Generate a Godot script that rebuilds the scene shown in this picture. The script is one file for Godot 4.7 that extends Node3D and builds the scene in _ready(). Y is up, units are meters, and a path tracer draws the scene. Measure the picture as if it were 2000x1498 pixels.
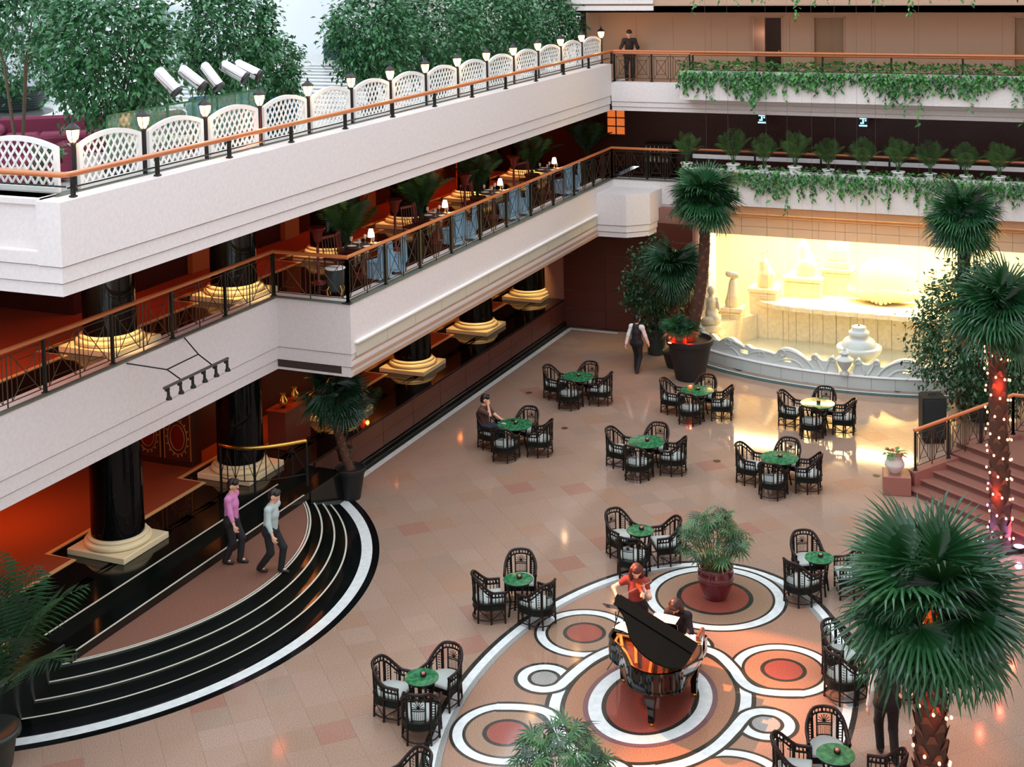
extends Node3D
# An atrium hotel lobby seen from a high gallery. World: x to the right along the back wall, -z into the depth along the left galleries, y up, metres.

const CX := -7.31          # axis of the floor pattern and of the fountain
const CZ := -21.9

var rng := RandomNumberGenerator.new()
var mats := {}
var texs := {}
var shared := {}
var taken := {}

func _ready() -> void:
	rng.seed = 20240611
	setup_view()
	setup_light()
	build_floor()
	build_inlays()
	build_stairs()
	build_galleries()
	build_back_walls()
	build_columns()
	build_fountain()
	build_right_stairs()
	build_railings()
	build_terrace()
	build_restaurant()
	build_ground_interior()
	build_back_planters()
	build_tables_and_chairs()
	build_piano()
	build_palms()
	build_people()
	build_small_things()

# ------------------------------------------------------------------ camera, light
func setup_view() -> void:
	var cam := Camera3D.new()
	cam.name = "camera"
	cam.projection = Camera3D.PROJECTION_FRUSTUM
	var f := 2739.59
	cam.near = 0.1
	cam.far = 400.0
	cam.size = 0.1 * 1498.0 / f
	cam.frustum_offset = Vector2(0.0, -0.1 * (749.0 - 75.341) / f)
	cam.transform = Transform3D(Basis(Vector3(0.9158634, -0.020696, -0.4009563), Vector3(-0.0073772, 0.9976344, -0.0683456), Vector3(0.4014223, 0.0655532, 0.9135441)).orthonormalized(), Vector3(0, 12.8, 0))
	add_child(cam)
	cam.current = true

func setup_light() -> void:
	var we := WorldEnvironment.new()
	we.name = "world_environment"
	var e := Environment.new()
	e.background_mode = Environment.BG_COLOR
	e.background_color = Color(0.90, 0.95, 1.0)
	e.background_energy_multiplier = SKY
	e.tonemap_mode = Environment.TONE_MAPPER_LINEAR
	e.tonemap_exposure = EXPOSURE
	e.sdfgi_enabled = true
	e.ssao_enabled = true
	e.ssil_enabled = true
	we.environment = e
	add_child(we)

const SKY := 2.6
const EXPOSURE := 1.15

func omni(p: Vector3, c: Color, energy: float, size := 0.1) -> void:
	var l := OmniLight3D.new()
	l.name = "light"
	l.position = p
	l.light_color = c
	l.light_energy = energy
	l.light_size = size
	l.omni_range = 40.0
	l.omni_attenuation = 2.0
	l.shadow_enabled = true
	add_child(l, true)

func spot(p: Vector3, target: Vector3, c: Color, energy: float, angle: float, soft := 0.5, size := 0.08) -> void:
	var l := SpotLight3D.new()
	l.name = "spot"
	l.light_color = c
	l.light_energy = energy
	l.light_size = size
	l.spot_range = 60.0
	l.spot_attenuation = 2.0
	l.spot_angle = angle
	l.spot_angle_attenuation = soft
	l.shadow_enabled = true
	add_child(l, true)
	l.look_at_from_position(p, target, Vector3.UP if absf((target - p).normalized().y) < 0.98 else Vector3.RIGHT)

func area(p: Vector3, target: Vector3, sx: float, sy: float, c: Color, energy: float) -> void:
	var l := AreaLight3D.new()
	l.name = "area"
	l.area_size = Vector2(sx, sy)
	l.light_color = c
	l.light_energy = energy
	l.area_range = 60.0
	l.shadow_enabled = true
	add_child(l, true)
	l.look_at_from_position(p, target, Vector3.FORWARD if absf((target - p).normalized().y) > 0.7 else Vector3.UP)

# ------------------------------------------------------------------ geometry builder
class G:
	var v := PackedVector3Array()
	var n := PackedVector3Array()
	var c := PackedColorArray()
	var ix := PackedInt32Array()
	var col := Color.WHITE
	var tint := false

	func vert(p: Vector3, q: Vector3) -> int:
		v.append(p)
		n.append(q)
		if tint:
			c.append(col)
		return v.size() - 1

	func tri(a: Vector3, b: Vector3, d: Vector3) -> void:
		var m := (d - a).cross(b - a).normalized()
		var k := vert(a, m)
		vert(b, m)
		vert(d, m)
		ix.append_array([k, k + 1, k + 2])

	func quad(a: Vector3, b: Vector3, d: Vector3, e: Vector3) -> void:
		var m := (d - a).cross(b - a) + (e - a).cross(d - a)
		m = m.normalized()
		var k := vert(a, m)
		vert(b, m)
		vert(d, m)
		vert(e, m)
		ix.append_array([k, k + 1, k + 2, k, k + 2, k + 3])

	# box by centre and size, edges chamfered by ch
	func box(p: Vector3, s: Vector3, ch := 0.0, b := Basis.IDENTITY) -> void:
		var h := s * 0.5
		if ch <= 0.0:
			rings([rect(p, h.x, h.z, -h.y, b, 0.0), rect(p, h.x, h.z, h.y, b, 0.0)], true)
		else:
			ch = minf(ch, minf(h.x, minf(h.y, h.z)) * 0.6)
			rings([rect(p, h.x - ch, h.z - ch, -h.y, b, 0.0), rect(p, h.x, h.z, -h.y + ch, b, 0.0), rect(p, h.x, h.z, h.y - ch, b, 0.0), rect(p, h.x - ch, h.z - ch, h.y, b, 0.0)], true)

	func rect(p: Vector3, x: float, z: float, y: float, b: Basis, _q: float) -> PackedVector3Array:
		return PackedVector3Array([p + b * Vector3(-x, y, -z), p + b * Vector3(x, y, -z), p + b * Vector3(x, y, z), p + b * Vector3(-x, y, z)])

	# box by two corners
	func slab(a: Vector3, d: Vector3, ch := 0.0) -> void:
		box((a + d) * 0.5, (d - a).abs(), ch)

	# flat shaded loft through closed rings (counter-clockwise seen from below as they rise), capped
	func rings(r: Array, caps := true) -> void:
		for k in r.size() - 1:
			var a: PackedVector3Array = r[k]
			var d: PackedVector3Array = r[k + 1]
			var m := a.size()
			for i in m:
				var j := (i + 1) % m
				quad(a[i], d[i], d[j], a[j])
		if caps:
			fan(r[0], false)
			fan(r[r.size() - 1], true)

	func fan(r: PackedVector3Array, up: bool) -> void:
		var mid := Vector3.ZERO
		for p in r:
			mid += p
		mid /= r.size()
		for i in r.size():
			var j := (i + 1) % r.size()
			if up:
				tri(mid, r[j], r[i])
			else:
				tri(mid, r[i], r[j])

	# smooth grid of rows; closed joins last column to first
	func grid(rows: Array, closed := false, flip := false) -> void:
		var m: int = rows[0].size()
		var base := v.size()
		var nr := rows.size()
		for r in nr:
			for i in m:
				vert(rows[r][i], Vector3.ZERO)
		var cols := m if closed else m - 1
		for r in nr - 1:
			for i in cols:
				var j := (i + 1) % m
				var a := base + r * m + i
				var b := base + r * m + j
				var d := base + (r + 1) * m + j
				var e := base + (r + 1) * m + i
				if flip:
					face(a, b, d)
					face(a, d, e)
				else:
					face(a, d, b)
					face(a, e, d)
		for k in range(base, v.size()):
			n[k] = n[k].normalized() if n[k].length_squared() > 1e-12 else Vector3.UP

	func face(a: int, b: int, d: int) -> void:
		var m := (v[d] - v[a]).cross(v[b] - v[a])
		n[a] += m
		n[b] += m
		n[d] += m
		ix.append_array([a, b, d])

	func tube(path: PackedVector3Array, r: float, seg := 6, r2 := -1.0, caps := true) -> void:
		if r2 < 0.0:
			r2 = r
		var rows := []
		var t := (path[1] - path[0]).normalized()
		var u := t.cross(Vector3.UP if absf(t.y) < 0.9 else Vector3.RIGHT).normalized()
		for k in path.size():
			var d := (path[mini(k + 1, path.size() - 1)] - path[maxi(k - 1, 0)]).normalized()
			u = (u - d * u.dot(d)).normalized()
			var w := d.cross(u)
			var rr := lerpf(r, r2, float(k) / maxf(1.0, path.size() - 1.0))
			var row := PackedVector3Array()
			for i in seg:
				var a := TAU * i / seg
				row.append(path[k] + (u * cos(a) + w * sin(a)) * rr)
			rows.append(row)
		grid(rows, true)
		if caps:
			fan(rows[0], true)
			fan(rows[rows.size() - 1], false)

	func bar(a: Vector3, b: Vector3, r: float, seg := 5) -> void:
		tube(PackedVector3Array([a, b]), r, seg)

	# profile of (radius, height) turned about y at o
	func lathe(prof: Array, seg := 20, o := Vector3.ZERO, caps := true) -> void:
		var rows := []
		for q in prof:
			var row := PackedVector3Array()
			for i in seg:
				var a := -TAU * i / seg
				row.append(o + Vector3(cos(a) * q.x, q.y, sin(a) * q.x))
			rows.append(row)
		grid(rows, true, true)
		if caps:
			if prof[0].x > 0.001:
				fan(rows[0], true)
			if prof[prof.size() - 1].x > 0.001:
				fan(rows[rows.size() - 1], false)

	func ball(p: Vector3, r: Vector3, seg := 10, rows_n := 7) -> void:
		var rows := []
		for k in rows_n + 1:
			var f := PI * k / rows_n - PI / 2
			var row := PackedVector3Array()
			for i in seg:
				var a := -TAU * i / seg
				row.append(p + Vector3(cos(a) * cos(f) * r.x, sin(f) * r.y, sin(a) * cos(f) * r.z))
			rows.append(row)
		grid(rows, true, true)

	# polygon in x,z extruded from y0 to y1
	func prism(poly: PackedVector2Array, y0: float, y1: float) -> void:
		if not Geometry2D.is_polygon_clockwise(poly):
			poly = poly.duplicate()
			poly.reverse()
		var t := Geometry2D.triangulate_polygon(poly)
		for k in range(0, t.size(), 3):
			var a := poly[t[k]]
			var b := poly[t[k + 1]]
			var d := poly[t[k + 2]]
			if (b - a).cross(d - a) < 0:
				var s := b
				b = d
				d = s
			tri(Vector3(a.x, y1, a.y), Vector3(b.x, y1, b.y), Vector3(d.x, y1, d.y))
			tri(Vector3(a.x, y0, a.y), Vector3(d.x, y0, d.y), Vector3(b.x, y0, b.y))
		for i in poly.size():
			var p := poly[i]
			var q := poly[(i + 1) % poly.size()]
			quad(Vector3(p.x, y0, p.y), Vector3(q.x, y0, q.y), Vector3(q.x, y1, q.y), Vector3(p.x, y1, p.y))

	# plate along a polyline in x,z between offsets w0 and w1 to its side
	func strip(path: PackedVector2Array, w0: float, w1: float, y0: float, y1: float, closed := false) -> void:
		var m := path.size()
		var a := PackedVector2Array()
		var b := PackedVector2Array()
		for k in m:
			var p := path[(k - 1 + m) % m] if closed or k > 0 else path[k]
			var q := path[(k + 1) % m] if closed or k < m - 1 else path[k]
			var d := (q - p).normalized()
			var nn := Vector2(-d.y, d.x)
			a.append(path[k] + nn * w0)
			b.append(path[k] + nn * w1)
		for k in (m if closed else m - 1):
			var j := (k + 1) % m
			quad(v3(a[k], y1), v3(a[j], y1), v3(b[j], y1), v3(b[k], y1))
			quad(v3(a[k], y0), v3(a[j], y0), v3(a[j], y1), v3(a[k], y1))
			quad(v3(b[j], y0), v3(b[k], y0), v3(b[k], y1), v3(b[j], y1))

	func v3(p: Vector2, y: float) -> Vector3:
		return Vector3(p.x, y, p.y)

	func add(o: G, t: Transform3D) -> void:
		var base := v.size()
		for k in o.v.size():
			v.append(t * o.v[k])
			n.append((t.basis * o.n[k]).normalized())
			if tint:
				c.append(col)
		for k in o.ix:
			ix.append(base + k)

	func mesh() -> ArrayMesh:
		var arr := []
		arr.resize(Mesh.ARRAY_MAX)
		arr[Mesh.ARRAY_VERTEX] = v
		arr[Mesh.ARRAY_NORMAL] = n
		if tint:
			arr[Mesh.ARRAY_COLOR] = c
		arr[Mesh.ARRAY_INDEX] = ix
		var m := ArrayMesh.new()
		m.add_surface_from_arrays(Mesh.PRIMITIVE_TRIANGLES, arr)
		return m

# ------------------------------------------------------------------ scene tree helpers
func numbered(called: String) -> String:
	if not taken.has(called):
		taken[called] = 0
		return called
	taken[called] += 1
	return "%s_%03d" % [called, taken[called]]

func tag(o: Node, label: String, category: String, group := "") -> void:
	o.set_meta("label", label)
	o.set_meta("category", category)
	if group:
		o.set_meta("group", group)

func thing(called: String, label: String, category: String, at := Vector3.ZERO, turn := 0.0, group := "") -> Node3D:
	var o := Node3D.new()
	o.name = numbered(called)
	add_child(o)
	o.position = at
	o.rotation.y = turn
	tag(o, label, category, group)
	return o

func part(called: String, m, material: Material, parent: Node, t := Transform3D.IDENTITY) -> MeshInstance3D:
	var o := MeshInstance3D.new()
	o.name = called
	o.mesh = m.mesh() if m is G else m
	o.material_override = material
	o.transform = t
	parent.add_child(o, true)
	return o

func single(called: String, m, material: Material, label: String, category: String, at := Vector3.ZERO, group := "") -> MeshInstance3D:
	var o := part(numbered(called), m, material, self, Transform3D(Basis.IDENTITY, at))
	tag(o, label, category, group)
	return o

func struct(called: String, m, material: Material, label := "") -> MeshInstance3D:
	var o := part(called, m, material, self)
	o.set_meta("kind", "structure")
	if label:
		o.set_meta("label", label)
	return o

func stuff(called: String, mm: MultiMesh, material: Material, parent: Node) -> MultiMeshInstance3D:
	var o := MultiMeshInstance3D.new()
	o.name = called
	o.multimesh = mm
	o.material_override = material
	o.set_meta("kind", "stuff")
	parent.add_child(o, true)
	return o

func multi(m: Mesh, xf: Array, cols: Array) -> MultiMesh:
	var mm := MultiMesh.new()
	mm.transform_format = MultiMesh.TRANSFORM_3D
	mm.use_colors = true
	mm.mesh = m
	mm.instance_count = xf.size()
	for k in xf.size():
		mm.set_instance_transform(k, xf[k])
		mm.set_instance_color(k, cols[k])
	return mm

func copy_of(o: Node3D, called: String, label: String, at: Vector3, turn: float, group := "") -> Node3D:
	var r: Node3D = o.duplicate()
	r.name = numbered(called)
	add_child(r)
	r.position = at
	r.rotation.y = turn
	r.set_meta("label", label)
	if group:
		r.set_meta("group", group)
	return r

func V(x: float, y: float, z: float) -> Vector3:
	return Vector3(x, y, z)

func rnd(a: float, b: float) -> float:
	return rng.randf_range(a, b)

# ------------------------------------------------------------------ materials
func noise_tex(key: String, freq: float, a: Color, b: Color, octaves := 4, kind := FastNoiseLite.TYPE_SIMPLEX_SMOOTH, mid := -1.0, size := 512) -> NoiseTexture2D:
	if texs.has(key):
		return texs[key]
	var fn := FastNoiseLite.new()
	fn.noise_type = kind
	fn.frequency = freq
	fn.fractal_octaves = octaves
	fn.seed = key.hash() % 1000
	var t := NoiseTexture2D.new()
	t.width = size
	t.height = size
	t.seamless = true
	t.noise = fn
	var g := Gradient.new()
	g.set_color(0, a)
	g.set_color(1, b)
	if mid >= 0.0:
		g.set_offset(0, mid)
		g.set_offset(1, mid + 0.14)
	t.color_ramp = g
	texs[key] = t
	return t

func mat(key: String, c: Color, rough := 0.6, o := {}) -> StandardMaterial3D:
	if mats.has(key):
		return mats[key]
	var m := StandardMaterial3D.new()
	m.resource_name = key
	m.albedo_color = c
	m.roughness = rough
	m.metallic = o.get("metal", 0.0)
	m.metallic_specular = o.get("spec", 0.5)
	if o.has("tex"):
		m.albedo_texture = o.tex
		m.uv1_triplanar = true
		m.uv1_world_triplanar = o.get("world", true)
		var s: float = 1.0 / o.get("size", 1.0)
		m.uv1_scale = Vector3(s, s, s)
	if o.has("emit"):
		m.emission_enabled = true
		m.emission = o.emit
		m.emission_energy_multiplier = o.get("energy", 1.0)
	if o.has("alpha"):
		m.transparency = BaseMaterial3D.TRANSPARENCY_ALPHA
		m.albedo_color.a = o.alpha
	if o.has("vc"):
		m.vertex_color_use_as_albedo = true
	if o.has("back"):
		m.backlight_enabled = true
		m.backlight = o.back
	if o.has("coat"):
		m.clearcoat_enabled = true
		m.clearcoat = o.coat
		m.clearcoat_roughness = 0.05
	if o.has("relief"):
		m.heightmap_enabled = true
		m.heightmap_texture = o.relief
		m.heightmap_scale = o.get("depth", 1.0)
	mats[key] = m
	return m

func S(r: float, g: float, b: float) -> Color:      # sRGB 0..255
	return Color(r / 255.0, g / 255.0, b / 255.0)

func L(r: float, g: float, b: float) -> Color:      # the same as a linear vertex colour
	return S(r, g, b).srgb_to_linear()

# ------------------------------------------------------------------ floor
func granite(key: String, c: Color, rough := 0.08) -> StandardMaterial3D:
	return mat(key, c, rough, {"tex": noise_tex("granite", 0.14, Color(0.62, 0.60, 0.58), Color(1.0, 0.99, 0.98), 4), "size": 1.7, "spec": 0.5})

func in_view(p: Vector3) -> bool:
	# the part of the world the photograph can see, with a margin for a step aside
	var q := p - Vector3(0, 12.8, 0)
	var z := -q.dot(Vector3(0.4014, 0.0656, 0.9135))
	if z < 1.0:
		return false
	var x := q.dot(Vector3(0.9159, -0.0207, -0.4010)) / z
	var y := q.dot(Vector3(-0.0074, 0.9976, -0.0683)) / z
	return absf(x) < 0.40 and y < 0.06 and y > -0.56

func build_floor() -> void:
	var g := G.new()
	g.slab(V(-17.4, -0.35, -47), V(9, -0.028, -5))
	var fl := struct("floor", g, granite("floor_bed", S(172, 145, 126), 0.3), "pale pink-beige polished granite lobby floor laid in diagonal tiles")
	var tones := [S(196, 166, 145), S(198, 168, 148), S(193, 163, 141), S(201, 173, 154), S(197, 161, 137), S(190, 164, 146), S(194, 148, 130)]
	var p := 0.6
	var g2 := G.new()
	g2.box(V(0, -0.015, 0), V(p - 0.002, 0.03, p - 0.002), 0.001)
	var tile := g2.mesh()
	var spots := []
	var r2 := sqrt(0.5)
	for i in range(-60, 60):
		for j in range(-60, 60):
			var x := -8.0 + (i + j) * p * r2
			var z := -28.0 + (i - j) * p * r2
			if x < -16.95 or x > 3.0 or z < -43.2 or z > -14.0:
				continue
			if not in_view(V(x, 0, z)):
				continue
			if Vector2(x + 20.6, z + 22.15).length() < 6.3 or Vector2(x + 7.4, z + 48.4).length() < 8.3:
				continue
			if x > -4.2 and z < -33.5 - (x + 4.2) * -0.2 and z > -36.5 and x > -3.4:
				continue
			spots.append(Vector3(x, 0, z))
	spots.sort_custom(func(a, b): return a.distance_squared_to(Vector3(0, 12.8, 0)) < b.distance_squared_to(Vector3(0, 12.8, 0)))
	var turn := Basis(Vector3.UP, PI / 4)
	var xf := []
	var cols := []
	for k in spots.size():
		var w := rng.randf()
		var t := int(rng.randf() * 6.0)
		if w > 0.982:
			t = 6
		if w < 0.5:
			t = 0 + int(rng.randf() * 2.0)
		if k < 300:
			part("tile", tile, granite("tile_%d" % t, tones[t]), fl, Transform3D(turn, spots[k]))
		else:
			xf.append(Transform3D(turn, spots[k]))
			cols.append(tones[t].srgb_to_linear())
	var m := granite("tile_far", Color.WHITE)
	m.vertex_color_use_as_albedo = true
	stuff("tile_field", multi(tile, xf, cols), m, fl)

func ellipse(cx: float, cz: float, a: float, b: float, seg := 72) -> PackedVector2Array:
	var o := PackedVector2Array()
	for i in seg:
		var t := TAU * i / seg
		o.append(Vector2(cx + a * cos(t), cz + b * sin(t)))
	return o

func ring_g(g: G, cx: float, cz: float, a0: float, b0: float, a1: float, b1: float, y: float, seg := 96) -> void:
	for i in seg:
		var t := TAU * i / seg
		var u := TAU * (i + 1) / seg
		var p0 := V(cx + a0 * cos(t), y, cz + b0 * sin(t))
		var p1 := V(cx + a1 * cos(t), y, cz + b1 * sin(t))
		var q0 := V(cx + a0 * cos(u), y, cz + b0 * sin(u))
		var q1 := V(cx + a1 * cos(u), y, cz + b1 * sin(u))
		g.quad(p0, p1, q1, q0)
		var d := V(0, y - 0.0005, 0)
		g.quad(p1 - d, q1 - d, q1, p1)
		g.quad(q0 - d, p0 - d, p0, q0)

func build_inlays() -> void:
	var fl := get_node("floor")
	var white := mat("inlay_white", S(236, 240, 236), 0.16, {"tex": noise_tex("marble", 0.02, Color(0.90, 0.90, 0.90), Color.WHITE, 4), "size": 2.0})
	var dark := granite("inlay_dark", S(66, 68, 62))
	var mauve := granite("inlay_mauve", S(150, 112, 118))
	var terra := granite("inlay_terracotta", S(204, 150, 120))
	var beige := granite("inlay_beige", S(192, 158, 132))
	var red := granite("inlay_red", S(186, 100, 86))
	var grey := granite("inlay_grey", S(188, 190, 186))
	var field := granite("inlay_field", S(198, 158, 134))
	var base := 0.002
	var add := func(called: String, m: Material, cx: float, cz: float, a0: float, b0: float, a1: float, b1: float, lift: float):
		var g := G.new()
		if a0 <= 0.0:
			g.prism(ellipse(cx, cz, a1, b1), 0.0005, lift)
		else:
			ring_g(g, cx, cz, a0, b0, a1, b1, lift)
		part(called, g, m, fl)
	# great oval
	add.call("inlay_disc", field, CX, CZ, 0, 0, 3.0, 5.3, base)
	add.call("inlay_ring", grey, CX, CZ, 2.99, 5.29, 3.10, 5.40, base)
	add.call("inlay_ring", white, CX, CZ, 3.10, 5.40, 3.255, 5.555, base)
	add.call("inlay_ring", dark, CX, CZ, 3.255, 5.555, 3.35, 5.65, base)
	# big flowing ring around the piano
	add.call("inlay_ring", dark, CX, CZ, 1.385, 1.87, 1.47, 1.955, base + 0.001)
	add.call("inlay_ring", white, CX, CZ, 1.47, 1.955, 1.655, 2.14, base + 0.001)
	add.call("inlay_ring", dark, CX, CZ, 1.655, 2.14, 1.735, 2.22, base + 0.001)
	# two great circles for the potted palms
	for s in [-1.0, 1.0]:
		var z: float = CZ + s * 4.05
		add.call("inlay_disc", red, CX, z, 0, 0, 0.655, 0.655, base + 0.001)
		add.call("inlay_ring", dark, CX, z, 0.655, 0.655, 0.745, 0.745, base + 0.001)
		add.call("inlay_ring", beige, CX, z, 0.745, 0.745, 1.115, 1.115, base + 0.001)
		add.call("inlay_ring", dark, CX, z, 1.115, 1.115, 1.165, 1.165, base + 0.001)
		add.call("inlay_ring", white, CX, z, 1.165, 1.165, 1.345, 1.345, base + 0.001)
		add.call("inlay_ring", dark, CX, z, 1.345, 1.345, 1.404, 1.404, base + 0.001)
	# four middle circles
	for q in [[-1.87, -1.78], [1.86, -1.8], [-1.87, 1.8], [1.87, 1.8]]:
		var x: float = CX + q[0]
		var z: float = CZ + q[1]
		var warm: bool = q[0] > 0
		add.call("inlay_disc", red, x, z, 0, 0, 0.33, 0.33, base + 0.002)
		add.call("inlay_ring", dark, x, z, 0.33, 0.33, 0.403, 0.403, base + 0.002)
		add.call("inlay_ring", terra if warm else beige, x, z, 0.403, 0.403, 0.675, 0.675, base + 0.002)
		add.call("inlay_ring", dark, x, z, 0.675, 0.675, 0.73, 0.73, base + 0.002)
		add.call("inlay_ring", white, x, z, 0.73, 0.73, 0.89, 0.89, base + 0.002)
		add.call("inlay_ring", dark, x, z, 0.89, 0.89, 0.945, 0.945, base + 0.002)
	# four small circles
	for q in [[-1.95, 0.0], [1.98, 0.0], [0.0, -2.0], [0.0, 2.35]]:
		var x: float = CX + q[0]
		var z: float = CZ + q[1]
		add.call("inlay_disc", grey, x, z, 0, 0, 0.229, 0.229, base + 0.003)
		add.call("inlay_ring", dark, x, z, 0.229, 0.229, 0.295, 0.295, base + 0.003)
		add.call("inlay_ring", white, x, z, 0.295, 0.295, 0.466, 0.466, base + 0.003)
		add.call("inlay_ring", dark, x, z, 0.466, 0.466, 0.537, 0.537, base + 0.003)
	# bands that sweep from the circles into the big ring
	var sweeps := [
		[[-0.15, 0.36], [0.09, 0.33], [0.26, 0.18], [0.36, -0.02], [0.45, -0.35], [0.62, -0.72], [0.85, -1.05]],
	]
	var curves := []
	for q in sweeps[0]:
		pass
	var c1 := PackedVector2Array([Vector2(-2.02, 0.38), Vector2(-1.80, 0.35), Vector2(-1.62, 0.18), Vector2(-1.57, -0.05), Vector2(-1.52, -0.40), Vector2(-1.38, -0.98), Vector2(-1.10, -1.50), Vector2(-0.72, -1.85)])
	var c2 := PackedVector2Array([Vector2(2.05, -0.38), Vector2(1.80, -0.33), Vector2(1.63, -0.15), Vector2(1.57, 0.10), Vector2(1.52, 0.42), Vector2(1.38, 0.98), Vector2(1.10, 1.50), Vector2(0.72, 1.85)])
	var c3 := PackedVector2Array([Vector2(2.35, -1.15), Vector2(1.92, -1.0), Vector2(1.55, -0.98), Vector2(1.28, -1.16), Vector2(1.0, -1.55), Vector2(0.62, -1.92), Vector2(0.2, -2.03)])
	var c4 := PackedVector2Array([Vector2(-2.35, 1.15), Vector2(-1.92, 1.0), Vector2(-1.55, 0.98), Vector2(-1.28, 1.16), Vector2(-1.0, 1.55), Vector2(-0.62, 1.92), Vector2(-0.2, 2.03)])
	for c in [c1, c2, c3, c4]:
		var cv := Curve2D.new()
		for k in c.size():
			var d: Vector2 = (c[mini(k + 1, c.size() - 1)] - c[maxi(k - 1, 0)]) * 0.18
			cv.add_point(c[k] + Vector2(CX, CZ), -d, d)
		var pts := cv.tessellate_even_length(4, 0.06)
		var g := G.new()
		g.strip(pts, -0.093, 0.093, 0.001, base + 0.0045)
		part("inlay_band", g, white, fl)
		g = G.new()
		g.strip(pts, -0.155, -0.093, 0.001, base + 0.0045)
		g.strip(pts, 0.093, 0.155, 0.001, base + 0.0045)
		part("inlay_band", g, dark, fl)
	# oval rings under the piano
	add.call("inlay_disc", red, CX, CZ, 0, 0, 0.71, 1.03, base + 0.006)
	add.call("inlay_ring", dark, CX, CZ, 0.71, 1.03, 0.79, 1.11, base + 0.006)
	add.call("inlay_ring", white, CX, CZ, 0.79, 1.11, 1.01, 1.36, base + 0.006)
	add.call("inlay_ring", mauve, CX, CZ, 1.01, 1.36, 1.10, 1.45, base + 0.006)
	add.call("inlay_ring", terra, CX, CZ, 1.10, 1.45, 1.385, 1.87, base + 0.0005)
	# border lines of the floor: along the left plinth, round the steps, before the fountain
	var g := G.new()
	g.slab(V(-17.06, 0.001, -43.0), V(-16.9, 0.006, -27.4))
	g.slab(V(-17.06, 0.001, -43.06), V(-15.3, 0.006, -42.92))
	part("inlay_band", g, white, fl)
	g = G.new()
	g.slab(V(-17.2, 0.001, -43.2), V(-17.06, 0.005, -27.4))
	part("inlay_band", g, dark, fl)
	var st := arc(-20.6, -22.15, 6.66, 0)
	g = G.new()
	g.strip(st, -0.11, 0.12, 0.001, 0.007)
	part("inlay_band", g, white, fl)
	g = G.new()
	g.strip(st, -0.26, -0.10, 0.001, 0.006)
	part("inlay_band", g, granite("inlay_black", S(20, 24, 26)), fl)
	g = G.new()
	g.strip(st, 0.10, 0.55, 0.001, 0.005)
	part("inlay_band", g, granite("inlay_black", S(20, 24, 26)), fl)
	var fa := PackedVector2Array()
	for i in 41:
		var a := lerpf(-0.62, 0.55, i / 40.0)
		fa.append(Vector2(-7.4 + 8.82 * sin(a), -48.4 + 8.82 * cos(a)))
	g = G.new()
	g.strip(fa, -0.035, 0.035, 0.001, 0.008)
	part("inlay_band", g, white, fl)
	g = G.new()
	g.strip(fa, 0.035, 0.26, 0.001, 0.006)
	g.strip(fa, -0.06, -0.035, 0.001, 0.006)
	part("inlay_band", g, granite("inlay_green", S(52, 92, 84)), fl)

func arc(cx: float, cz: float, r: float, x_min: int, seg := 60) -> PackedVector2Array:
	# right half of a circle, cut where x falls below the facade line
	var o := PackedVector2Array()
	var lim := acos(clampf((-16.75 - cx) / r, -1, 1))
	for i in seg + 1:
		var a := lerpf(-lim, lim, float(i) / seg)
		o.append(Vector2(cx + r * cos(a), cz + r * sin(a)))
	return o

# ------------------------------------------------------------------ curved entrance steps
func build_stairs() -> void:
	var black := mat("step_black", S(17, 24, 22), 0.12, {"tex": noise_tex("granite", 0.14, Color(0.62, 0.60, 0.58), Color(1.0, 0.99, 0.98), 4), "size": 1.2})
	var line := mat("step_line", S(215, 208, 190), 0.3)
	var o := thing("curved_steps", "black granite curved steps with pale nosing lines leading to the left entrance", "steps")
	o.set_meta("kind", "structure")
	var rs := [6.24, 5.99, 5.73, 5.49]
	for k in 4:
		var y := 0.15 * (k + 1)
		var poly := arc(-20.6, -22.15, rs[k], 0)
		var g := G.new()
		g.prism(poly, y - 0.15, y)
		var s := part("step", g, black, o)
		g = G.new()
		g.strip(arc(-20.6, -22.15, rs[k] - 0.02, 0), -0.018, 0.018, y, y + 0.004)
		if k == 3:
			g.strip(arc(-20.6, -22.15, rs[k] - 0.075, 0), -0.014, 0.014, y, y + 0.004)
		part("nosing", g, line, s)
	var land := G.new()
	land.prism(arc(-20.6, -22.15, 5.39, 0), 0.60, 0.603)
	part("landing", land, granite("landing", S(168, 122, 104)), o)
	# the two straight steps up to the inner floor
	for k in 2:
		var x := -16.62 - 0.68 * k
		var y := 0.75 + 0.15 * k
		var g := G.new()
		g.slab(V(-18.2, y - 0.15, -26.1), V(x, y, -18.35))
		var s := part("step", g, black, o)
		g = G.new()
		g.slab(V(x - 0.05, y, -25.9), V(x - 0.01, y + 0.004, -18.5))
		part("nosing", g, line, s)
	# dark cheek walls at both ends
	var g := G.new()
	g.slab(V(-17.5, 0, -18.35), V(-16.75, 0.92, -13.0), 0.01)
	part("cheek_wall", g, black, o)
	g = G.new()
	g.slab(V(-17.4, 0, -27.5), V(-16.6, 0.74, -26.1), 0.01)
	part("cheek_wall", g, black, o)

# ------------------------------------------------------------------ galleries on the left
func cream() -> StandardMaterial3D:
	return mat("cream_plaster", S(232, 224, 220), 0.7, {"tex": noise_tex("plaster", 0.05, Color(0.95, 0.95, 0.95), Color.WHITE, 3), "size": 3.0})

func fascia(g: G, path: Array, y1: float, y0: float, step: float) -> void:
	# a gallery front along path (the atrium on its left hand side): a tall face, then two narrower bands set back a little
	var h := y1 - y0
	var ys := [y1, y0 + h * 0.31, y0 + h * 0.13, y0]
	for k in 3:
		var lo: float = ys[k + 1] + (0.022 if k < 2 else 0.0)
		mitred(g, path, -step * k, -0.5, lo, ys[k])
		if k < 2:
			mitred(g, path, -step * k - 0.07, -0.5, lo - 0.022, lo)

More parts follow.
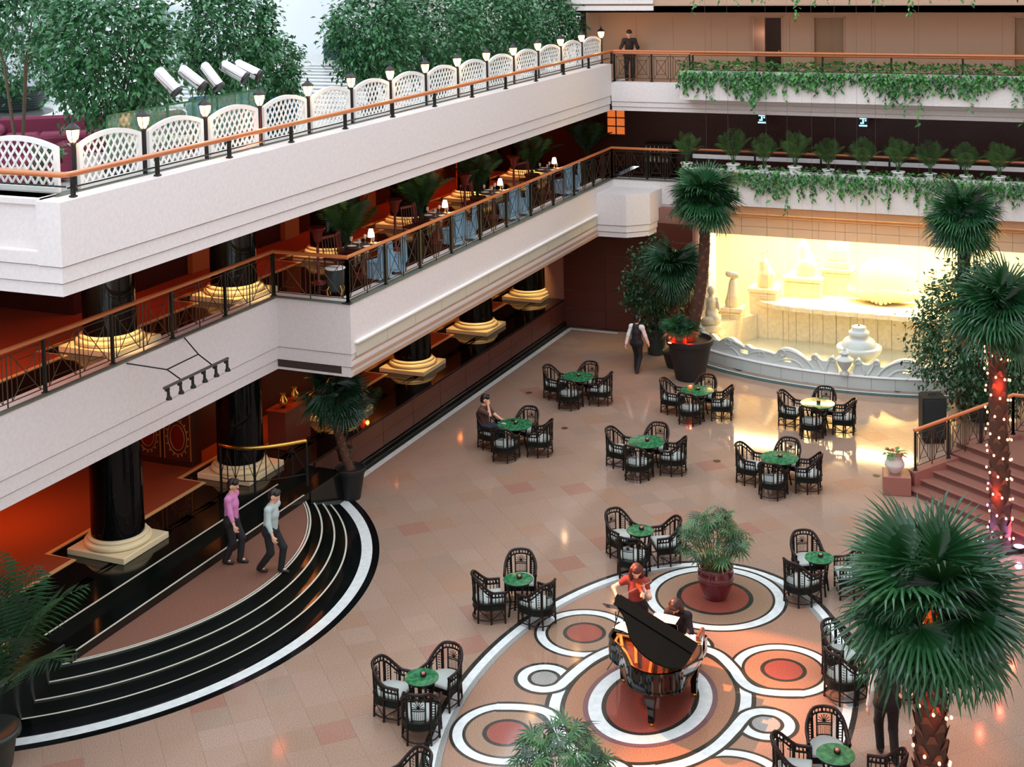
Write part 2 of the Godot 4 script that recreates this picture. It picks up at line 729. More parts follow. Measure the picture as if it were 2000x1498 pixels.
func mitred(g: G, path: Array, w0: float, w1: float, y0: float, y1: float) -> void:
	var a := PackedVector2Array()
	var b := PackedVector2Array()
	var m := path.size()
	for k in m:
		var d0: Vector2 = (path[k] - path[maxi(k - 1, 0)]).normalized() if k > 0 else (path[1] - path[0]).normalized()
		var d1: Vector2 = (path[mini(k + 1, m - 1)] - path[k]).normalized() if k < m - 1 else d0
		var n0 := Vector2(-d0.y, d0.x)
		var n1 := Vector2(-d1.y, d1.x)
		var nn := (n0 + n1) / (1.0 + n0.dot(n1))
		a.append(path[k] + nn * w0)
		b.append(path[k] + nn * w1)
	for k in m - 1:
		g.rings([PackedVector3Array([g.v3(b[k], y0), g.v3(b[k + 1], y0), g.v3(a[k + 1], y0), g.v3(a[k], y0)]), PackedVector3Array([g.v3(b[k], y1), g.v3(b[k + 1], y1), g.v3(a[k + 1], y1), g.v3(a[k], y1)])])

func build_galleries() -> void:
	var cm := cream()
	# third level: terrace floor with a solid parapet
	var o := thing("terrace_gallery", "cream terrace slab with a solid parapet front above the dining gallery", "balcony")
	o.set_meta("kind", "structure")
	var g := G.new()
	fascia(g, [Vector2(-16.1, -17.4), Vector2(-15.6, -17.4), Vector2(-15.6, -43.6)], 8.86, 7.31, 0.035)
	part("parapet", g, cm, o)
	g = G.new()
	g.slab(V(-24, 7.82, -17.9), V(-16.1, 8.02, -17.4))
	g.slab(V(-24, 7.53, -17.9), V(-16.1, 7.80, -17.435))
	g.slab(V(-24, 7.31, -17.9), V(-16.1, 7.51, -17.47))
	g.slab(V(-24, 7.35, -17.9), V(-16.1, 8.9, -17.5))
	g.slab(V(-24, 8.78, -17.9), V(-16.1, 8.9, -17.44), 0.015)
	g.slab(V(-24, 7.98, -17.9), V(-16.1, 8.05, -17.42), 0.015)
	part("parapet", g, cm, o)
	g = G.new()
	g.slab(V(-33, 7.5, -58), V(-16.05, 8.2, -17.85))
	part("floor_slab", g, mat("terrace_floor", S(214, 212, 204), 0.25, {"tex": noise_tex("marble", 0.02, Color(0.9, 0.9, 0.9), Color.WHITE, 4), "size": 2.0}), o)
	g = G.new()
	g.slab(V(-33, 7.36, -43.6), V(-16.05, 7.5, -17.85))
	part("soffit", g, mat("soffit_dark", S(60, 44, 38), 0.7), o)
	g = G.new()
	g.slab(V(-24, 8.78, -18.3), V(-16.1, 8.86, -17.9))
	g.slab(V(-16.28, 8.80, -43.6), V(-16.0, 8.87, -17.8))
	part("ledge", g, mat("ledge_green", S(96, 104, 92), 0.5), o)
	# second level: dining gallery, set back near the camera
	o = thing("dining_gallery", "cream dining gallery slab stepping outwards under the terrace", "balcony")
	o.set_meta("kind", "structure")
	g = G.new()
	fascia(g, [Vector2(-17.5, -12.0), Vector2(-17.5, -26.35), Vector2(-15.6, -26.35), Vector2(-15.6, -43.6)], 5.02, 3.36, 0.03)
	part("parapet", g, cm, o)
	# projecting moulding with a row of grey panels below it
	g = G.new()
	g.slab(V(-15.75, 4.10, -41.9), V(-15.52, 4.16, -26.5), 0.012)
	part("moulding", g, mat("moulding_white", S(244, 240, 236), 0.5), o)
	for k in 11:
		g = G.new()
		g.slab(V(-15.65, 3.80, -27.95 - 1.4 * k + 0.01), V(-15.575, 4.08, -26.55 - 1.4 * k - 0.005), 0.006)
		part("panel", g, mat("panel_grey", S(198, 194, 178), 0.5), o)
	g = G.new()
	for k in 3:
		var row := [Vector3(-15.60 + 0.02 * k, 3.78 - 0.14 * k, 0), Vector3(-15.66 + 0.02 * k, 3.66 - 0.14 * k, 0)]
		g.quad(row[0] + V(0, 0, -26.4), row[1] + V(0, 0, -26.4), row[1] + V(0, 0, -43.5), row[0] + V(0, 0, -43.5))
	part("cove", g, mat("cove_tan", S(222, 190, 164), 0.6), o)
	g = G.new()
	g.slab(V(-24, 4.3, -26.4), V(-17.8, 5.0, -12.0))
	g.slab(V(-24, 4.3, -46.6), V(-15.9, 5.0, -26.4))
	part("floor_slab", g, mat("dark_granite", S(30, 24, 22), 0.1), o)
	g = G.new()
	g.slab(V(-24, 3.42, -26.4), V(-17.8, 3.6, -12.0))
	g.slab(V(-24, 3.42, -45.0), V(-15.9, 3.6, -26.4))
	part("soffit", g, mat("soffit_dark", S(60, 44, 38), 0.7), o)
	g = G.new()
	g.slab(V(-17.6, 5.02, -26.3), V(-17.47, 5.05, -12.0), 0.005)
	g.slab(V(-17.6, 5.02, -26.42), V(-15.57, 5.05, -26.3), 0.005)
	g.slab(V(-15.78, 5.02, -43.7), V(-15.57, 5.05, -26.3), 0.005)
	g.slab(V(-15.78, 5.02, -43.8), V(-13.0, 5.05, -43.58), 0.005)
	part("ledge", g, mat("ledge_green", S(96, 104, 92), 0.5), o)
	# carpets with a gold border that steps round the column plinths
	for lv in 2:
		var y := 0.9 + 4.1 * lv
		var edge := PackedVector2Array()
		edge.append(Vector2(-18.95, -14.0))
		for k in 6:
			var zc := -21.97 - 4.25 * k
			if lv == 0 and k == 1:
				zc = -26.23
			if k == 5:
				zc = -43.0
			edge.append_array([Vector2(-18.95, zc + 0.85), Vector2(-19.63, zc + 0.85), Vector2(-19.63, zc - 0.85), Vector2(-18.95, zc - 0.85)])
		edge.append(Vector2(-18.95, -44.1))
		var poly := edge.duplicate()
		poly.append(Vector2(-20.88 if lv else -20.2, -44.1))
		poly.append(Vector2(-20.88 if lv else -20.2, -23.58 if lv else -25.98))
		poly.append(Vector2(-23.88, -23.58 if lv else -25.98))
		poly.append(Vector2(-23.88, -14.0))
		g = G.new()
		g.prism(poly, y, y + 0.012)
		var cp := part(numbered("carpet"), g, mat("carpet_red", S(168, 76, 36), 0.95, {"tex": noise_tex("carpet", 0.09, Color(0.7, 0.7, 0.7), Color.WHITE, 3), "size": 0.8}), self)
		tag(cp, ["red-brown fitted carpet inside the ground-floor entrance", "red-brown fitted carpet of the dining gallery"][lv], "carpet")
		g = G.new()
		g.strip(edge, -0.05, 0.05, y, y + 0.016)
		part("gold_border", g, mat("gold_line", S(226, 186, 126), 0.4), cp)

	# ground level behind the plinth
	o = thing("ground_gallery", "raised black granite floor of the ground-floor gallery with a maroon plinth", "floor")
	o.set_meta("kind", "structure")
	var blk := mat("black_granite", S(20, 18, 18), 0.06, {"spec": 0.6})
	g = G.new()
	g.slab(V(-24, 0.0, -44), V(-17.98, 0.9, -12.0))
	part("floor_slab", g, blk, o)
	g = G.new()
	g.slab(V(-18.2, 0.0, -43.6), V(-17.31, 0.9, -26.1))
	g.slab(V(-18.2, 0.0, -18.35), V(-17.31, 0.9, -12.0))
	part("floor_slab", g, blk, o)
	var mar := mat("maroon_granite", S(104, 54, 44), 0.3, {"tex": noise_tex("granite", 0.14, Color(0.62, 0.60, 0.58), Color(1.0, 0.99, 0.98), 4), "size": 1.2})
	for k in 10:
		for r in 2:
			g = G.new()
			g.slab(V(-17.4, 0.16 + 0.35 * r + 0.004, -29.02 - 1.62 * k), V(-17.27, 0.16 + 0.35 * (r + 1), -27.42 - 1.62 * k), 0.006)
			part("plinth_panel", g, mar, o)
	g = G.new()
	g.slab(V(-17.4, 0, -43.6), V(-17.22, 0.15, -27.4), 0.01)
	part("plinth_base", g, blk, o)

# ------------------------------------------------------------------ walls
func build_back_walls() -> void:
	var cm := cream()
	var tan_m := mat("tan_wall", S(186, 152, 126), 0.7)
	var maroon := mat("maroon_granite", S(104, 54, 44), 0.3)
	# ground: maroon granite to the left of the fountain, in courses
	var g := G.new()
	g.slab(V(-18.0, 0, -44.2), V(-12.7, 4.2, -43.3))
	var w := struct("wall_back_ground", g, mat("joint_pink", S(140, 96, 84), 0.6))
	for r in 6:
		for k in 3:
			g = G.new()
			var x0 := -17.3 + 1.5 * k
			g.slab(V(x0 + 0.006, 0.62 * r + 0.012, -43.3), V(x0 + 1.494, 0.62 * (r + 1) - 0.006, -43.27), 0.005)
			part("granite_panel", g, maroon, w)
	# beam of pale tiles over the fountain opening
	g = G.new()
	g.slab(V(-12.9, 3.42, -43.95), V(3, 4.05, -43.62))
	w = struct("wall_beam", g, mat("joint_tan", S(150, 122, 100), 0.7))
	for k in 19:
		for r in 2:
			g = G.new()
			g.slab(V(-12.9 + 0.82 * k + 0.005, 3.43 + 0.29 * r, -43.62), V(-12.9 + 0.82 * (k + 1) - 0.005, 3.43 + 0.29 * (r + 1) - 0.01, -43.6), 0.004)
			part("tile", g, mat("beam_tile", S(214, 188, 160), 0.35), w)
	g = G.new()
	g.slab(V(-12.95, 4.05, -44.2), V(3, 4.22, -43.4), 0.02)
	g.slab(V(-12.95, 4.2, -44.2), V(3, 4.45, -43.1), 0.03)
	struct("trim_1", g, mat("cornice_tan", S(196, 156, 126), 0.6))
	# left jamb of the opening, rear and sides of the niche
	g = G.new()
	g.slab(V(-12.9, 0, -44.4), V(-12.35, 3.45, -43.55))
	g.slab(V(-2.2, 0, -44.4), V(-1.4, 3.45, -43.55))
	g.slab(V(-1.4, 0, -44.4), V(4.5, 3.45, -43.8))
	struct("wall_niche_jamb", g, mat("niche_wall", S(246, 236, 214), 0.6))
	g = G.new()
	g.slab(V(-13.2, 0, -47.4), V(-1.2, 3.9, -47.1))
	g.slab(V(-13.2, 0, -47.4), V(-12.9, 3.9, -43.9))
	g.slab(V(-1.7, 0, -47.4), V(-1.4, 3.9, -43.9))
	struct("wall_niche", g, mat("niche_wall", S(246, 236, 214), 0.6))
	g = G.new()
	g.slab(V(-13.2, 3.75, -47.4), V(-1.2, 3.95, -43.9))
	struct("ceiling_niche", g, mat("niche_wall", S(246, 236, 214), 0.6))
	# second level walkway at the back
	g = G.new()
	g.slab(V(-15.65, 4.3, -47), V(9, 5.0, -43.9))
	struct("floor_back_walk", g, mat("dark_granite", S(30, 24, 22), 0.1))
	g = G.new()
	fascia(g, [Vector2(-15.61, -43.6), Vector2(-12.9, -43.6)], 5.02, 3.9, 0.03)
	g.slab(V(-13.0, 4.44, -44.2), V(9, 5.0, -43.5))
	struct("trim_2", g, cm)
	g = G.new()
	g.slab(V(-24, 5.0, -46.9), V(9, 7.5, -46.5))
	struct("wall_back_second", g, mat("dark_wood", S(74, 34, 28), 0.4, {"tex": noise_tex("wood", 0.03, Color(0.6, 0.6, 0.6), Color.WHITE, 4), "size": 1.5}))
	g = G.new()
	g.slab(V(-16.0, 7.30, -47), V(9, 7.5, -43.9))
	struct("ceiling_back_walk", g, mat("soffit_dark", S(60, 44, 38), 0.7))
	# third level walkway, wall with doors
	g = G.new()
	g.slab(V(-15.65, 7.5, -47), V(9, 8.2, -43.9))
	struct("floor_back_top", g, tan_m)
	g = G.new()
	fascia(g, [Vector2(-15.61, -43.6), Vector2(9, -43.6)], 8.24, 7.31, 0.03)
	struct("trim_3", g, cm)
	var doors := [[-11.28, -10.29], [-9.27, -8.28], [-3.16, -2.2]]
	g = G.new()
	var xs := [-17.1]
	for d in doors:
		xs.append_array(d)
	xs.append(9.0)
	for k in range(0, xs.size(), 2):
		g.slab(V(xs[k], 8.2, -45.5), V(xs[k + 1], 10.33, -45.3))
	g.slab(V(-17.1, 10.33, -45.5), V(9, 10.56, -45.3))
	w = struct("wall_back_top", g, tan_m)
	g = G.new()
	g.slab(V(-17.3, 8.2, -47.5), V(-17.1, 10.6, -45.3))
	g.slab(V(-17.3, 8.2, -48.5), V(9, 12, -48.3))
	struct("wall_rooms", g, mat("room_dark", S(46, 34, 30), 0.8))
	for k in 11:
		g = G.new()
		g.slab(V(-16.6 + 1.31 * k, 8.2, -45.302), V(-16.59 + 1.31 * k, 10.33, -45.296))
		part("panel_joint", g, mat("joint_brown", S(150, 118, 96), 0.8), w)
	for k in 3:
		var d = doors[k]
		var o := thing("door_%d" % (k + 1), ["open doorway of the gallery rooms with a dark gap and a lamp inside", "closed beige door in the upper back wall", "beige door at the far right of the upper back wall"][k], "door", V((d[0] + d[1]) / 2, 8.2, -45.36))
		o.set_meta("kind", "structure")
		var wd: float = d[1] - d[0]
		g = G.new()
		for s in [-1.0, 1.0]:
			g.slab(V(s * wd / 2 - 0.03, 0, -0.04), V(s * wd / 2 + 0.03, 2.13, 0.075), 0.006)
		g.slab(V(-wd / 2 - 0.03, 2.1, -0.04), V(wd / 2 + 0.03, 2.16, 0.075), 0.006)
		part("door_frame", g, mat("door_frame", S(176, 140, 112), 0.5), o)
		g = G.new()
		g.slab(V(-wd / 2 + 0.03, 0, -0.08), V(wd / 2 - 0.03, 2.1, -0.04))
		var lf := part("leaf", g, mat("door_leaf", S(150, 118, 84), 0.5), o)
		if k == 0:
			lf.transform = Transform3D(Basis(Vector3.UP, 1.3), V(-wd / 2 + 0.1, 0, -0.45))
		g = G.new()
		g.ball(V(wd / 2 - 0.12, 1.0, 0.0), V(0.035, 0.035, 0.035), 8, 6)
		part("knob", g, mat("brass", S(220, 170, 80), 0.25, {"metal": 1.0}), o)
	# the floor above: soffit and front band
	g = G.new()
	g.slab(V(-17.1, 10.56, -47), V(9, 10.8, -43.6))
	struct("ceiling_back_top", g, tan_m)
	g = G.new()
	fascia(g, [Vector2(-17.6, -43.6), Vector2(9, -43.6)], 12.2, 10.56, 0.0)
	struct("trim_4", g, tan_m)
	g = G.new()
	for k in 3:
		g.slab(V(-17.6, 10.62 + 0.22 * k, -43.62), V(-14.1, 10.78 + 0.22 * k, -43.52 + 0.02 * k), 0.01)
	struct("trim_5", g, cm)
	# upper storeys and the outer shell: the sky comes in only through the roof
	g = G.new()
	g.slab(V(-17.6, 12.2, -45.5), V(9, 22, -43.6))
	struct("wall_back_upper", g, tan_m)
	g = G.new()
	g.slab(V(5.5, -0.3, -48), V(6.0, 22, 6))
	struct("wall_right", g, cm)
	g = G.new()
	g.slab(V(-34, -0.3, 5.5), V(6, 22, 6))
	struct("wall_front", g, cm)
	g = G.new()
	g.slab(V(-33.3, 7.3, -60), V(-32.8, 22, 6))
	struct("wall_left", g, mat("terrace_white", S(226, 232, 236), 0.7))
	g = G.new()
	g.slab(V(-33.3, 7.3, -58.6), V(-17, 22, -58))
	struct("wall_terrace_end", g, cm)
	g = G.new()
	g.slab(V(-24.3, -0.3, -48), V(-23.9, 7.4, 6))
	struct("wall_left_lower", g, mat("dark_wood", S(74, 34, 28), 0.4))
	g = G.new()
	g.slab(V(-34, -0.3, -12), V(-24, 8.2, -11.6))
	g.slab(V(-24.3, -0.3, -12), V(-17.0, 7.4, -11.6))
	struct("wall_left_near", g, cm)
	g = G.new()
	g.slab(V(-24.3, -0.3, -44.6), V(-17.3, 3.6, -44.2))
	g.slab(V(-24.3, 0, -47.0), V(-21.0, 7.4, -46.5))
	struct("wall_gallery_end", g, mat("dark_wood", S(74, 34, 28), 0.4))
	# partitions inside the galleries
	g = G.new()
	g.slab(V(-24, 5.0, -24.2), V(-20.9, 7.4, -23.6))
	g.slab(V(-21.3, 5.0, -44), V(-20.9, 7.4, -24.0))
	struct("wall_gallery_second", g, mat("dark_wood", S(74, 34, 28), 0.4))
	g = G.new()
	g.slab(V(-24, 0.9, -26.4), V(-19.75, 3.5, -26.0))
	g.slab(V(-20.6, 0.9, -44), V(-20.2, 3.5, -26.2))
	struct("wall_gallery_ground", g, mat("dark_wood", S(74, 34, 28), 0.4))
	# roof frame round the skylight
	g = G.new()
	g.slab(V(-34, 22, -60), V(6, 22.4, -57))
	g.slab(V(-34, 22, 2), V(6, 22.4, 6))
	g.slab(V(-34, 22, -57), V(-31, 22.4, 2))
	g.slab(V(3, 22, -57), V(6, 22.4, 2))
	var rf := struct("roof", g, cm)
	# slender beams across the skylight with small warm lamps under them
	for i in 9:
		g = G.new()
		var z := -6.0 - 6.2 * i
		g.slab(V(-31, 22.05, z - 0.08), V(3, 22.35, z + 0.08))
		part("beam", g, cm, rf)
		for k in 7:
			g = G.new()
			var x := -18.0 + 3.1 * k + (1.5 if i % 2 else 0.0)
			g.ball(V(x, 21.95, z), V(0.10, 0.08, 0.10), 10, 6)
			part("roof_lamp", g, mat("roof_lamp", Color(1, 0.9, 0.75), 0.5, {"emit": Color(1.0, 0.58, 0.26), "energy": 26.0}), rf)

# ------------------------------------------------------------------ columns
func build_columns() -> void:
	var black := mat("black_marble", Color.WHITE, 0.05, {"tex": vein_tex(), "size": 2.2, "spec": 0.3})
	var stone := mat("cream_stone", S(240, 220, 176), 0.35)
	for lv in 2:
		var y0 := 0.9 + 4.1 * lv
		var top: float = [3.45, 7.4][lv]
		for k in 6:
			var z := -21.97 - 4.25 * k
			if lv == 0 and k == 1:
				z = -26.25
			var where := ["nearest the camera", "second from the camera", "third from the camera", "fourth from the camera", "fifth from the camera", "sixth and farthest from the camera"]
			var o := thing("marble_column", "black marble column on a cream base, %s, on the %s" % [where[k], ["ground floor", "dining gallery"][lv]], "column", V(-18.55, y0, z), 0.0, "black marble columns along the left galleries")
			var g := G.new()
			g.lathe([Vector2(0.53, 0.28), Vector2(0.525, 1.2), Vector2(0.51, top - y0)], 40)
			part("shaft", g, black, o)
			g = G.new()
			g.box(V(0, 0.065, 0), V(1.40, 0.13, 1.40), 0.012)
			part("plinth", g, stone, o)
			g = G.new()
			var pr := [Vector2(0.0, 0.13)]
			for i in 9:
				var a := -PI / 2 + PI * i / 8.0
				pr.append(Vector2(0.61 + 0.065 * cos(a), 0.19 + 0.058 * sin(a)))
			pr.append(Vector2(0.60, 0.252))
			for i in 7:
				var a := -PI / 2 + PI * i / 6.0
				pr.append(Vector2(0.565 + 0.035 * cos(a), 0.285 + 0.032 * sin(a)))
			pr.append(Vector2(0.54, 0.325))
			pr.append(Vector2(0.5, 0.325))
			g.lathe(pr, 40)
			part("base_moulding", g, stone, o)
			# the downlights in the soffit that pick out the base
			if k < 6:
				var p := V(-17.95, top - 0.06, z + 0.75)
				spot(p, V(-18.55, y0 + 0.1, z + 0.1), Color(1.0, 0.84, 0.55), [6.0, 9.0][lv], 24.0, 0.6, 0.05)

func vein_tex() -> ImageTexture:
	if texs.has("vein"):
		return texs["vein"]
	var fn := FastNoiseLite.new()
	fn.seed = 77
	fn.frequency = 0.006
	fn.fractal_octaves = 4
	fn.domain_warp_enabled = true
	fn.domain_warp_amplitude = 60.0
	fn.domain_warp_frequency = 0.008
	var im := Image.create(512, 512, false, Image.FORMAT_RGB8)
	for y in 512:
		for x in 512:
			var q := absf(fn.get_noise_2d(x, y * 0.45))
			var f := clampf(1.0 - q / 0.012, 0, 1) * clampf(fn.get_noise_2d(x + 900, y + 300) * 4.0 - 0.2, 0, 1)
			im.set_pixel(x, y, Color(0.045, 0.045, 0.05).lerp(Color(0.62, 0.52, 0.36), f))
	texs["vein"] = ImageTexture.create_from_image(im)
	return texs["vein"]

# ------------------------------------------------------------------ fountain
func build_fountain() -> void:
	var stone := mat("fountain_white", S(206, 212, 206), 0.45)
	var warm := mat("fountain_cream", S(244, 226, 184), 0.5, {"tex": noise_tex("marble", 0.02, Color(0.9, 0.9, 0.9), Color.WHITE, 4), "size": 2.0})
	var o := thing("fountain", "wide white marble fountain with carved front wall in the bright lit niche", "fountain", V(0, 0, 0))
	# curved front wall in blocks
	for k in 15:
		var a0 := lerpf(-0.60, 0.56, k / 15.0)
		var a1 := lerpf(-0.60, 0.56, (k + 1) / 15.0) - 0.0009
		var g := G.new()
		for i in 3:
			var p0 := lerpf(a0, a1, i / 3.0)
			var p1 := lerpf(a0, a1, (i + 1) / 3.0)
			g.rings([sector(p0, p1, 8.22, 8.54, 0.0), sector(p0, p1, 8.22, 8.54, 0.34)])
		part("wall_block", g, stone, o)
	var g := G.new()
	for i in 45:
		var p0 := lerpf(-0.605, 0.565, i / 45.0)
		var p1 := lerpf(-0.605, 0.565, (i + 1) / 45.0)
		g.rings([sector(p0, p1, 8.18, 8.58, 0.34), sector(p0, p1, 8.17, 8.59, 0.355), sector(p0, p1, 8.18, 8.58, 0.375)])
	part("coping", g, mat("moulding_white", S(244, 240, 236), 0.5), o)
	# carved crest of waves and scrolls on the wall
	for side in [-1.0, 1.0]:
		crest(o, side, stone)
	# pool bottom and water
	g = G.new()
	var pool := PackedVector2Array()
	for i in 31:
		var a := lerpf(-0.58, 0.54, i / 30.0)
		pool.append(Vector2(-7.4 + 8.22 * sin(a), -48.4 + 8.22 * cos(a)))
	pool.append(Vector2(-2.4, -43.7))
	pool.append(Vector2(-12.3, -43.7))
	g.prism(pool, 0.02, 0.16)
	part("pool_floor", g, warm, o)
	g = G.new()
	g.prism(pool, 0.20, 0.22)
	part("water", g, mat("water", Color(0.85, 0.95, 0.9), 0.03, {"alpha": 0.12, "spec": 0.5}), o)
	# wall of upright panels below the scalloped upper basin
	for k in 17:
		var x := -10.75 + 0.42 * k
		g = G.new()
		g.slab(V(x + 0.006, 0.1, -43.75), V(x + 0.414, 1.30, -43.42 + 0.0), 0.008)
		part("wall_panel", g, warm, o)
	g = G.new()
	g.slab(V(-10.8, 0.1, -44.0), V(-3.6, 1.3, -43.5))
	part("basin_wall", g, warm, o)
	# upper basin with a scalloped lip
	g = G.new()
	var lip := PackedVector2Array()
	for i in 121:
		var t := i / 120.0
		var x := lerpf(-10.75, -3.9, t)
		var e := 1.0 - pow(absf(t - 0.5) * 2.0, 6.0)
		lip.append(Vector2(x, -43.42 + 0.62 * e + 0.06 * absf(sin(t * PI * 13.0))))
	lip.append(Vector2(-3.9, -46.9))
	lip.append(Vector2(-10.75, -46.9))
	g.prism(lip, 1.28, 1.42)
	part("upper_basin", g, warm, o)
	# stepped side wall on the left with its mouldings
	var ped := [[-11.75, -41.7, 0.75, 0.62], [-11.35, -42.75, 1.32, 0.62], [-10.55, -43.75, 1.78, 0.85], [-9.45, -44.6, 2.05, 1.15], [-8.45, -45.0, 2.3, 0.9]]
	for k in 5:
		var q = ped[k]
		g = G.new()
		var w: float = q[3]
		g.box(V(q[0], q[2] * 0.5 - 0.06, q[1]), V(w, q[2] - 0.12, w * 0.8), 0.01)
		g.box(V(q[0], q[2] - 0.21, q[1]), V(w + 0.08, 0.05, w * 0.8 + 0.08), 0.012)
		g.box(V(q[0], q[2] - 0.07, q[1]), V(w + 0.12, 0.12, w * 0.8 + 0.12), 0.02)
		part("pedestal", g, warm, o)
	g = G.new()
	var wall := PackedVector2Array([Vector2(-11.9, -41.2), Vector2(-10.72, -43.3), Vector2(-10.72, -44.2), Vector2(-12.3, -42.4)])
	g.prism(wall, 0.05, 0.95)
	part("side_wall", g, warm, o)
	# giant scallop shell
	var sh := thing("shell", "giant pale scallop shell standing on the upper fountain basin", "shell", V(-6.93, 1.42, -44.3))
	for half in 2:
		var rows := []
		for r in 15:
			var f := r / 14.0
			var row := PackedVector3Array()
			for i in 97:
				var t := i / 96.0
				var rib := 1.0 + 0.035 * absf(sin(t * PI * 13.0)) * f
				if half == 0:
					var a := lerpf(-0.05, PI + 0.05, t)
					row.append(V(cos(a) * 1.06 * f * rib, 0.28 + sin(a) * 1.0 * f * rib, -0.55 + 0.30 * sin(a) * f * (1.0 - f) - 0.12 * sin(a) * f))
				else:
					var a := lerpf(-0.15, PI + 0.15, t)
					var bulge := sin(f * PI * 0.62) / sin(PI * 0.62)
					row.append(V(cos(a) * 1.05 * bulge * rib, 0.02 + 0.46 * f * f, -0.1 + sin(a) * 0.62 * bulge * rib))
			rows.append(row)
		g = G.new()
		g.grid(rows, false, half == 1)
		part("upper_valve" if half == 0 else "lower_valve", g, warm, sh)
	g = G.new()
	for i in 9:
		var a := PI * (0.22 + 0.56 * i / 8.0)
		g.ball(V(cos(a) * 0.62, 0.13 + 0.03 * absf(i - 4), -0.06 + sin(a) * 0.56), V(0.075, 0.11, 0.06), 8, 6)
	part("scroll_fringe", g, warm, sh)
	# statues
	statue_mermaid(V(-11.75, 0.75, -41.7), 0.2, "seated stone mermaid with coiled tail beside the palm trunk", warm)
	statue_bust(V(-11.35, 1.32, -42.75), 0.5, "small stone figure with raised head on the second pedestal", warm)
	statue_fish(V(-10.55, 1.78, -43.75), 1.0, "pale stone dolphin with a pointed tail on the third pedestal", warm)
	statue_fish(V(-9.45, 2.05, -44.6), 1.15, "washed-out stone dolphin on the pedestal left of the tall block", warm)
	var blk := thing("statue_block", "tall pale stone block statue beside the scallop shell", "statue", V(-8.45, 2.3, -45.0))
	g = G.new()
	g.box(V(0, 0.1, 0), V(0.8, 0.2, 0.6), 0.02)
	part("foot", g, warm, blk)
	g = G.new()
	g.box(V(0, 0.75, 0), V(0.62, 1.1, 0.46), 0.04)
	part("block", g, warm, blk)
	# great urn in the pool and small urn on the wall
	var u := thing("fountain_urn", "large tiered white stone urn standing in the lower pool", "urn", V(-7.12, 0.16, -41.0))
	g = G.new()
	g.lathe([Vector2(0.26, 0), Vector2(0.24, 0.10), Vector2(0.17, 0.18), Vector2(0.20, 0.26), Vector2(0.42, 0.40), Vector2(0.60, 0.56), Vector2(0.655, 0.68), Vector2(0.65, 0.74), Vector2(0.60, 0.77), Vector2(0.50, 0.76)], 36)
	part("bowl", g, stone, u)
	g = G.new()
	var rows := []
	for r in 6:
		var row := PackedVector3Array()
		for i in 72:
			var a := -TAU * i / 72
			var rr: float = [0.50, 0.49, 0.46, 0.42, 0.36, 0.33][r] * (1.0 + (0.02 * (i % 2)))
			row.append(V(cos(a) * rr, [0.76, 0.82, 0.88, 0.94, 0.98, 0.98][r], sin(a) * rr))
		rows.append(row)
	g.grid(rows, true, true)
	part("fluted_tier", g, stone, u)
	g = G.new()
	g.lathe([Vector2(0.33, 0.97), Vector2(0.27, 1.0), Vector2(0.27, 1.08), Vector2(0.30, 1.10), Vector2(0.305, 1.17), Vector2(0.26, 1.21), Vector2(0.205, 1.23), Vector2(0.21, 1.31), Vector2(0.19, 1.34), Vector2(0.0, 1.35)], 32)
	part("upper_tier", g, stone, u)
	g = G.new()
	g.lathe([Vector2(0.02, 1.34), Vector2(0.02, 1.38), Vector2(0.0, 1.40)], 8)
	part("nozzle", g, mat("iron", S(34, 30, 28), 0.5), u)
	u = thing("wall_urn", "small lidded white urn at the middle of the carved fountain wall", "urn", V(-7.33, 0.375, -39.85))
	g = G.new()
	g.lathe([Vector2(0.13, 0), Vector2(0.13, 0.05), Vector2(0.07, 0.10), Vector2(0.09, 0.15), Vector2(0.19, 0.30), Vector2(0.225, 0.42), Vector2(0.21, 0.43)], 28)
	part("bowl", g, stone, u)
	g = G.new()
	g.lathe([Vector2(0.26, 0.42), Vector2(0.265, 0.45), Vector2(0.17, 0.52), Vector2(0.08, 0.57), Vector2(0.09, 0.58), Vector2(0.14, 0.60), Vector2(0.12, 0.65), Vector2(0.05, 0.68), Vector2(0.055, 0.72), Vector2(0.03, 0.77), Vector2(0.0, 0.79)], 28)
	part("lid", g, stone, u)
	# the lamps of the niche, set in its ceiling behind the beam
	for k in 5:
		var x := -11.4 + 2.0 * k
		var lamp := single("niche_lamp", lamp_disc(), mat("niche_glow", Color(1, 0.95, 0.8), 0.5, {"emit": Color(1, 0.86, 0.6), "energy": 6.0}), "recessed lamp in the niche ceiling, number %s from the left jamb" % ["one", "two", "three", "four", "five"][k], "lamp", V(x, 3.73, -44.6), "lamps in the niche ceiling")
		lamp.set_meta("kind", "thing")
	area(V(-7.3, 3.68, -44.6), V(-7.3, 0.5, -44.7), 9.5, 0.6, Color(1.0, 0.90, 0.68), NICHE)
	area(V(-7.3, 3.38, -43.72), V(-7.3, 0.2, -42.2), 9.0, 0.12, Color(1.0, 0.84, 0.56), 26.0)

const NICHE := 78.0

func lamp_disc() -> ArrayMesh:
	if not shared.has("disc"):
		var g := G.new()
		g.lathe([Vector2(0.09, 0.0), Vector2(0.09, 0.02)], 14)
		shared["disc"] = g.mesh()
	return shared["disc"]

func sector(a0: float, a1: float, r0: float, r1: float, y: float) -> PackedVector3Array:
	var c := V(-7.4, y, -48.4)
	return PackedVector3Array([c + V(sin(a0) * r0, 0, cos(a0) * r0), c + V(sin(a1) * r0, 0, cos(a1) * r0), c + V(sin(a1) * r1, 0, cos(a1) * r1), c + V(sin(a0) * r1, 0, cos(a0) * r1)])

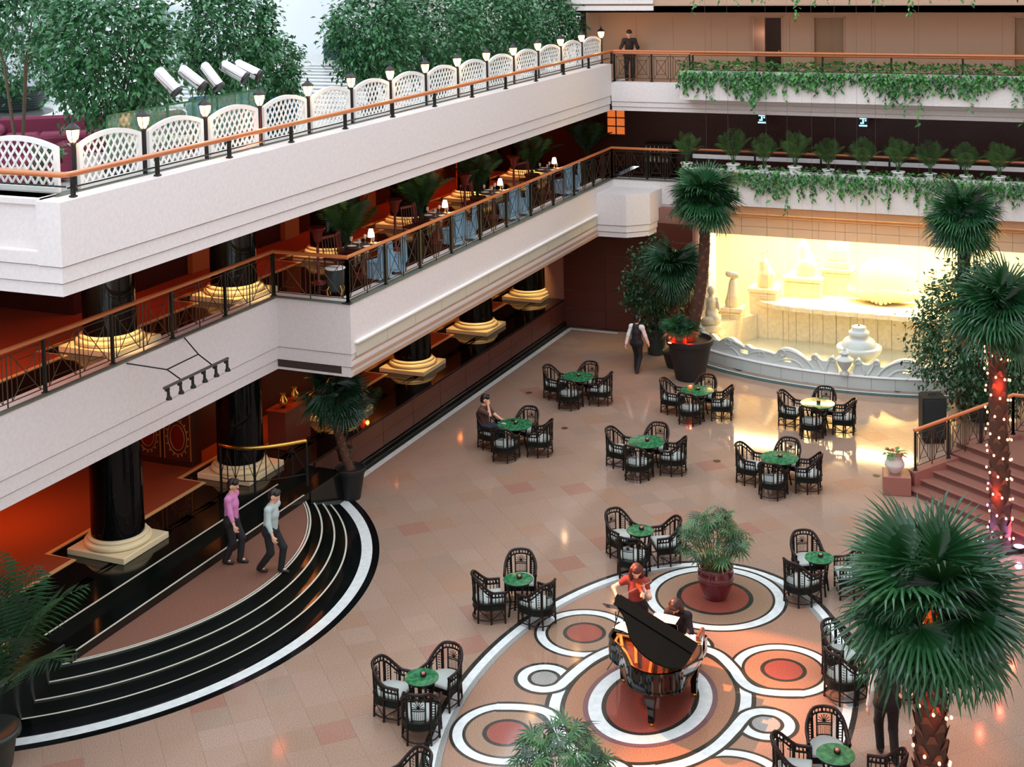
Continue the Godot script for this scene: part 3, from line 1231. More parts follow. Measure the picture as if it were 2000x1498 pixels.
func crest(o: Node3D, side: float, stone: Material) -> void:
	# outline heights of the wave crest from the middle outwards (distance along the wall, height)
	var pts := [[0.22, 0.08], [0.32, 0.42], [0.40, 0.45], [0.46, 0.34], [0.62, 0.30], [0.75, 0.36], [0.86, 0.46], [0.95, 0.40], [0.98, 0.27], [1.15, 0.30], [1.4, 0.45], [1.7, 0.52], [1.95, 0.46], [2.1, 0.30], [2.35, 0.33], [2.6, 0.35], [2.85, 0.33], [3.05, 0.40], [3.2, 0.30], [3.4, 0.42], [3.65, 0.50], [3.9, 0.44], [4.1, 0.32], [4.3, 0.42], [4.45, 0.46], [4.6, 0.36], [4.85, 0.55], [5.05, 0.62], [5.3, 0.5]]
	var cv := Curve2D.new()
	for k in pts.size():
		var d := (Vector2(pts[mini(k + 1, pts.size() - 1)][0], pts[mini(k + 1, pts.size() - 1)][1]) - Vector2(pts[maxi(k - 1, 0)][0], pts[maxi(k - 1, 0)][1])) * 0.2
		cv.add_point(Vector2(pts[k][0], pts[k][1]), -d, d)
	var line := cv.tessellate_even_length(4, 0.05)
	var g := G.new()
	for k in line.size() - 1:
		var p := line[k]
		var q := line[k + 1]
		if q.x <= p.x + 0.001:
			continue
		var hole := false
		for hx in [1.72, 3.15, 4.62]:
			if absf((p.x + q.x) / 2 - hx) < 0.13:
				hole = true
		var b0 := 0.375
		var bands := [[b0, b0 + p.y, b0, b0 + q.y]]
		if hole:
			bands = [[b0, b0 + 0.12, b0, b0 + 0.12], [b0 + 0.24, b0 + maxf(p.y, 0.27), b0 + 0.24, b0 + maxf(q.y, 0.27)]]
		for b in bands:
			var r0 := PackedVector3Array()
			var r1 := PackedVector3Array()
			for e in [[0, 8.30], [0, 8.46], [1, 8.46], [1, 8.30]]:
				var x: float = p.x if e[0] == 0 else q.x
				var a := side * x / 8.4 + 0.008
				var dirv: Vector3 = V(sin(a), 0, cos(a)) * float(e[1])
				r0.append(V(-7.4, b[0], -48.4) + dirv)
				r1.append(V(-7.4, b[1] if e[0] == 0 else b[3], -48.4) + dirv)
			g.rings([r0, r1])
	part("carved_crest", g, stone, o)
	# rolled relief on the face: scrolls and flowing ribs
	g = G.new()
	var curls := [[0.36, 0.36, 0.09], [0.86, 0.37, 0.09], [1.85, 0.35, 0.14], [2.5, 0.22, 0.10], [3.7, 0.34, 0.13], [4.45, 0.32, 0.10], [5.05, 0.42, 0.14]]
	for c in curls:
		var path := PackedVector3Array()
		for i in 26:
			var t := i / 25.0
			var rr: float = c[2] * (1.0 - 0.8 * t)
			var u: float = c[0] + cos(t * 9.0 - 0.5) * rr
			path.append(on_wall(side * u, 0.375 + c[1] + sin(t * 9.0 - 0.5) * rr, 8.47))
		g.tube(path, 0.036, 6, 0.014)
	var ribs := [[[0.55, 0.02], [0.5, 0.2], [0.36, 0.44]], [[0.62, 0.02], [0.72, 0.16], [0.86, 0.44]], [[0.9, 0.02], [1.15, 0.28], [1.6, 0.46], [2.0, 0.38]], [[1.2, 0.02], [1.5, 0.2], [1.9, 0.14], [2.2, 0.03]], [[2.1, 0.28], [2.45, 0.31], [2.85, 0.2], [3.1, 0.03]], [[3.1, 0.3], [3.45, 0.4], [3.9, 0.40], [4.1, 0.22], [4.3, 0.03]], [[3.3, 0.03], [3.6, 0.2], [4.0, 0.1]], [[4.2, 0.3], [4.5, 0.38], [4.8, 0.3], [5.1, 0.06]], [[4.6, 0.3], [4.9, 0.5], [5.2, 0.5]]]
	for r in ribs:
		var cv2 := Curve3D.new()
		for k in r.size():
			var a: Array = r[maxi(k - 1, 0)]
			var b: Array = r[mini(k + 1, r.size() - 1)]
			var d := V(b[0] - a[0], b[1] - a[1], 0) * 0.2
			cv2.add_point(V(r[k][0], r[k][1], 0), -d, d)
		var path := PackedVector3Array()
		for q in cv2.tessellate_even_length(3, 0.08):
			path.append(on_wall(side * q.x, 0.375 + q.y, 8.46))
		g.tube(path, 0.044, 6, 0.018)
	part("relief_scroll", g, stone, o)

func on_wall(x: float, y: float, r: float) -> Vector3:
	var a := x / 8.4 + 0.008
	return V(-7.4 + sin(a) * r, y, -48.4 + cos(a) * r)

func statue_mermaid(at: Vector3, turn: float, label: String, m: Material) -> void:
	var o := thing("statue", label, "statue", at, turn)
	var g := blob([[V(0, 0.52, 0), V(0, 0.95, 0.02), 0.17, 0.15], [V(0, 0.95, 0.02), V(0, 1.12, 0.03), 0.12, 0.07], [V(0, 1.27, 0.03), V(0, 1.32, 0.03), 0.12, 0.11], [V(-0.17, 1.02, 0), V(-0.24, 0.72, 0.1), 0.07, 0.05], [V(0.17, 1.02, 0), V(0.24, 0.72, 0.1), 0.07, 0.05], [V(0, 0.55, 0), V(0.12, 0.42, 0.2), 0.2, 0.19]], 0.035)
	part("torso", g, m, o)
	g = G.new()
	var path := PackedVector3Array()
	for i in 44:
		var t := i / 43.0
		var a := t * TAU * 1.6
		path.append(V(cos(a) * (0.16 + 0.08 * t), 0.45 - 0.38 * t, 0.1 + sin(a) * (0.16 + 0.08 * t)))
	g.tube(path, 0.15, 12, 0.10)
	part("coiled_tail", g, m, o)

func statue_bust(at: Vector3, turn: float, label: String, m: Material) -> void:
	var o := thing("statue", label, "statue", at, turn)
	part("figure", blob([[V(0, 0.1, 0), V(0, 0.3, 0.05), 0.25, 0.20], [V(0, 0.3, 0.05), V(0.02, 0.75, 0), 0.2, 0.13], [V(0.02, 0.75, 0), V(0.03, 0.92, 0.02), 0.08, 0.07], [V(-0.12, 1.03, 0), V(0.12, 0.98, 0.08), 0.11, 0.09]], 0.035), m, o)

func statue_fish(at: Vector3, k: float, label: String, m: Material) -> void:
	var o := thing("statue", label, "statue", at, 0.3)
	part("body", blob([[V(0, 0.12, 0), V(0.05, 0.35, 0.05), 0.26 * k, 0.27 * k], [V(0.05, 0.35, 0.05), V(-0.04, 0.75 * k, 0), 0.26 * k, 0.16 * k], [V(-0.04, 0.75 * k, 0), V(-0.05, 1.08 * k, 0), 0.13 * k, 0.03 * k], [V(0.16, 0.2, 0.2), V(0.22, 0.45, 0.22), 0.08, 0.05]], 0.035), m, o)
	var g := G.new()
	g.tube(PackedVector3Array([V(-0.16, 1.12 * k, 0), V(-0.05, 1.06 * k, 0), V(0.10, 1.20 * k, 0.02)]), 0.02, 6, 0.04)
	part("tail_fin", g, m, o)

# ------------------------------------------------------------------ stairs on the right
func build_right_stairs() -> void:
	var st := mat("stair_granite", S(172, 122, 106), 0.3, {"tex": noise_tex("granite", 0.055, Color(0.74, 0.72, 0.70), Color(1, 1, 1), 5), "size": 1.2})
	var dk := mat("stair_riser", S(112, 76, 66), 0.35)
	var o := thing("side_stairs", "pink granite side steps rising to the right past the railing", "steps")
	o.set_meta("kind", "structure")
	# nosing direction n runs to the right and towards the camera, the flight climbs along u
	var u := V(0.56, 0, -0.83).normalized()
	var nrm := V(0.83, 0, 0.56).normalized()
	var org := V(-4.55, 0, -32.55)
	var bs := Basis(nrm, Vector3.UP, u)
	for k in 6:
		var y := 0.15 * (k + 1)
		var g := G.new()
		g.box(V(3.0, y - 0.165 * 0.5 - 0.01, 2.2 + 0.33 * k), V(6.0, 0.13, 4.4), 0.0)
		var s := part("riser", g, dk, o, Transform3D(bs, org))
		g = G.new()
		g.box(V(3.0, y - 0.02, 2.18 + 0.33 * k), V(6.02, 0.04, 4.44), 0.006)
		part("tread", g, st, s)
	# stringer and newel block
	var g := G.new()
	g.box(V(0, 0.22, 0), V(0.62, 0.44, 0.62), 0.012)
	part("newel_block", g, mat("stair_block", S(150, 100, 86), 0.35), o, Transform3D(Basis(Vector3.UP, 0.2), V(-4.82, 0, -32.62)))
	g = G.new()
	var p0 := V(-4.5, 0, -32.75)
	var p1 := V(-2.35, 0, -34.6)
	var side := (p1 - p0).normalized().cross(Vector3.UP) * 0.13
	g.rings([PackedVector3Array([p0 - side, p1 - side, p1 + side, p0 + side]), PackedVector3Array([p0 - side + V(0, 0.46, 0), p1 - side + V(0, 1.02, 0), p1 + side + V(0, 1.02, 0), p0 + side + V(0, 0.46, 0)])])
	part("stringer", g, mat("stair_block", S(150, 100, 86), 0.35), o)
	g = G.new()
	g.slab(V(-2.4, 0, -35.6), V(5.4, 1.0, -34.55))
	part("landing_block", g, st, o)
	# railing: sloping then level
	var r := thing("stair_railing", "dark metal stair railing with wooden handrail behind the lit palm trunk", "railing")
	railing_run(r, V(-4.42, 0.47, -32.82), V(-2.4, 1.0, -34.55), 0.95, 3, true)
	railing_run(r, V(-2.4, 1.0, -34.55), V(4.0, 1.0, -34.55), 0.95, 5, true)

# ------------------------------------------------------------------ railings
func railing_run(o: Node3D, a: Vector3, b: Vector3, h: float, bays: int, panels: bool, wood := "rail_wood") -> void:
	var iron := mat("rail_iron", S(26, 30, 26), 0.4, {"metal": 0.4})
	var brass := mat("rail_bronze", S(78, 62, 44), 0.35, {"metal": 0.6})
	var up := V(0, h, 0)
	var dir := (b - a).normalized()
	var g := G.new()
	g.tube(PackedVector3Array([a + up - dir * 0.03, b + up + dir * 0.03]), 0.045, 10)
	part("handrail", g, mat(wood, S(196, 112, 60), 0.28, {"coat": 0.5}), o)
	for k in bays + 1:
		g = G.new()
		var p := a.lerp(b, float(k) / bays)
		g.box(p + V(0, h * 0.5 - 0.02, 0), V(0.055, h, 0.055), 0.006)
		g.box(p + V(0, 0.015, 0), V(0.10, 0.03, 0.10), 0.006)
		part("post", g, iron, o)
	if not panels:
		g = G.new()
		g.bar(a + V(0, h * 0.45, 0), b + V(0, h * 0.45, 0), 0.012, 5)
		part("bottom_rail", g, iron, o)
		return
	for k in bays:
		var p := a.lerp(b, (k + 0.0) / bays)
		var q := a.lerp(b, (k + 1.0) / bays)
		g = G.new()
		var y0 := V(0, 0.10, 0)
		var y1 := V(0, h - 0.10, 0)
		g.bar(p + y0, q + y0, 0.011, 5)
		g.bar(p + y1, q + y1, 0.011, 5)
		for half in 2:
			var s := p.lerp(q, half * 0.5)
			var e := p.lerp(q, half * 0.5 + 0.5)
			var s1 := s.lerp(e, 0.12)
			var e1 := s.lerp(e, 0.88)
			g.bar(s1 + y0, s1 + y1, 0.010, 5)
			g.bar(e1 + y0, e1 + y1, 0.010, 5)
			g.bar(s1 + y0, e1 + y1, 0.009, 5)
			g.bar(e1 + y0, s1 + y1, 0.009, 5)
			var i0 := s.lerp(e, 0.26)
			var i1 := s.lerp(e, 0.74)
			for yy in [0.24, h - 0.24]:
				g.bar(i0 + V(0, yy, 0), i1 + V(0, yy, 0), 0.008, 4)
			g.bar(i0 + V(0, 0.24, 0), i0 + V(0, h - 0.24, 0), 0.008, 4)
			g.bar(i1 + V(0, 0.24, 0), i1 + V(0, h - 0.24, 0), 0.008, 4)
		g.bar(p.lerp(q, 0.5), p.lerp(q, 0.5) + V(0, h, 0), 0.014, 5)
		part("panel", g, brass if k % 1 == 0 else iron, o)

func build_railings() -> void:
	var o := thing("terrace_railing", "orange wooden handrail on short dark posts along the terrace parapet", "railing")
	var iron := mat("rail_iron", S(26, 30, 26), 0.4, {"metal": 0.4})
	var wood := mat("rail_wood", S(196, 112, 60), 0.28, {"coat": 0.5})
	var g := G.new()
	g.tube(PackedVector3Array([V(-24, 9.27, -17.72), V(-15.80, 9.25, -17.72), V(-15.72, 9.25, -17.80), V(-15.72, 9.25, -43.95), V(-15.70, 9.25, -44.02), V(-15.62, 9.25, -44.05), V(6, 9.22, -44.05)]), 0.05, 10)
	part("handrail", g, wood, o)
	for k in 13:
		g = G.new()
		g.box(V(-15.74, 9.03, -17.88 - 2.18 * k), V(0.06, 0.42, 0.06), 0.006)
		g.box(V(-15.74, 8.88, -17.88 - 2.18 * k), V(0.10, 0.03, 0.10), 0.006)
		part("post", g, iron, o)
	g = G.new()
	g.bar(V(-15.78, 9.02, -17.8), V(-15.78, 9.02, -43.9), 0.016)
	g.bar(V(-15.78, 9.05, -17.75), V(-24, 9.05, -17.75), 0.016)
	part("lower_rail", g, iron, o)
	o = thing("terrace_corner_railing", "crossed dark metal railing panels in the far corner of the terrace", "railing")
	railing_run(o, V(-15.65, 8.25, -44.05), V(-13.05, 8.25, -44.05), 0.94, 2, true)
	o = thing("upper_walk_railing", "wooden handrail on dark posts behind the upper ivy planter", "railing")
	railing_run(o, V(-12.95, 8.25, -44.08), V(6, 8.25, -44.08), 0.92, 9, false)
	o = thing("near_gallery_railing", "dark crossed-panel railing with handrail on the near dining gallery", "railing")
	railing_run(o, V(-17.6, 5.03, -13.6), V(-17.6, 5.03, -26.36), 1.02, 7, true)
	o = thing("gallery_return_railing", "short railing across the stepped corner of the dining gallery", "railing")
	railing_run(o, V(-17.6, 5.03, -26.40), V(-15.68, 5.03, -26.40), 1.02, 1, true)
	o = thing("far_gallery_railing", "long crossed-panel railing with orange handrail before the dining tables", "railing")
	railing_run(o, V(-15.68, 5.03, -26.40), V(-15.68, 5.03, -43.7), 1.02, 10, true)
	o = thing("back_walk_railing", "long railing with wooden handrail along the back of the dining level", "railing")
	railing_run(o, V(-15.68, 5.03, -43.7), V(-13.2, 5.03, -43.7), 1.02, 2, true)
	railing_run(o, V(-13.1, 5.03, -44.3), V(6, 5.03, -44.3), 0.98, 9, false)
	g = G.new()
	g.slab(V(-13.1, 5.72, -44.36), V(6, 5.86, -44.33), 0.005)
	part("white_band", g, mat("moulding_white", S(244, 240, 236), 0.5), o)
	# curved brass rail at the top of the entrance steps
	o = thing("entrance_railing", "curved brass handrail on thin black railing in front of the second column", "railing")
	var path := PackedVector3Array()
	for i in 25:
		var t := i / 24.0
		path.append(V(-18.35 + 1.7 * t, 1.93, -25.2 - 0.15 * sin(t * PI) * -1.0 - 0.85 * t * t))
	g = G.new()
	g.tube(path, 0.045, 10)
	part("handrail", g, mat("brass", S(220, 170, 80), 0.25, {"metal": 1.0}), o)
	g = G.new()
	for k in 25:
		if k % 3 == 0:
			g.bar(path[k] - V(0, 1.03 if k % 12 == 0 else 0.75, 0), path[k], 0.014 if k % 12 else 0.03)
		if k % 6 == 0 and k < 24:
			g.bar(path[k] - V(0, 0.72, 0), path[k + 3] - V(0, 0.1, 0), 0.009)
			g.bar(path[k + 6] - V(0, 0.72, 0), path[k + 3] - V(0, 0.1, 0), 0.009)
	var low := PackedVector3Array()
	for q in path:
		low.append(q - V(0, 0.75, 0))
	g.tube(low, 0.012, 5)
	part("balusters", g, iron, o)
	# track lights bracketed off the near dining gallery
	o = thing("track_light", "black bracketed bar carrying six small spot heads on the near gallery front", "light fitting")
	g = G.new()
	g.bar(V(-17.5, 5.0, -22.96), V(-16.9, 4.82, -22.6), 0.014)
	g.bar(V(-17.5, 4.99, -21.15), V(-16.9, 4.80, -21.6), 0.014)
	g.bar(V(-16.9, 4.82, -22.6), V(-16.9, 4.80, -21.6), 0.014)
	g.bar(V(-16.9, 4.82, -22.6), V(-16.4, 4.73, -22.35), 0.014)
	g.bar(V(-16.9, 4.80, -21.6), V(-16.4, 4.70, -21.4), 0.014)
	part("bracket", g, iron, o)
	g = G.new()
	g.box(V(-16.4, 4.71, -21.87), V(0.045, 0.045, 2.05), 0.006)
	part("bar", g, mat("dark_grey", S(70, 70, 66), 0.4), o)
	for k in 6:
		g = G.new()
		var z := -20.95 - 0.375 * k
		g.box(V(-16.4, 4.66, z), V(0.05, 0.06, 0.09), 0.006)
		g.lathe([Vector2(0.03, 0.0), Vector2(0.028, 0.08), Vector2(0.022, 0.10)], 10, V(-16.38, 4.54, z))
		g.lathe([Vector2(0.06, 0.0), Vector2(0.045, 0.05), Vector2(0.028, 0.07)], 12, V(-16.37, 4.47, z))
		part("spot_head", g, iron, o)

# ------------------------------------------------------------------ terrace
func build_terrace() -> void:
	var white := mat("lattice_white", S(232, 232, 226), 0.5)
	var zs := []
	for k in 15:
		zs.append(-18.34 - 1.836 * k)
	# arched lattice panels
	var proto: Node3D = null
	var place := ["first", "second", "third", "fourth", "fifth", "sixth", "seventh", "eighth", "ninth", "tenth", "eleventh", "twelfth", "thirteenth", "fourteenth"]
	for k in 14:
		var zc: float = (zs[k] + zs[k + 1]) / 2
		var lab: String = "white arched lattice screen, %s from the terrace corner, between lamp posts" % place[k]
		if proto == null:
			proto = lattice(lab, V(-16.1, 8.88, zc), PI / 2, 1.62, white)
		else:
			copy_of(proto, "lattice_screen", lab, V(-16.1, 8.88, zc), PI / 2, "white lattice screens")
	lattice("white arched lattice screen on the short side of the terrace corner, at the left edge", V(-16.98, 8.9, -17.98), 0.0, 1.75, white)
	# lamp posts
	var glow := mat("lamp_glow", Color(1, 0.95, 0.85), 0.5, {"emit": Color(1.0, 0.80, 0.55), "energy": 3.2})
	var iron := mat("lamp_iron", S(34, 28, 30), 0.4, {"metal": 0.3})
	var lp: Node3D = null
	for k in 15:
		var at := V(-16.1, 8.82, zs[k])
		var lab := "glowing lantern on a dark post, %s from the terrace corner" % (place[k] if k < 14 else "last")
		if lp == null:
			lp = thing("lamp_post", lab, "lamp", at, 0.0, "lanterns along the terrace parapet")
			var g := G.new()
			g.lathe([Vector2(0.055, 0), Vector2(0.055, 0.05), Vector2(0.042, 0.07), Vector2(0.040, 0.82), Vector2(0.055, 0.84), Vector2(0.03, 0.87)], 14)
			part("post", g, iron, lp)
			g = G.new()
			g.lathe([Vector2(0.0, 0.865), Vector2(0.05, 0.87), Vector2(0.085, 0.93), Vector2(0.105, 1.02), Vector2(0.108, 1.07), Vector2(0.0, 1.08)], 14)
			part("globe", g, glow, lp)
			g = G.new()
			for i in 6:
				var a := TAU * i / 6
				g.tube(PackedVector3Array([V(cos(a) * 0.05, 0.86, sin(a) * 0.05), V(cos(a) * 0.095, 0.93, sin(a) * 0.095), V(cos(a) * 0.116, 1.03, sin(a) * 0.116), V(cos(a) * 0.118, 1.09, sin(a) * 0.118)]), 0.006, 4)
			part("cage", g, iron, lp)
			g = G.new()
			g.lathe([Vector2(0.125, 1.085), Vector2(0.13, 1.10), Vector2(0.10, 1.13), Vector2(0.05, 1.17), Vector2(0.02, 1.20), Vector2(0.022, 1.23), Vector2(0.0, 1.27)], 14)
			part("cap", g, iron, lp)
		else:
			copy_of(lp, "lamp_post", lab, at, 0.0)
		if k % 2 == 0:
			omni(at + V(0.16, 1.0, 0), Color(1.0, 0.75, 0.48), 0.25, 0.1)
	# five chrome spotlights on a stand over the screens
	var chrome := mat("chrome", S(226, 222, 228), 0.12, {"metal": 1.0})
	var sp := [[-16.9, 10.33, -21.95], [-16.9, 10.33, -22.72], [-16.9, 10.30, -23.36], [-16.9, 10.33, -24.16], [-16.9, 10.32, -24.66]]
	var aim := [V(0.6, -0.65, -0.1), V(0.65, -0.55, -0.2), V(0.50, -0.62, -0.05), V(0.75, -0.45, -0.2), V(0.8, -0.4, -0.2)]
	for k in 5:
		var d: Vector3 = aim[k].normalized()
		var o := thing("stage_light", "%s chrome cylinder stage light of the row of five above the lattice" % ["leftmost", "second", "lit middle", "fourth", "rightmost"][k], "spotlight", V(sp[k][0], sp[k][1], sp[k][2]), 0.0, "chrome stage lights")
		var b := Basis(Quaternion(Vector3.UP, -d))
		var g := G.new()
		g.lathe([Vector2(0.05, 0.33), Vector2(0.11, 0.31), Vector2(0.128, 0.25), Vector2(0.128, -0.24), Vector2(0.118, -0.24), Vector2(0.115, 0.2)], 20)
		part("barrel", g, chrome, o, Transform3D(b, Vector3.ZERO))
		g = G.new()
		g.lathe([Vector2(0.134, -0.29), Vector2(0.134, -0.23), Vector2(0.12, -0.23), Vector2(0.12, -0.29)], 20)
		part("rim", g, mat("lamp_iron", S(34, 28, 30), 0.4), o, Transform3D(b, Vector3.ZERO))
		g = G.new()
		g.lathe([Vector2(0.115, -0.255), Vector2(0.112, -0.25)], 18)
		part("lens", g, mat("stage_glow", Color(1, 0.95, 0.95), 0.4, {"emit": Color(1, 0.9, 0.9), "energy": 5.0}) if k == 2 else mat("lens_dark", S(30, 30, 34), 0.1), o, Transform3D(b, Vector3.ZERO))
		g = G.new()
		g.bar(V(0, -0.02, 0), V(-0.02, -1.35, 0), 0.012)
		part("stand", g, mat("stand_green", S(40, 96, 60), 0.4), o)
	spot(V(-16.7, 10.0, -23.42), V(-6.9, 0.3, -22.1), Color(1.0, 0.62, 0.38), STAGE, 12.0, 0.3, 0.06)
	# green-edged glass screen behind the stage lights
	var gl := thing("glass_screen", "green-edged glass screen below the chrome stage lights", "glass screen", V(-17.6, 8.2, -23.6))
	var g := G.new()
	g.slab(V(-0.008, 0.75, -2.6), V(0.008, 1.55, 2.6))
	part("pane", g, mat("glass_green", Color(0.55, 0.8, 0.65), 0.03, {"alpha": 0.14}), gl)
	g = G.new()
	g.slab(V(-0.012, 1.55, -2.6), V(0.012, 1.58, 2.6))
	for z in [-2.6, -0.9, 0.8, 2.6]:
		g.slab(V(-0.015, 0, z - 0.015), V(0.015, 1.56, z + 0.015))
	part("edge", g, mat("stand_green", S(40, 96, 60), 0.4), gl)
	# sofas and tables glimpsed between the trees
	sofa("burgundy sofa with rolled arm near the left terrace corner", V(-22.6, 8.2, -25.2), 0.6, S(126, 46, 72), 2.6)
	sofa("burgundy armchair in front of the round planter tree", V(-20.4, 8.2, -22.0), 0.9, S(126, 46, 72), 1.3)
	sofa("burgundy sofa under the largest tree", V(-20.6, 8.2, -26.2), 1.2, S(112, 40, 62), 2.0)
	sofa("teal sofa behind the glass screen", V(-21.2, 8.2, -30.6), 1.1, S(28, 78, 92), 2.6)
	sofa("teal armchair to the right of the glass screen", V(-19.8, 8.2, -29.6), 1.5, S(28, 78, 92), 1.4)
	sofa("dark blue sofa far back against the end wall", V(-29.0, 8.2, -50.0), 0.0, S(36, 50, 84), 2.4)
	for q in [[V(-20.0, 8.2, -20.3), "low tan table by the left edge of the terrace"], [V(-21.3, 8.2, -23.3), "low tan table between the burgundy seats"], [V(-19.6, 8.2, -25.2), "low tan table before the glass screen"]]:
		var t := thing("coffee_table", q[1], "table", q[0], 0.5)
		g = G.new()
		g.box(V(0, 0.5, 0), V(1.5, 0.05, 0.8), 0.012)
		part("tabletop", g, mat("table_tan", S(196, 160, 112), 0.35), t)
		for s in 4:
			g = G.new()
			g.box(V(0.62 * (1 - 2 * (s % 2)), 0.24, 0.3 * (1 - 2 * (s / 2))), V(0.06, 0.48, 0.06), 0.006)
			part("leg", g, mat("wood_red", S(110, 46, 34), 0.4), t)
	# white drums and panels of the terrace architecture, far left
	for q in [[V(-32.0, 8.2, -36.0), 1.3, "white round pillar base by the left wall, near the planter tree"], [V(-32.2, 8.2, -43.4), 0.9, "white round pillar between the trees"]]:
		var p := thing("pillar", q[2], "pillar", q[0])
		g = G.new()
		g.lathe([Vector2(q[1] + 0.18, 0), Vector2(q[1] + 0.18, 0.16), Vector2(q[1] + 0.05, 0.22), Vector2(q[1], 0.3), Vector2(q[1], 2.4), Vector2(q[1] + 0.12, 2.5), Vector2(q[1] + 0.12, 2.7)], 32)
		part("drum", g, mat("terrace_white", S(226, 232, 236), 0.7), p)
	for k in 5:
		g = G.new()
		g.slab(V(-32.8, 8.5, -29.5 - 2.6 * k), V(-32.74, 10.6, -31.3 - 2.6 * k), 0.02)
		var pn := struct("trim_6", g, mat("moulding_white", S(244, 240, 236), 0.5))
	# louvred bands and windows of the end building
	g = G.new()
	for k in 5:
		g.slab(V(-32.8, 9.7 + 0.32 * k, -58), V(-17, 9.92 + 0.32 * k, -57.85), 0.01)
	struct("trim_7", g, cream())
	for k in 6:
		var w := thing("window_%d" % (k + 1), "pale window in the end wall of the terrace, far behind the trees", "window", V(-31.5 + 1.9 * k, 8.9, -57.98), 0.0, "windows of the terrace end wall")
		w.set_meta("kind", "structure")
		g = G.new()
		for s in [-0.7, 0.0, 0.7]:
			g.slab(V(s - 0.05, 0, 0), V(s + 0.05, 0.75, 0.1))
		g.slab(V(-0.75, 0.7, 0), V(0.75, 0.78, 0.1))
		g.slab(V(-0.75, -0.05, 0), V(0.75, 0.02, 0.1))
		part("frame", g, white, w)
		for s in [-0.35, 0.35]:
			g = G.new()
			g.slab(V(s - 0.3, 0.02, 0.02), V(s + 0.3, 0.7, 0.04))
			part("pane", g, mat("pane_grey", S(196, 196, 184), 0.1), w)
	# grey and white marble stripes of the terrace floor
	var tf := get_node("terrace_gallery")
	for k in 14:
		g = G.new()
		g.slab(V(-30, 8.2, -33.2 - 1.15 * k), V(-17.2, 8.206, -32.75 - 1.15 * k))
		part("stripe", g, mat("stripe_grey", S(96, 96, 92), 0.25), tf)
	g = G.new()
	g.strip(ellipse(-31.0, -31.0, 2.6, 2.6, 48), -0.25, 0.25, 8.2, 8.207, true)
	part("stripe", g, white, tf)
	g = G.new()
	g.prism(ellipse(-31.0, -31.0, 2.3, 2.3, 48), 8.2, 8.204)
	part("stripe", g, mat("stripe_grey", S(96, 96, 92), 0.25), tf)
	# trees
	tree("terrace_tree", "small round ficus in a dark planter at the far left edge", V(-30.6, 8.2, -32.4), 0.62, 1.3, V(1.35, 0.95, 1.35), 2400, 0.19, true)
	tree("terrace_tree", "largest ficus hanging over the burgundy seats", V(-19.0, 8.2, -22.9), 0.4, 2.75, V(1.2, 1.55, 1.35), 7500, 0.17, false)
	tree("terrace_tree", "ficus at the top left corner, partly outside", V(-22.4, 8.2, -23.8), 0.4, 3.5, V(1.2, 0.75, 1.4), 2600, 0.17, false)
	tree("terrace_tree", "tall ficus behind the chrome stage lights", V(-19.3, 8.2, -27.4), 0.4, 2.7, V(1.05, 1.35, 1.2), 6500, 0.17, false)
	tree("terrace_tree", "smaller ficus over the striped terrace floor", V(-19.2, 8.2, -29.4), 0.3, 1.75, V(0.55, 0.85, 0.55), 1800, 0.15, false)
	tree("terrace_tree", "broad ficus left of centre behind the lattice row", V(-18.6, 8.2, -32.9), 0.4, 2.35, V(1.05, 1.25, 1.15), 6000, 0.17, false)
	tree("terrace_tree", "ficus in the middle of the lattice row", V(-18.4, 8.2, -36.2), 0.4, 2.15, V(1.3, 1.35, 1.75), 7500, 0.17, false)
	tree("terrace_tree", "ficus at the far end of the lattice row", V(-18.2, 8.2, -39.9), 0.4, 2.1, V(1.3, 1.3, 1.7), 7000, 0.17, false)
	tree("terrace_tree", "slim ficus beyond the last lanterns", V(-18.0, 8.2, -43.3), 0.4, 2.1, V(1.2, 1.15, 1.5), 5500, 0.17, false)
	tree("topiary", "small ball topiary before the striped floor", V(-18.0, 8.2, -32.9), 0.1, 0.95, V(0.28, 0.28, 0.28), 420, 0.09, false)
	tree("topiary", "small leafy pot plant by the first lantern", V(-16.9, 8.3, -18.6), 0.1, 1.05, V(0.28, 0.45, 0.28), 420, 0.09, false)
	tree("topiary", "stacked ball topiary by the last lanterns", V(-17.0, 8.2, -44.2), 0.1, 1.75, V(0.2, 0.42, 0.2), 380, 0.09, false)

const STAGE := 1500.0

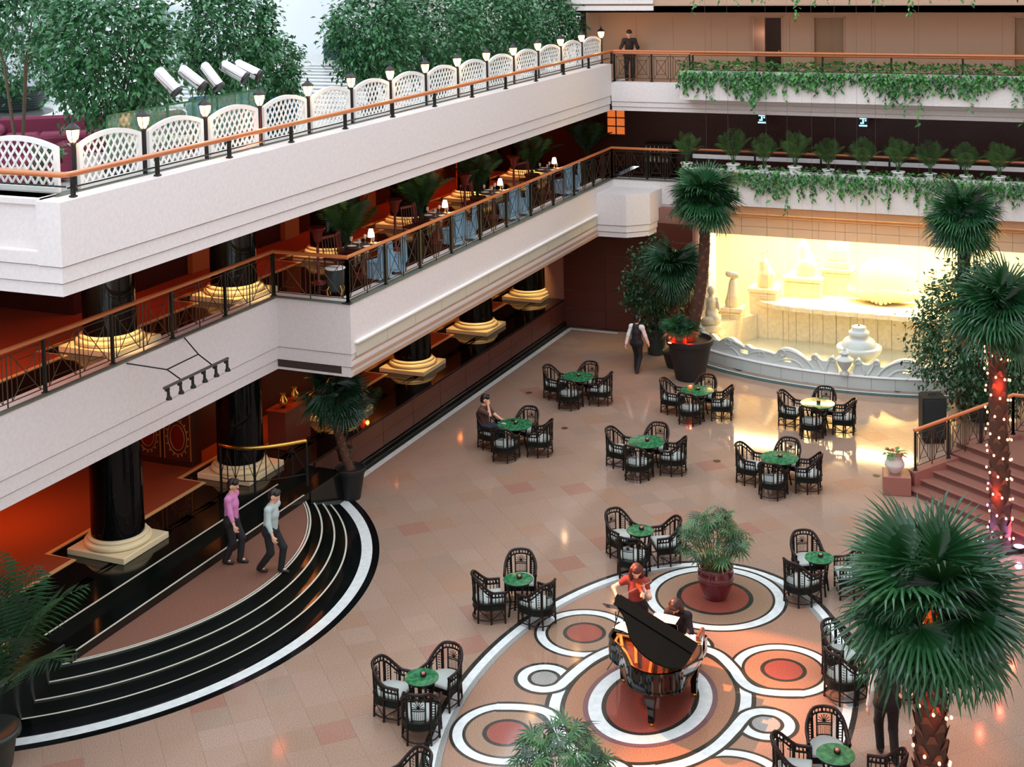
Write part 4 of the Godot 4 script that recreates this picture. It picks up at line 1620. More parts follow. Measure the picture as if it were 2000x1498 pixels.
func lattice(label: String, at: Vector3, turn: float, w: float, m: Material) -> Node3D:
	var o := thing("lattice_screen", label, "screen", at, turn, "white lattice screens")
	var h0 := 0.76
	var rise := 0.16
	var top := func(x: float) -> float: return h0 + rise * (1.0 - pow(absf(x) / (w / 2), 2.0))
	var fw := 0.085
	var g := G.new()
	var n := 22
	for k in n:
		var x0 := lerpf(-w / 2, w / 2, float(k) / n)
		var x1 := lerpf(-w / 2, w / 2, float(k + 1) / n)
		var a0: float = top.call(x0)
		var a1: float = top.call(x1)
		g.rings([PackedVector3Array([V(x0, a0 - fw, -0.03), V(x1, a1 - fw, -0.03), V(x1, a1 - fw, 0.03), V(x0, a0 - fw, 0.03)]), PackedVector3Array([V(x0, a0, -0.03), V(x1, a1, -0.03), V(x1, a1, 0.03), V(x0, a0, 0.03)])])
	for s in [-1.0, 1.0]:
		g.slab(V(s * (w / 2 - fw), 0, -0.032), V(s * (w / 2 + 0.002), h0 - 0.01, 0.032), 0.004)
	g.slab(V(-w / 2 + fw, 0.001, -0.03), V(w / 2 - fw, fw, 0.03), 0.004)
	part("frame", g, m, o)
	for dirn in [1.0, -1.0]:
		var step := 0.165
		var s := -2.2
		while s < 2.2:
			# slat along x = s + dirn*y*0.72, clipped to the frame
			var p0 := -1.0
			var p1 := -1.0
			for i in 61:
				var y := 0.04 + (h0 + rise) * i / 60.0
				var x: float = s + dirn * (y - 0.45) * 0.72
				var ok: bool = absf(x) < w / 2 - 0.03 and y < top.call(x) - 0.03
				if ok:
					if p0 < 0:
						p0 = y
					p1 = y
			if p1 - p0 > 0.06:
				var a := V(s + dirn * (p0 - 0.45) * 0.72, p0, 0.008 * dirn)
				var b := V(s + dirn * (p1 - 0.45) * 0.72, p1, 0.008 * dirn)
				g = G.new()
				var d := (b - a).normalized()
				var sd := V(-d.y, d.x, 0) * 0.019
				var th := V(0, 0, 0.007)
				g.rings([PackedVector3Array([a - sd - th, a + sd - th, a + sd + th, a - sd + th]), PackedVector3Array([b - sd - th, b + sd - th, b + sd + th, b - sd + th])])
				part("slat", g, m, o)
			s += step
	return o

func sofa(label: String, at: Vector3, turn: float, c: Color, w: float) -> void:
	var o := thing("sofa", label, "sofa", at, turn)
	var m := mat("sofa_%s" % c.to_html(), c, 0.85)
	var g := G.new()
	g.box(V(0, 0.24, 0), V(w, 0.32, 0.85), 0.04)
	part("base", g, m, o)
	var n := maxi(1, int(w / 0.8))
	for k in n:
		g = G.new()
		g.box(V(-w / 2 + 0.15 + (k + 0.5) * (w - 0.3) / n, 0.47, 0.06), V((w - 0.3) / n - 0.02, 0.16, 0.68), 0.06)
		part("cushion", g, m, o)
	g = G.new()
	g.box(V(0, 0.62, -0.36), V(w, 0.55, 0.2), 0.08)
	part("backrest", g, m, o)
	for s in [-1.0, 1.0]:
		g = G.new()
		g.tube(PackedVector3Array([V(s * (w / 2 - 0.02), 0.62, -0.4), V(s * (w / 2 - 0.02), 0.62, 0.42)]), 0.14, 14)
		g.box(V(s * (w / 2 - 0.02), 0.35, 0), V(0.18, 0.55, 0.82), 0.03)
		part("armrest", g, m, o)

func leaf_mesh() -> ArrayMesh:
	if not shared.has("leaf"):
		var g := G.new()
		var a := V(0, 0, 0)
		var t := V(0, -0.12, 1.0)
		var l := V(-0.24, 0.05, 0.45)
		var r := V(0.24, 0.05, 0.45)
		var m := V(0, -0.02, 0.5)
		g.tri(a, l, m)
		g.tri(l, t, m)
		g.tri(m, r, a)
		g.tri(m, t, r)
		shared["leaf"] = g.mesh()
	return shared["leaf"]

func leaf_mat(key: String) -> StandardMaterial3D:
	return mat(key, Color.WHITE, 0.38, {"vc": true, "back": Color(0.25, 0.4, 0.12)})

func tree(called: String, label: String, at: Vector3, pot_h: float, ch: float, r: Vector3, n: int, size: float, pot: bool, tone := 1.0) -> void:
	var o := thing(called, label, "tree", at)
	var bark := mat("bark", S(92, 76, 60), 0.9)
	var centre := V(0, ch, 0)
	var g := G.new()
	if pot:
		g.lathe([Vector2(0.75, 0), Vector2(0.95, 0.5), Vector2(1.0, 0.58), Vector2(0.95, 0.62), Vector2(0.85, 0.55), Vector2(0.0, 0.55)], 28)
		part("planter", g, mat("planter_dark", S(40, 52, 50), 0.4), o)
		for k in 6:
			g = G.new()
			g.lathe([Vector2(0.79 + 0.033 * k, 0.07 + 0.08 * k), Vector2(0.81 + 0.033 * k, 0.10 + 0.08 * k), Vector2(0.805 + 0.033 * k, 0.13 + 0.08 * k)], 28, Vector3.ZERO, false)
			part("hoop", g, mat("planter_dark", S(40, 52, 50), 0.4), o)
	else:
		g.lathe([Vector2(0.26, 0), Vector2(0.33, pot_h), Vector2(0.35, pot_h + 0.03), Vector2(0.29, pot_h + 0.03), Vector2(0.0, pot_h - 0.02)], 20)
		part("pot", g, mat("planter_dark", S(40, 52, 50), 0.4), o)
	g = G.new()
	var y0 := 0.55 if pot else pot_h
	var stems := 4
	for s in stems:
		var a := TAU * s / stems + rnd(-0.4, 0.4)
		var base := V(cos(a) * 0.08, y0 - 0.03, sin(a) * 0.08)
		var mid := V(cos(a) * r.x * 0.22, lerpf(y0, ch, 0.6), sin(a) * r.z * 0.22)
		var end := centre + V(cos(a) * r.x * 0.55, r.y * 0.35, sin(a) * r.z * 0.55)
		g.tube(PackedVector3Array([base, mid, end]), 0.035, 6, 0.01)
		for b in 4:
			var t := rnd(0.3, 1.0)
			var p := mid.lerp(end, t)
			var q := p + V(rnd(-1, 1) * r.x * 0.5, rnd(0.0, 0.6) * r.y * 0.5, rnd(-1, 1) * r.z * 0.5)
			g.tube(PackedVector3Array([p, q]), 0.012, 4, 0.004)
	part("trunk", g, bark, o)
	var xf := []
	var cols := []
	var clumps := []
	for k in maxi(12, n / 45):
		var d := Vector3(rnd(-1, 1), rnd(-1, 1), rnd(-1, 1))
		while d.length() > 1.0 or d.length() < 0.25:
			d = Vector3(rnd(-1, 1), rnd(-1, 1), rnd(-1, 1))
		d = d.normalized() * pow(d.length(), 0.5)
		clumps.append(centre + d * r)
	for k in n:
		var c: Vector3 = clumps[k % clumps.size()]
		var spread := minf(r.x, minf(r.y, r.z)) * 0.34
		var p := c + Vector3(rng.randfn(0, 0.5), rng.randfn(0, 0.5), rng.randfn(0, 0.5)) * spread
		p.y -= absf(rng.randfn(0, 0.25)) * spread
		var out := (p - centre).normalized()
		var dirv := (out * 0.5 + Vector3(rnd(-1, 1), rnd(-1.2, 0.25), rnd(-1, 1))).normalized()
		var b := Basis.looking_at(-dirv, Vector3.UP if absf(dirv.y) < 0.95 else Vector3.RIGHT) * Basis(Vector3(0, 0, 1), rnd(-0.9, 0.9))
		var s := size * rnd(0.7, 1.2)
		xf.append(Transform3D(b.scaled(V(s, s, s)), p))
		var q := rng.randf()
		var col := S(36, 90, 46) if q < 0.6 else S(56, 114, 64) if q < 0.88 else S(92, 142, 98)
		cols.append((col * Color(tone, tone, tone)).srgb_to_linear())
	stuff("foliage", multi(leaf_mesh(), xf, cols), leaf_mat("leaf_ficus"), o)

# ------------------------------------------------------------------ dining gallery
func build_restaurant() -> void:
	var blue := mat("cloth_blue", S(120, 164, 188), 0.8)
	var wood := mat("wood_red", S(110, 46, 34), 0.4)
	var zs := [-28.9, -32.9, -36.5, -40.7]
	var ord := ["nearest", "second", "third", "farthest"]
	for k in 4:
		var z: float = zs[k]
		var t := thing("dining_table", "dark round dining table set for a meal behind the gallery railing, %s one" % ord[k], "table", V(-16.72, 5.0, z), 0.0, "dining tables on the gallery")
		var g := G.new()
		g.lathe([Vector2(0.0, 0.71), Vector2(0.43, 0.71), Vector2(0.45, 0.725), Vector2(0.45, 0.74), Vector2(0.0, 0.745)], 32)
		part("tabletop", g, mat("cloth_dark", S(48, 40, 44), 0.7), t)
		g = G.new()
		g.lathe([Vector2(0.30, 0), Vector2(0.28, 0.03), Vector2(0.06, 0.07), Vector2(0.05, 0.68), Vector2(0.12, 0.71)], 18)
		part("pedestal", g, wood, t)
		for q in 4:
			var a := TAU * q / 4 + 0.6
			var pl := thing("plate", "small white plate on the %s dining table, %s of four" % [ord[k], ["first", "second", "third", "last"][q]], "plate", V(-16.72 + cos(a) * 0.28, 5.746, z + sin(a) * 0.28), 0.0, "plates on the dining tables")
			g = G.new()
			g.lathe([Vector2(0.0, 0.002), Vector2(0.06, 0.002), Vector2(0.11, 0.012), Vector2(0.112, 0.016), Vector2(0.06, 0.008), Vector2(0.0, 0.007)], 18)
			part("dish", g, mat("china", S(240, 238, 232), 0.2), pl)
			var gl := thing("wine_glass", "wine glass on the %s dining table, %s of four" % [ord[k], ["first", "second", "third", "last"][q]], "glass", V(-16.72 + cos(a + 0.7) * 0.27, 5.746, z + sin(a + 0.7) * 0.27), 0.0, "wine glasses on the dining tables")
			g = G.new()
			g.lathe([Vector2(0.035, 0), Vector2(0.004, 0.01), Vector2(0.004, 0.08), Vector2(0.035, 0.12), Vector2(0.036, 0.17), Vector2(0.03, 0.2)], 10)
			part("bowl", g, mat("wine_glass", Color(1, 0.95, 0.9), 0.05, {"alpha": 0.35}), gl)
		for q in 2:
			var ch := thing("covered_chair", "dining chair under a light blue cover at the %s table, %s one" % [ord[k], ["near", "far"][q]], "chair", V(-16.08, 5.0, z + (0.36 if q == 0 else -0.42)), -PI / 2 + (0.35 if q else -0.25), "blue covered chairs on the gallery")
			g = G.new()
			g.box(V(0, 0.46, 0.02), V(0.42, 0.08, 0.42), 0.03)
			part("seat", g, blue, ch)
			g = G.new()
			g.rings([rr(0.24, 0.05, 0.30, -0.24), rr(0.225, 0.045, 0.70, -0.215), rr(0.20, 0.04, 0.93, -0.23), rr(0.17, 0.025, 0.955, -0.23)])
			part("backrest", g, blue, ch)
			g = G.new()
			var rows := []
			for r in 4:
				var row := PackedVector3Array()
				for i in 40:
					var a := TAU * i / 40
					var kk := 1.0 / maxf(absf(cos(a)), absf(sin(a)))
					var fl := 0.21 * (1.0 + r * (0.03 + 0.03 * sin(a * 10.0)))
					row.append(V(cos(a) * kk * fl, 0.44 - 0.115 * r, -sin(a) * kk * fl))
				rows.append(row)
			g.grid(rows, true)
			part("skirt", g, mat("cloth_pale", S(150, 184, 202), 0.8), ch)
			for s in 4:
				g = G.new()
				g.bar(V(0.17 * (1 - 2 * (s % 2)), 0.0, 0.17 * (1 - 2 * (s / 2))), V(0.17 * (1 - 2 * (s % 2)), 0.44, 0.17 * (1 - 2 * (s / 2))), 0.018, 6)
				part("leg", g, wood, ch)
		for q in 2:
			var ch := thing("dining_chair", "dark red wooden dining chair at the %s table, %s the rail" % [ord[k], ["away from", "farthest from"][q]], "chair", V(-17.3, 5.0, z + (-0.3 if q else 0.3)), PI / 2 + (-0.3 if q == 0 else 0.3), "dining chairs on the gallery")
			dining_chair(ch, wood)
		# lamp on the table edge
		var lz: float = z - 0.25
		var l := thing("table_lamp", "small glowing white-shaded table lamp, %s along the gallery railing" % ord[k], "lamp", V(-16.62, 5.746, lz), 0.0, "table lamps on the gallery")
		g = G.new()
		g.lathe([Vector2(0.07, 0), Vector2(0.07, 0.02), Vector2(0.015, 0.03), Vector2(0.015, 0.16)], 12)
		part("base", g, mat("brass", S(220, 170, 80), 0.25, {"metal": 1.0}), l)
		g = G.new()
		g.lathe([Vector2(0.085, 0.15), Vector2(0.075, 0.24), Vector2(0.05, 0.34), Vector2(0.0, 0.35)], 14)
		part("shade", g, mat("shade_glow", Color(1, 0.95, 0.88), 0.6, {"emit": Color(1.0, 0.86, 0.78), "energy": 3.0}), l)
		omni(V(-16.5, 6.25, lz), Color(1, 0.8, 0.6), 0.2, 0.08)
		# torch-like red urn stand at each column
		var u := thing("urn_stand", "tall reddish urn on a slim stand before the column, %s bay" % ord[k], "urn", V(-17.35, 5.0, [-27.9, -31.7, -35.9, -39.4][k]), 0.0, "reddish urn stands")
		g = G.new()
		g.lathe([Vector2(0.18, 0), Vector2(0.18, 0.03), Vector2(0.04, 0.08), Vector2(0.03, 0.9), Vector2(0.05, 0.95)], 14)
		part("stand", g, mat("urn_red", S(120, 40, 30), 0.3), u)
		g = G.new()
		g.lathe([Vector2(0.05, 0.95), Vector2(0.10, 1.02), Vector2(0.13, 1.2), Vector2(0.20, 1.3), Vector2(0.21, 1.33), Vector2(0.1, 1.31), Vector2(0.0, 1.3)], 18)
		part("bowl", g, mat("urn_red", S(120, 40, 30), 0.3), u)
	# red warm light of the bays
	for k in 6:
		area(V(-19.9, 7.28, -24.6 - 4.25 * k), V(-19.6, 5.0, -24.6 - 4.25 * k), 1.2, 0.6, Color(1.0, 0.36, 0.12), 1.6)
	area(V(-19.5, 7.28, -19.5), V(-19.9, 5.0, -20.5), 1.2, 0.6, Color(1.0, 0.48, 0.2), 5.0)
	# glowing orange doorway and wall pilasters
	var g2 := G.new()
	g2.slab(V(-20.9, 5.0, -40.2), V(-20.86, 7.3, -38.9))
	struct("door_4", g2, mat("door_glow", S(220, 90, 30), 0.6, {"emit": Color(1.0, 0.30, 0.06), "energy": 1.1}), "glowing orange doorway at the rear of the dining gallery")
	for q in [-28.0, -32.1, -36.4, -41.0]:
		g2 = G.new()
		g2.slab(V(-20.9, 5.0, q - 0.35), V(-20.75, 7.35, q + 0.35), 0.02)
		struct("trim_8", g2, mat("pilaster_brown", S(170, 112, 66), 0.4))
	for k in 9:
		var w := V(-20.9, 5.6, -26.2 - 0.42 * k)
		g2 = G.new()
		g2.slab(V(-20.9, 5.5, w.z - 0.06), V(-20.84, 7.3, w.z + 0.06), 0.01)
		struct("trim_9", g2, mat("pilaster_brown", S(170, 112, 66), 0.4))
	# palms in pots along the gallery
	var names := ["nearest the corner post", "in the second bay", "in the third bay", "in the fourth bay", "by the far window"]
	var pz := [-29.9, -33.9, -37.6, -41.9, -45.4]
	var px := [-17.75, -17.75, -17.75, -17.8, -17.2]
	var proto: Node3D = null
	for k in 5:
		var lab := "dark feathery potted palm on the dining gallery, %s" % names[k]
		if proto == null:
			proto = areca("potted_palm", lab, V(px[k], 5.0, pz[k]), 1.75, 13, S(34, 74, 30), "potted palms on the dining gallery", S(40, 44, 40))
		else:
			copy_of(proto, "potted_palm", lab, V(px[k], 5.0, pz[k]), k * 1.3)
	# planter tub by the corner of the gallery
	var tub := thing("planter_tub", "dark tub with a pale rim on ornate feet at the gallery corner", "planter", V(-16.35, 5.0, -27.0))
	g2 = G.new()
	g2.lathe([Vector2(0.12, 0.10), Vector2(0.16, 0.12), Vector2(0.20, 0.30), Vector2(0.21, 0.62), Vector2(0.19, 0.62), Vector2(0.0, 0.60)], 20)
	part("tub", g2, mat("planter_dark", S(40, 52, 50), 0.4), tub)
	g2 = G.new()
	g2.lathe([Vector2(0.205, 0.61), Vector2(0.235, 0.625), Vector2(0.235, 0.645), Vector2(0.20, 0.65)], 20)
	part("rim", g2, mat("china", S(240, 238, 232), 0.2), tub)
	for i in 4:
		g2 = G.new()
		var a := TAU * i / 4 + 0.4
		g2.tube(PackedVector3Array([V(cos(a) * 0.15, 0.28, sin(a) * 0.15), V(cos(a) * 0.24, 0.16, sin(a) * 0.24), V(cos(a) * 0.2, 0.0, sin(a) * 0.2)]), 0.02, 6)
		part("foot", g2, mat("brass", S(220, 170, 80), 0.25, {"metal": 1.0}), tub)

func rr(x: float, z: float, y: float, zc: float) -> PackedVector3Array:
	return PackedVector3Array([V(-x, y, zc - z), V(x, y, zc - z), V(x, y, zc + z), V(-x, y, zc + z)])

func dining_chair(o: Node3D, m: Material) -> void:
	var g := G.new()
	g.box(V(0, 0.44, 0), V(0.42, 0.05, 0.42), 0.012)
	part("seat", g, mat("seat_red", S(96, 34, 30), 0.7), o)
	for s in 4:
		g = G.new()
		var x := 0.18 * (1 - 2 * (s % 2))
		var z := 0.18 * (1 - 2 * (s / 2))
		g.bar(V(x, 0.0, z), V(x, 0.42, z), 0.018, 6)
		part("leg", g, m, o)
	g = G.new()
	g.bar(V(-0.18, 0.42, -0.19), V(-0.19, 0.95, -0.26), 0.016, 6)
	g.bar(V(0.18, 0.42, -0.19), V(0.19, 0.95, -0.26), 0.016, 6)
	g.box(V(0, 0.93, -0.26), V(0.42, 0.07, 0.025), 0.008)
	for k in 3:
		g.bar(V(-0.09 + 0.09 * k, 0.46, -0.2), V(-0.09 + 0.09 * k, 0.92, -0.26), 0.010, 5)
	part("backrest", g, m, o)

# ------------------------------------------------------------------ ground floor interior
func build_ground_interior() -> void:
	var warm := Color(1.0, 0.52, 0.22)
	area(V(-21.6, 3.36, -21.6), V(-21.6, 0.9, -21.9), 1.0, 0.8, warm, 7.0)
	area(V(-18.2, 3.36, -28.6), V(-18.2, 0.9, -28.6), 0.6, 0.4, warm, 2.0)
	for k in 4:
		area(V(-19.7, 3.36, -28.0 - 4.25 * k), V(-19.4, 0.9, -28.0 - 4.25 * k), 0.8, 0.4, warm, 1.6)
	# ornate screens on the partition
	for k in 2:
		var o := thing("ornate_screen", "ornate red and gold screen panel on the dark partition, %s of two" % ["left", "right"][k], "screen", V(-20.95 + 0.86 * k, 1.05, -25.985))
		var g := G.new()
		g.box(V(0, 1.1, 0), V(0.8, 2.2, 0.04), 0.008)
		part("panel", g, mat("screen_dark", S(70, 28, 20), 0.5), o)
		g = G.new()
		for r in 2:
			var yc := 0.55 + 1.05 * r
			for ring in [[0.20, 0.30], [0.27, 0.40]]:
				var path := PackedVector3Array()
				for i in 25:
					var a := TAU * i / 24
					path.append(V(cos(a) * ring[0], yc + sin(a) * ring[1], 0.03))
				g.tube(path, 0.012, 5)
			for i in 16:
				var a := TAU * i / 16
				g.ball(V(cos(a) * 0.31, yc + sin(a) * 0.44, 0.03), V(0.022, 0.03, 0.015), 6, 4)
		for x in [-0.37, 0.37]:
			g.slab(V(x - 0.012, 0.03, 0.02), V(x + 0.012, 2.17, 0.04))
		part("carving", g, mat("screen_gold", S(196, 138, 80), 0.4, {"metal": 0.5}), o)
		g = G.new()
		for r in 2:
			g.lathe([Vector2(0.0, 0.0), Vector2(0.18, 0.0), Vector2(0.18, 0.012), Vector2(0.0, 0.014)], 20)
		var md := part("medallion", g, mat("screen_red", S(150, 40, 26), 0.5), o, Transform3D(Basis(Vector3.RIGHT, PI / 2).scaled(V(1, 1, 1)), V(0, 0.55, 0.02)))
		md.scale = V(1, 1, 1.55)
		var m2: MeshInstance3D = md.duplicate()
		m2.name = "medallion_001"
		o.add_child(m2, true)
		m2.position = V(0, 1.6, 0.02)
	# wooden cabinet with a vase, behind the second column
	var c := thing("cabinet", "reddish cabinet with brass vessels behind the second ground-floor column", "cabinet", V(-18.55, 0.9, -28.3))
	var g := G.new()
	g.box(V(0, 0.45, 0), V(0.5, 0.9, 1.1), 0.015)
	part("body", g, mat("wood_red", S(110, 46, 34), 0.4), c)
	g = G.new()
	g.box(V(0, 0.92, 0), V(0.56, 0.05, 1.16), 0.012)
	part("top", g, mat("wood_red", S(110, 46, 34), 0.4), c)
	for k in 2:
		var vs := thing("brass_vase", "brass vase on the reddish cabinet, %s one" % ["left", "right"][k], "vase", V(-18.55, 1.845, -28.05 - 0.5 * k))
		g = G.new()
		g.lathe([Vector2(0.06, 0), Vector2(0.11, 0.08), Vector2(0.12, 0.18), Vector2(0.05, 0.28), Vector2(0.08, 0.34), Vector2(0.07, 0.34)], 16)
		part("body", g, mat("brass", S(220, 170, 80), 0.25, {"metal": 1.0}), vs)
	# small figure-like red lamp glimpsed at the far end of the ledge
	var lp := thing("red_lamp", "small red glowing lamp on the ledge behind the dark palm", "lamp", V(-18.2, 0.9, -31.2))
	g = G.new()
	g.lathe([Vector2(0.08, 0), Vector2(0.09, 0.04), Vector2(0.03, 0.06), Vector2(0.03, 0.2)], 12)
	part("base", g, mat("lamp_iron", S(34, 28, 30), 0.4), lp)
	g = G.new()
	g.lathe([Vector2(0.06, 0.2), Vector2(0.08, 0.35), Vector2(0.05, 0.55), Vector2(0.0, 0.56)], 12)
	part("shade", g, mat("red_glow", S(200, 60, 40), 0.5, {"emit": Color(1.0, 0.2, 0.08), "energy": 0.9}), lp)
	omni(V(-18.05, 1.3, -31.2), warm, 0.08, 0.05)

# ------------------------------------------------------------------ ivy planters at the back
func build_back_planters() -> void:
	var cm := cream()
	# octagonal white box in the corner of the dining level
	var g := G.new()
	var o := thing("corner_bay", "white faceted bay hanging in the far corner under the dining railing", "balcony")
	o.set_meta("kind", "structure")
	var base := PackedVector2Array([Vector2(-15.75, -42.0), Vector2(-14.62, -42.05), Vector2(-14.0, -42.6), Vector2(-13.9, -43.7), Vector2(-15.75, -43.7)])
	var hs := [[3.40, 3.56, 0.06], [3.58, 3.78, 0.03], [3.80, 4.80, 0.0]]
	for h in hs:
		var p := PackedVector2Array()
		var mid := Vector2(-15.0, -43.2)
		for q in base:
			p.append(q + (mid - q) * float(h[2]))
		g = G.new()
		g.prism(p, h[0], h[1])
		part("band", g, cm, o)
	for lv in 2:
		var y0: float = [4.50, 7.82][lv]
		var y1: float = [5.60, 8.72][lv]
		o = thing("planter_trough", "long white planter trough, %s" % ["lower one above the fountain with palm pots on it", "upper one below the row of doors"][lv], "planter")
		o.set_meta("kind", "structure")
		g = G.new()
		g.slab(V(-13.05, y0, -43.3), V(5.4, y1, -42.85), 0.0)
		part("front", g, cm, o)
		g = G.new()
		g.slab(V(-13.05, y0, -43.9), V(5.4, y1 - 0.12, -43.2))
		part("soil_bed", g, mat("soil", S(52, 40, 30), 0.95), o)
		for k in 14:
			g = G.new()
			g.slab(V(-13.05 + 1.3 * k, y0, -42.86), V(-13.042 + 1.3 * k, y1, -42.848))
			part("joint", g, mat("joint_grey", S(190, 184, 176), 0.8), o)
		# ivy spilling over the front
		var xf := []
		var cols := []
		var n: int = [420, 560][lv]
		for s in n:
			var x := -13.0 + 18.2 * s / n + rnd(-0.05, 0.05)
			if x > 1.5:
				continue
			var clump := 0.5 + 0.5 * sin(x * 2.1 + lv * 2.0) * sin(x * 0.83 + 1.0)
			var ln := rnd(0.12, 0.5) + rnd(0.1, 0.75) * clump * (1.0 if lv == 1 else 0.9)
			if rng.randf() < 0.06:
				ln += rnd(0.3, 0.8)
			var p := V(x, y1 + rnd(0.0, 0.07), -42.82 + rnd(0, 0.04))
			var sway := rnd(-0.12, 0.12)
			var step := 0.075
			var m := int(ln / step)
			for q in m:
				var f := V(x + sway * q * step + rnd(-0.04, 0.04), p.y - q * step, -42.80 + rnd(-0.02, 0.05))
				ivy_leaf(xf, cols, f, true)
			for q in (2 if lv == 0 else 4):
				ivy_leaf(xf, cols, V(x + rnd(-0.1, 0.1), y1 + rnd(0.0, 0.10 if lv == 0 else 0.30), -43.0 + rnd(-0.4, 0.15)), false)
		var iv := thing("ivy", "green ivy spilling over the %s planter trough" % ["lower", "upper"][lv], "ivy", V(0, 0, 0))
		iv.set_meta("kind", "stuff")
		stuff("leaves", multi(leaf_mesh(), xf, cols), leaf_mat("leaf_ivy"), iv)
	# a fringe of ivy hanging from the floor above
	var xf2 := []
	var cols2 := []
	for s in 34:
		var x := -12.5 + 0.42 * s + rnd(-0.2, 0.2)
		if x > 1.5:
			continue
		var ln := rnd(0.05, 0.28) if s % 8 else rnd(0.5, 0.75)
		for q in int(ln / 0.06):
			ivy_leaf(xf2, cols2, V(x + rnd(-0.06, 0.06), 11.06 - q * 0.06, -42.75), true)
	var iv2 := thing("ivy", "sparse ivy sprigs hanging from above the top edge of the picture", "ivy")
	iv2.set_meta("kind", "stuff")
	stuff("leaves", multi(leaf_mesh(), xf2, cols2), leaf_mat("leaf_ivy"), iv2)
	# palms in white pots on the lower trough
	var xs := [-12.95, -11.42, -10.42, -9.45, -8.42, -7.35, -6.32, -5.38, -4.35, -3.42]
	var ordn := ["first", "second", "third", "fourth", "fifth", "sixth", "seventh", "eighth", "ninth", "tenth"]
	var proto: Node3D = null
	for k in 10:
		var lab := "feathery palm in a white pot on the ivy trough, %s from the left" % ordn[k]
		if proto == null:
			proto = areca("trough_palm", lab, V(xs[k], 5.46, -43.25), 1.12, 9, S(58, 92, 40), "palms in white pots on the lower trough", S(226, 224, 218), 0.19)
		else:
			var c := copy_of(proto, "trough_palm", lab, V(xs[k], 5.46, -43.25), k * 2.1)
			c.scale = Vector3.ONE * rnd(0.9, 1.12)
	var spare := 0
	# thin wires hanging from the roof in front of the back galleries
	var wn := 0
	for x in [-12.05, -11.35, -10.15, -9.5, -8.75, -8.05, -7.4, -6.85, -5.6]:
		wn += 1
		g = G.new()
		g.bar(V(x, 0.4, -42.4), V(x, 21.9, -42.4), 0.0035, 4)
		single("hanging_wire", g, mat("wire_grey", S(96, 84, 76), 0.5), "thin vertical wire before the fountain and back galleries, %s from the left" % ordn[wn - 1], "wire", Vector3.ZERO, "hanging wires")
	# warm ceiling light of the two back walks
	area(V(-8, 7.26, -45.4), V(-8, 5.0, -45.6), 14.0, 0.4, Color(1.0, 0.5, 0.3), 1.6)
	area(V(-8, 10.52, -44.6), V(-8, 8.2, -45.2), 16.0, 0.4, Color(1.0, 0.74, 0.48), 1.4)
	# window, signs and red lights on the dark rear wall
	o = thing("window_7", "small amber window with six panes in the dark rear wall", "window", V(-16.47, 6.1, -46.48))
	o.set_meta("kind", "structure")
	g = G.new()
	for x in [-0.34, 0.0, 0.34]:
		g.slab(V(x - 0.02, 0, 0), V(x + 0.02, 0.9, 0.05))
	for y in [0.0, 0.3, 0.6, 0.9]:
		g.slab(V(-0.34, y - 0.02, 0), V(0.34, y + 0.02, 0.05))
	part("frame", g, mat("wood_red", S(110, 46, 34), 0.4), o)
	for i in 6:
		g = G.new()
		var x0 := -0.32 if i % 2 == 0 else 0.02
		var yy := 0.02 + 0.3 * (i / 2)
		g.slab(V(x0, yy, 0.0), V(x0 + 0.3, yy + 0.26, 0.02))
		part("pane", g, mat("amber_pane", S(230, 150, 90), 0.3, {"emit": Color(1.0, 0.5, 0.22), "energy": 0.55}), o)
	for k in 2:
		var sg := thing("lit_sign", "small blue-white lit sign under the upper trough, %s one" % ["left", "right"][k], "sign", V([-11.05, -7.75][k], 6.92, -45.6))
		g = G.new()
		g.box(V(0, 0, 0), V(0.36, 0.34, 0.06), 0.008)
		for s in [-0.12, 0.12]:
			g.bar(V(s, 0.16, 0), V(s, 0.39, 0), 0.006)
		part("box", g, mat("lamp_iron", S(34, 28, 30), 0.4), sg)
		g = G.new()
		g.box(V(0, 0.12, 0.034), V(0.22, 0.03, 0.01))
		g.box(V(0.0, 0.02, 0.034), V(0.05, 0.14, 0.01))
		g.box(V(-0.06, -0.03, 0.034), V(0.05, 0.05, 0.01))
		g.box(V(0.08, 0.06, 0.034), V(0.05, 0.05, 0.01))
		g.box(V(0.0, -0.11, 0.034), V(0.26, 0.05, 0.01))
		part("symbol", g, mat("sign_glow", S(190, 230, 240), 0.5, {"emit": Color(0.6, 0.9, 1.0), "energy": 1.5}), sg)
		var rd := thing("red_light", "tiny red light above the dark back walk, %s one" % ["left", "right"][k], "light", V([-12.45, -9.15][k], 7.2, -45.0))
		g = G.new()
		g.ball(V(0, 0, 0), V(0.035, 0.035, 0.035), 8, 6)
		g.bar(V(0, 0.02, 0), V(0, 0.11, 0), 0.008)
		part("bulb", g, mat("red_led", S(255, 40, 30), 0.5, {"emit": Color(1.0, 0.08, 0.04), "energy": 3.0}), rd)
	# bottles cabinet at the rear of the dining level
	o = thing("bar_shelf", "dark bar shelf with rows of bottles at the rear of the dining level", "shelf", V(-14.8, 5.0, -46.2))
	g = G.new()
	g.box(V(0, 0.45, 0), V(1.0, 0.9, 0.4), 0.01)
	part("body", g, mat("black_wood", S(24, 18, 16), 0.4), o)
	for r in 2:
		g = G.new()
		g.slab(V(-0.5, 0.25 + 0.35 * r, 0.18), V(0.5, 0.28 + 0.35 * r, 0.34))
		part("shelf", g, mat("black_wood", S(24, 18, 16), 0.4), o)
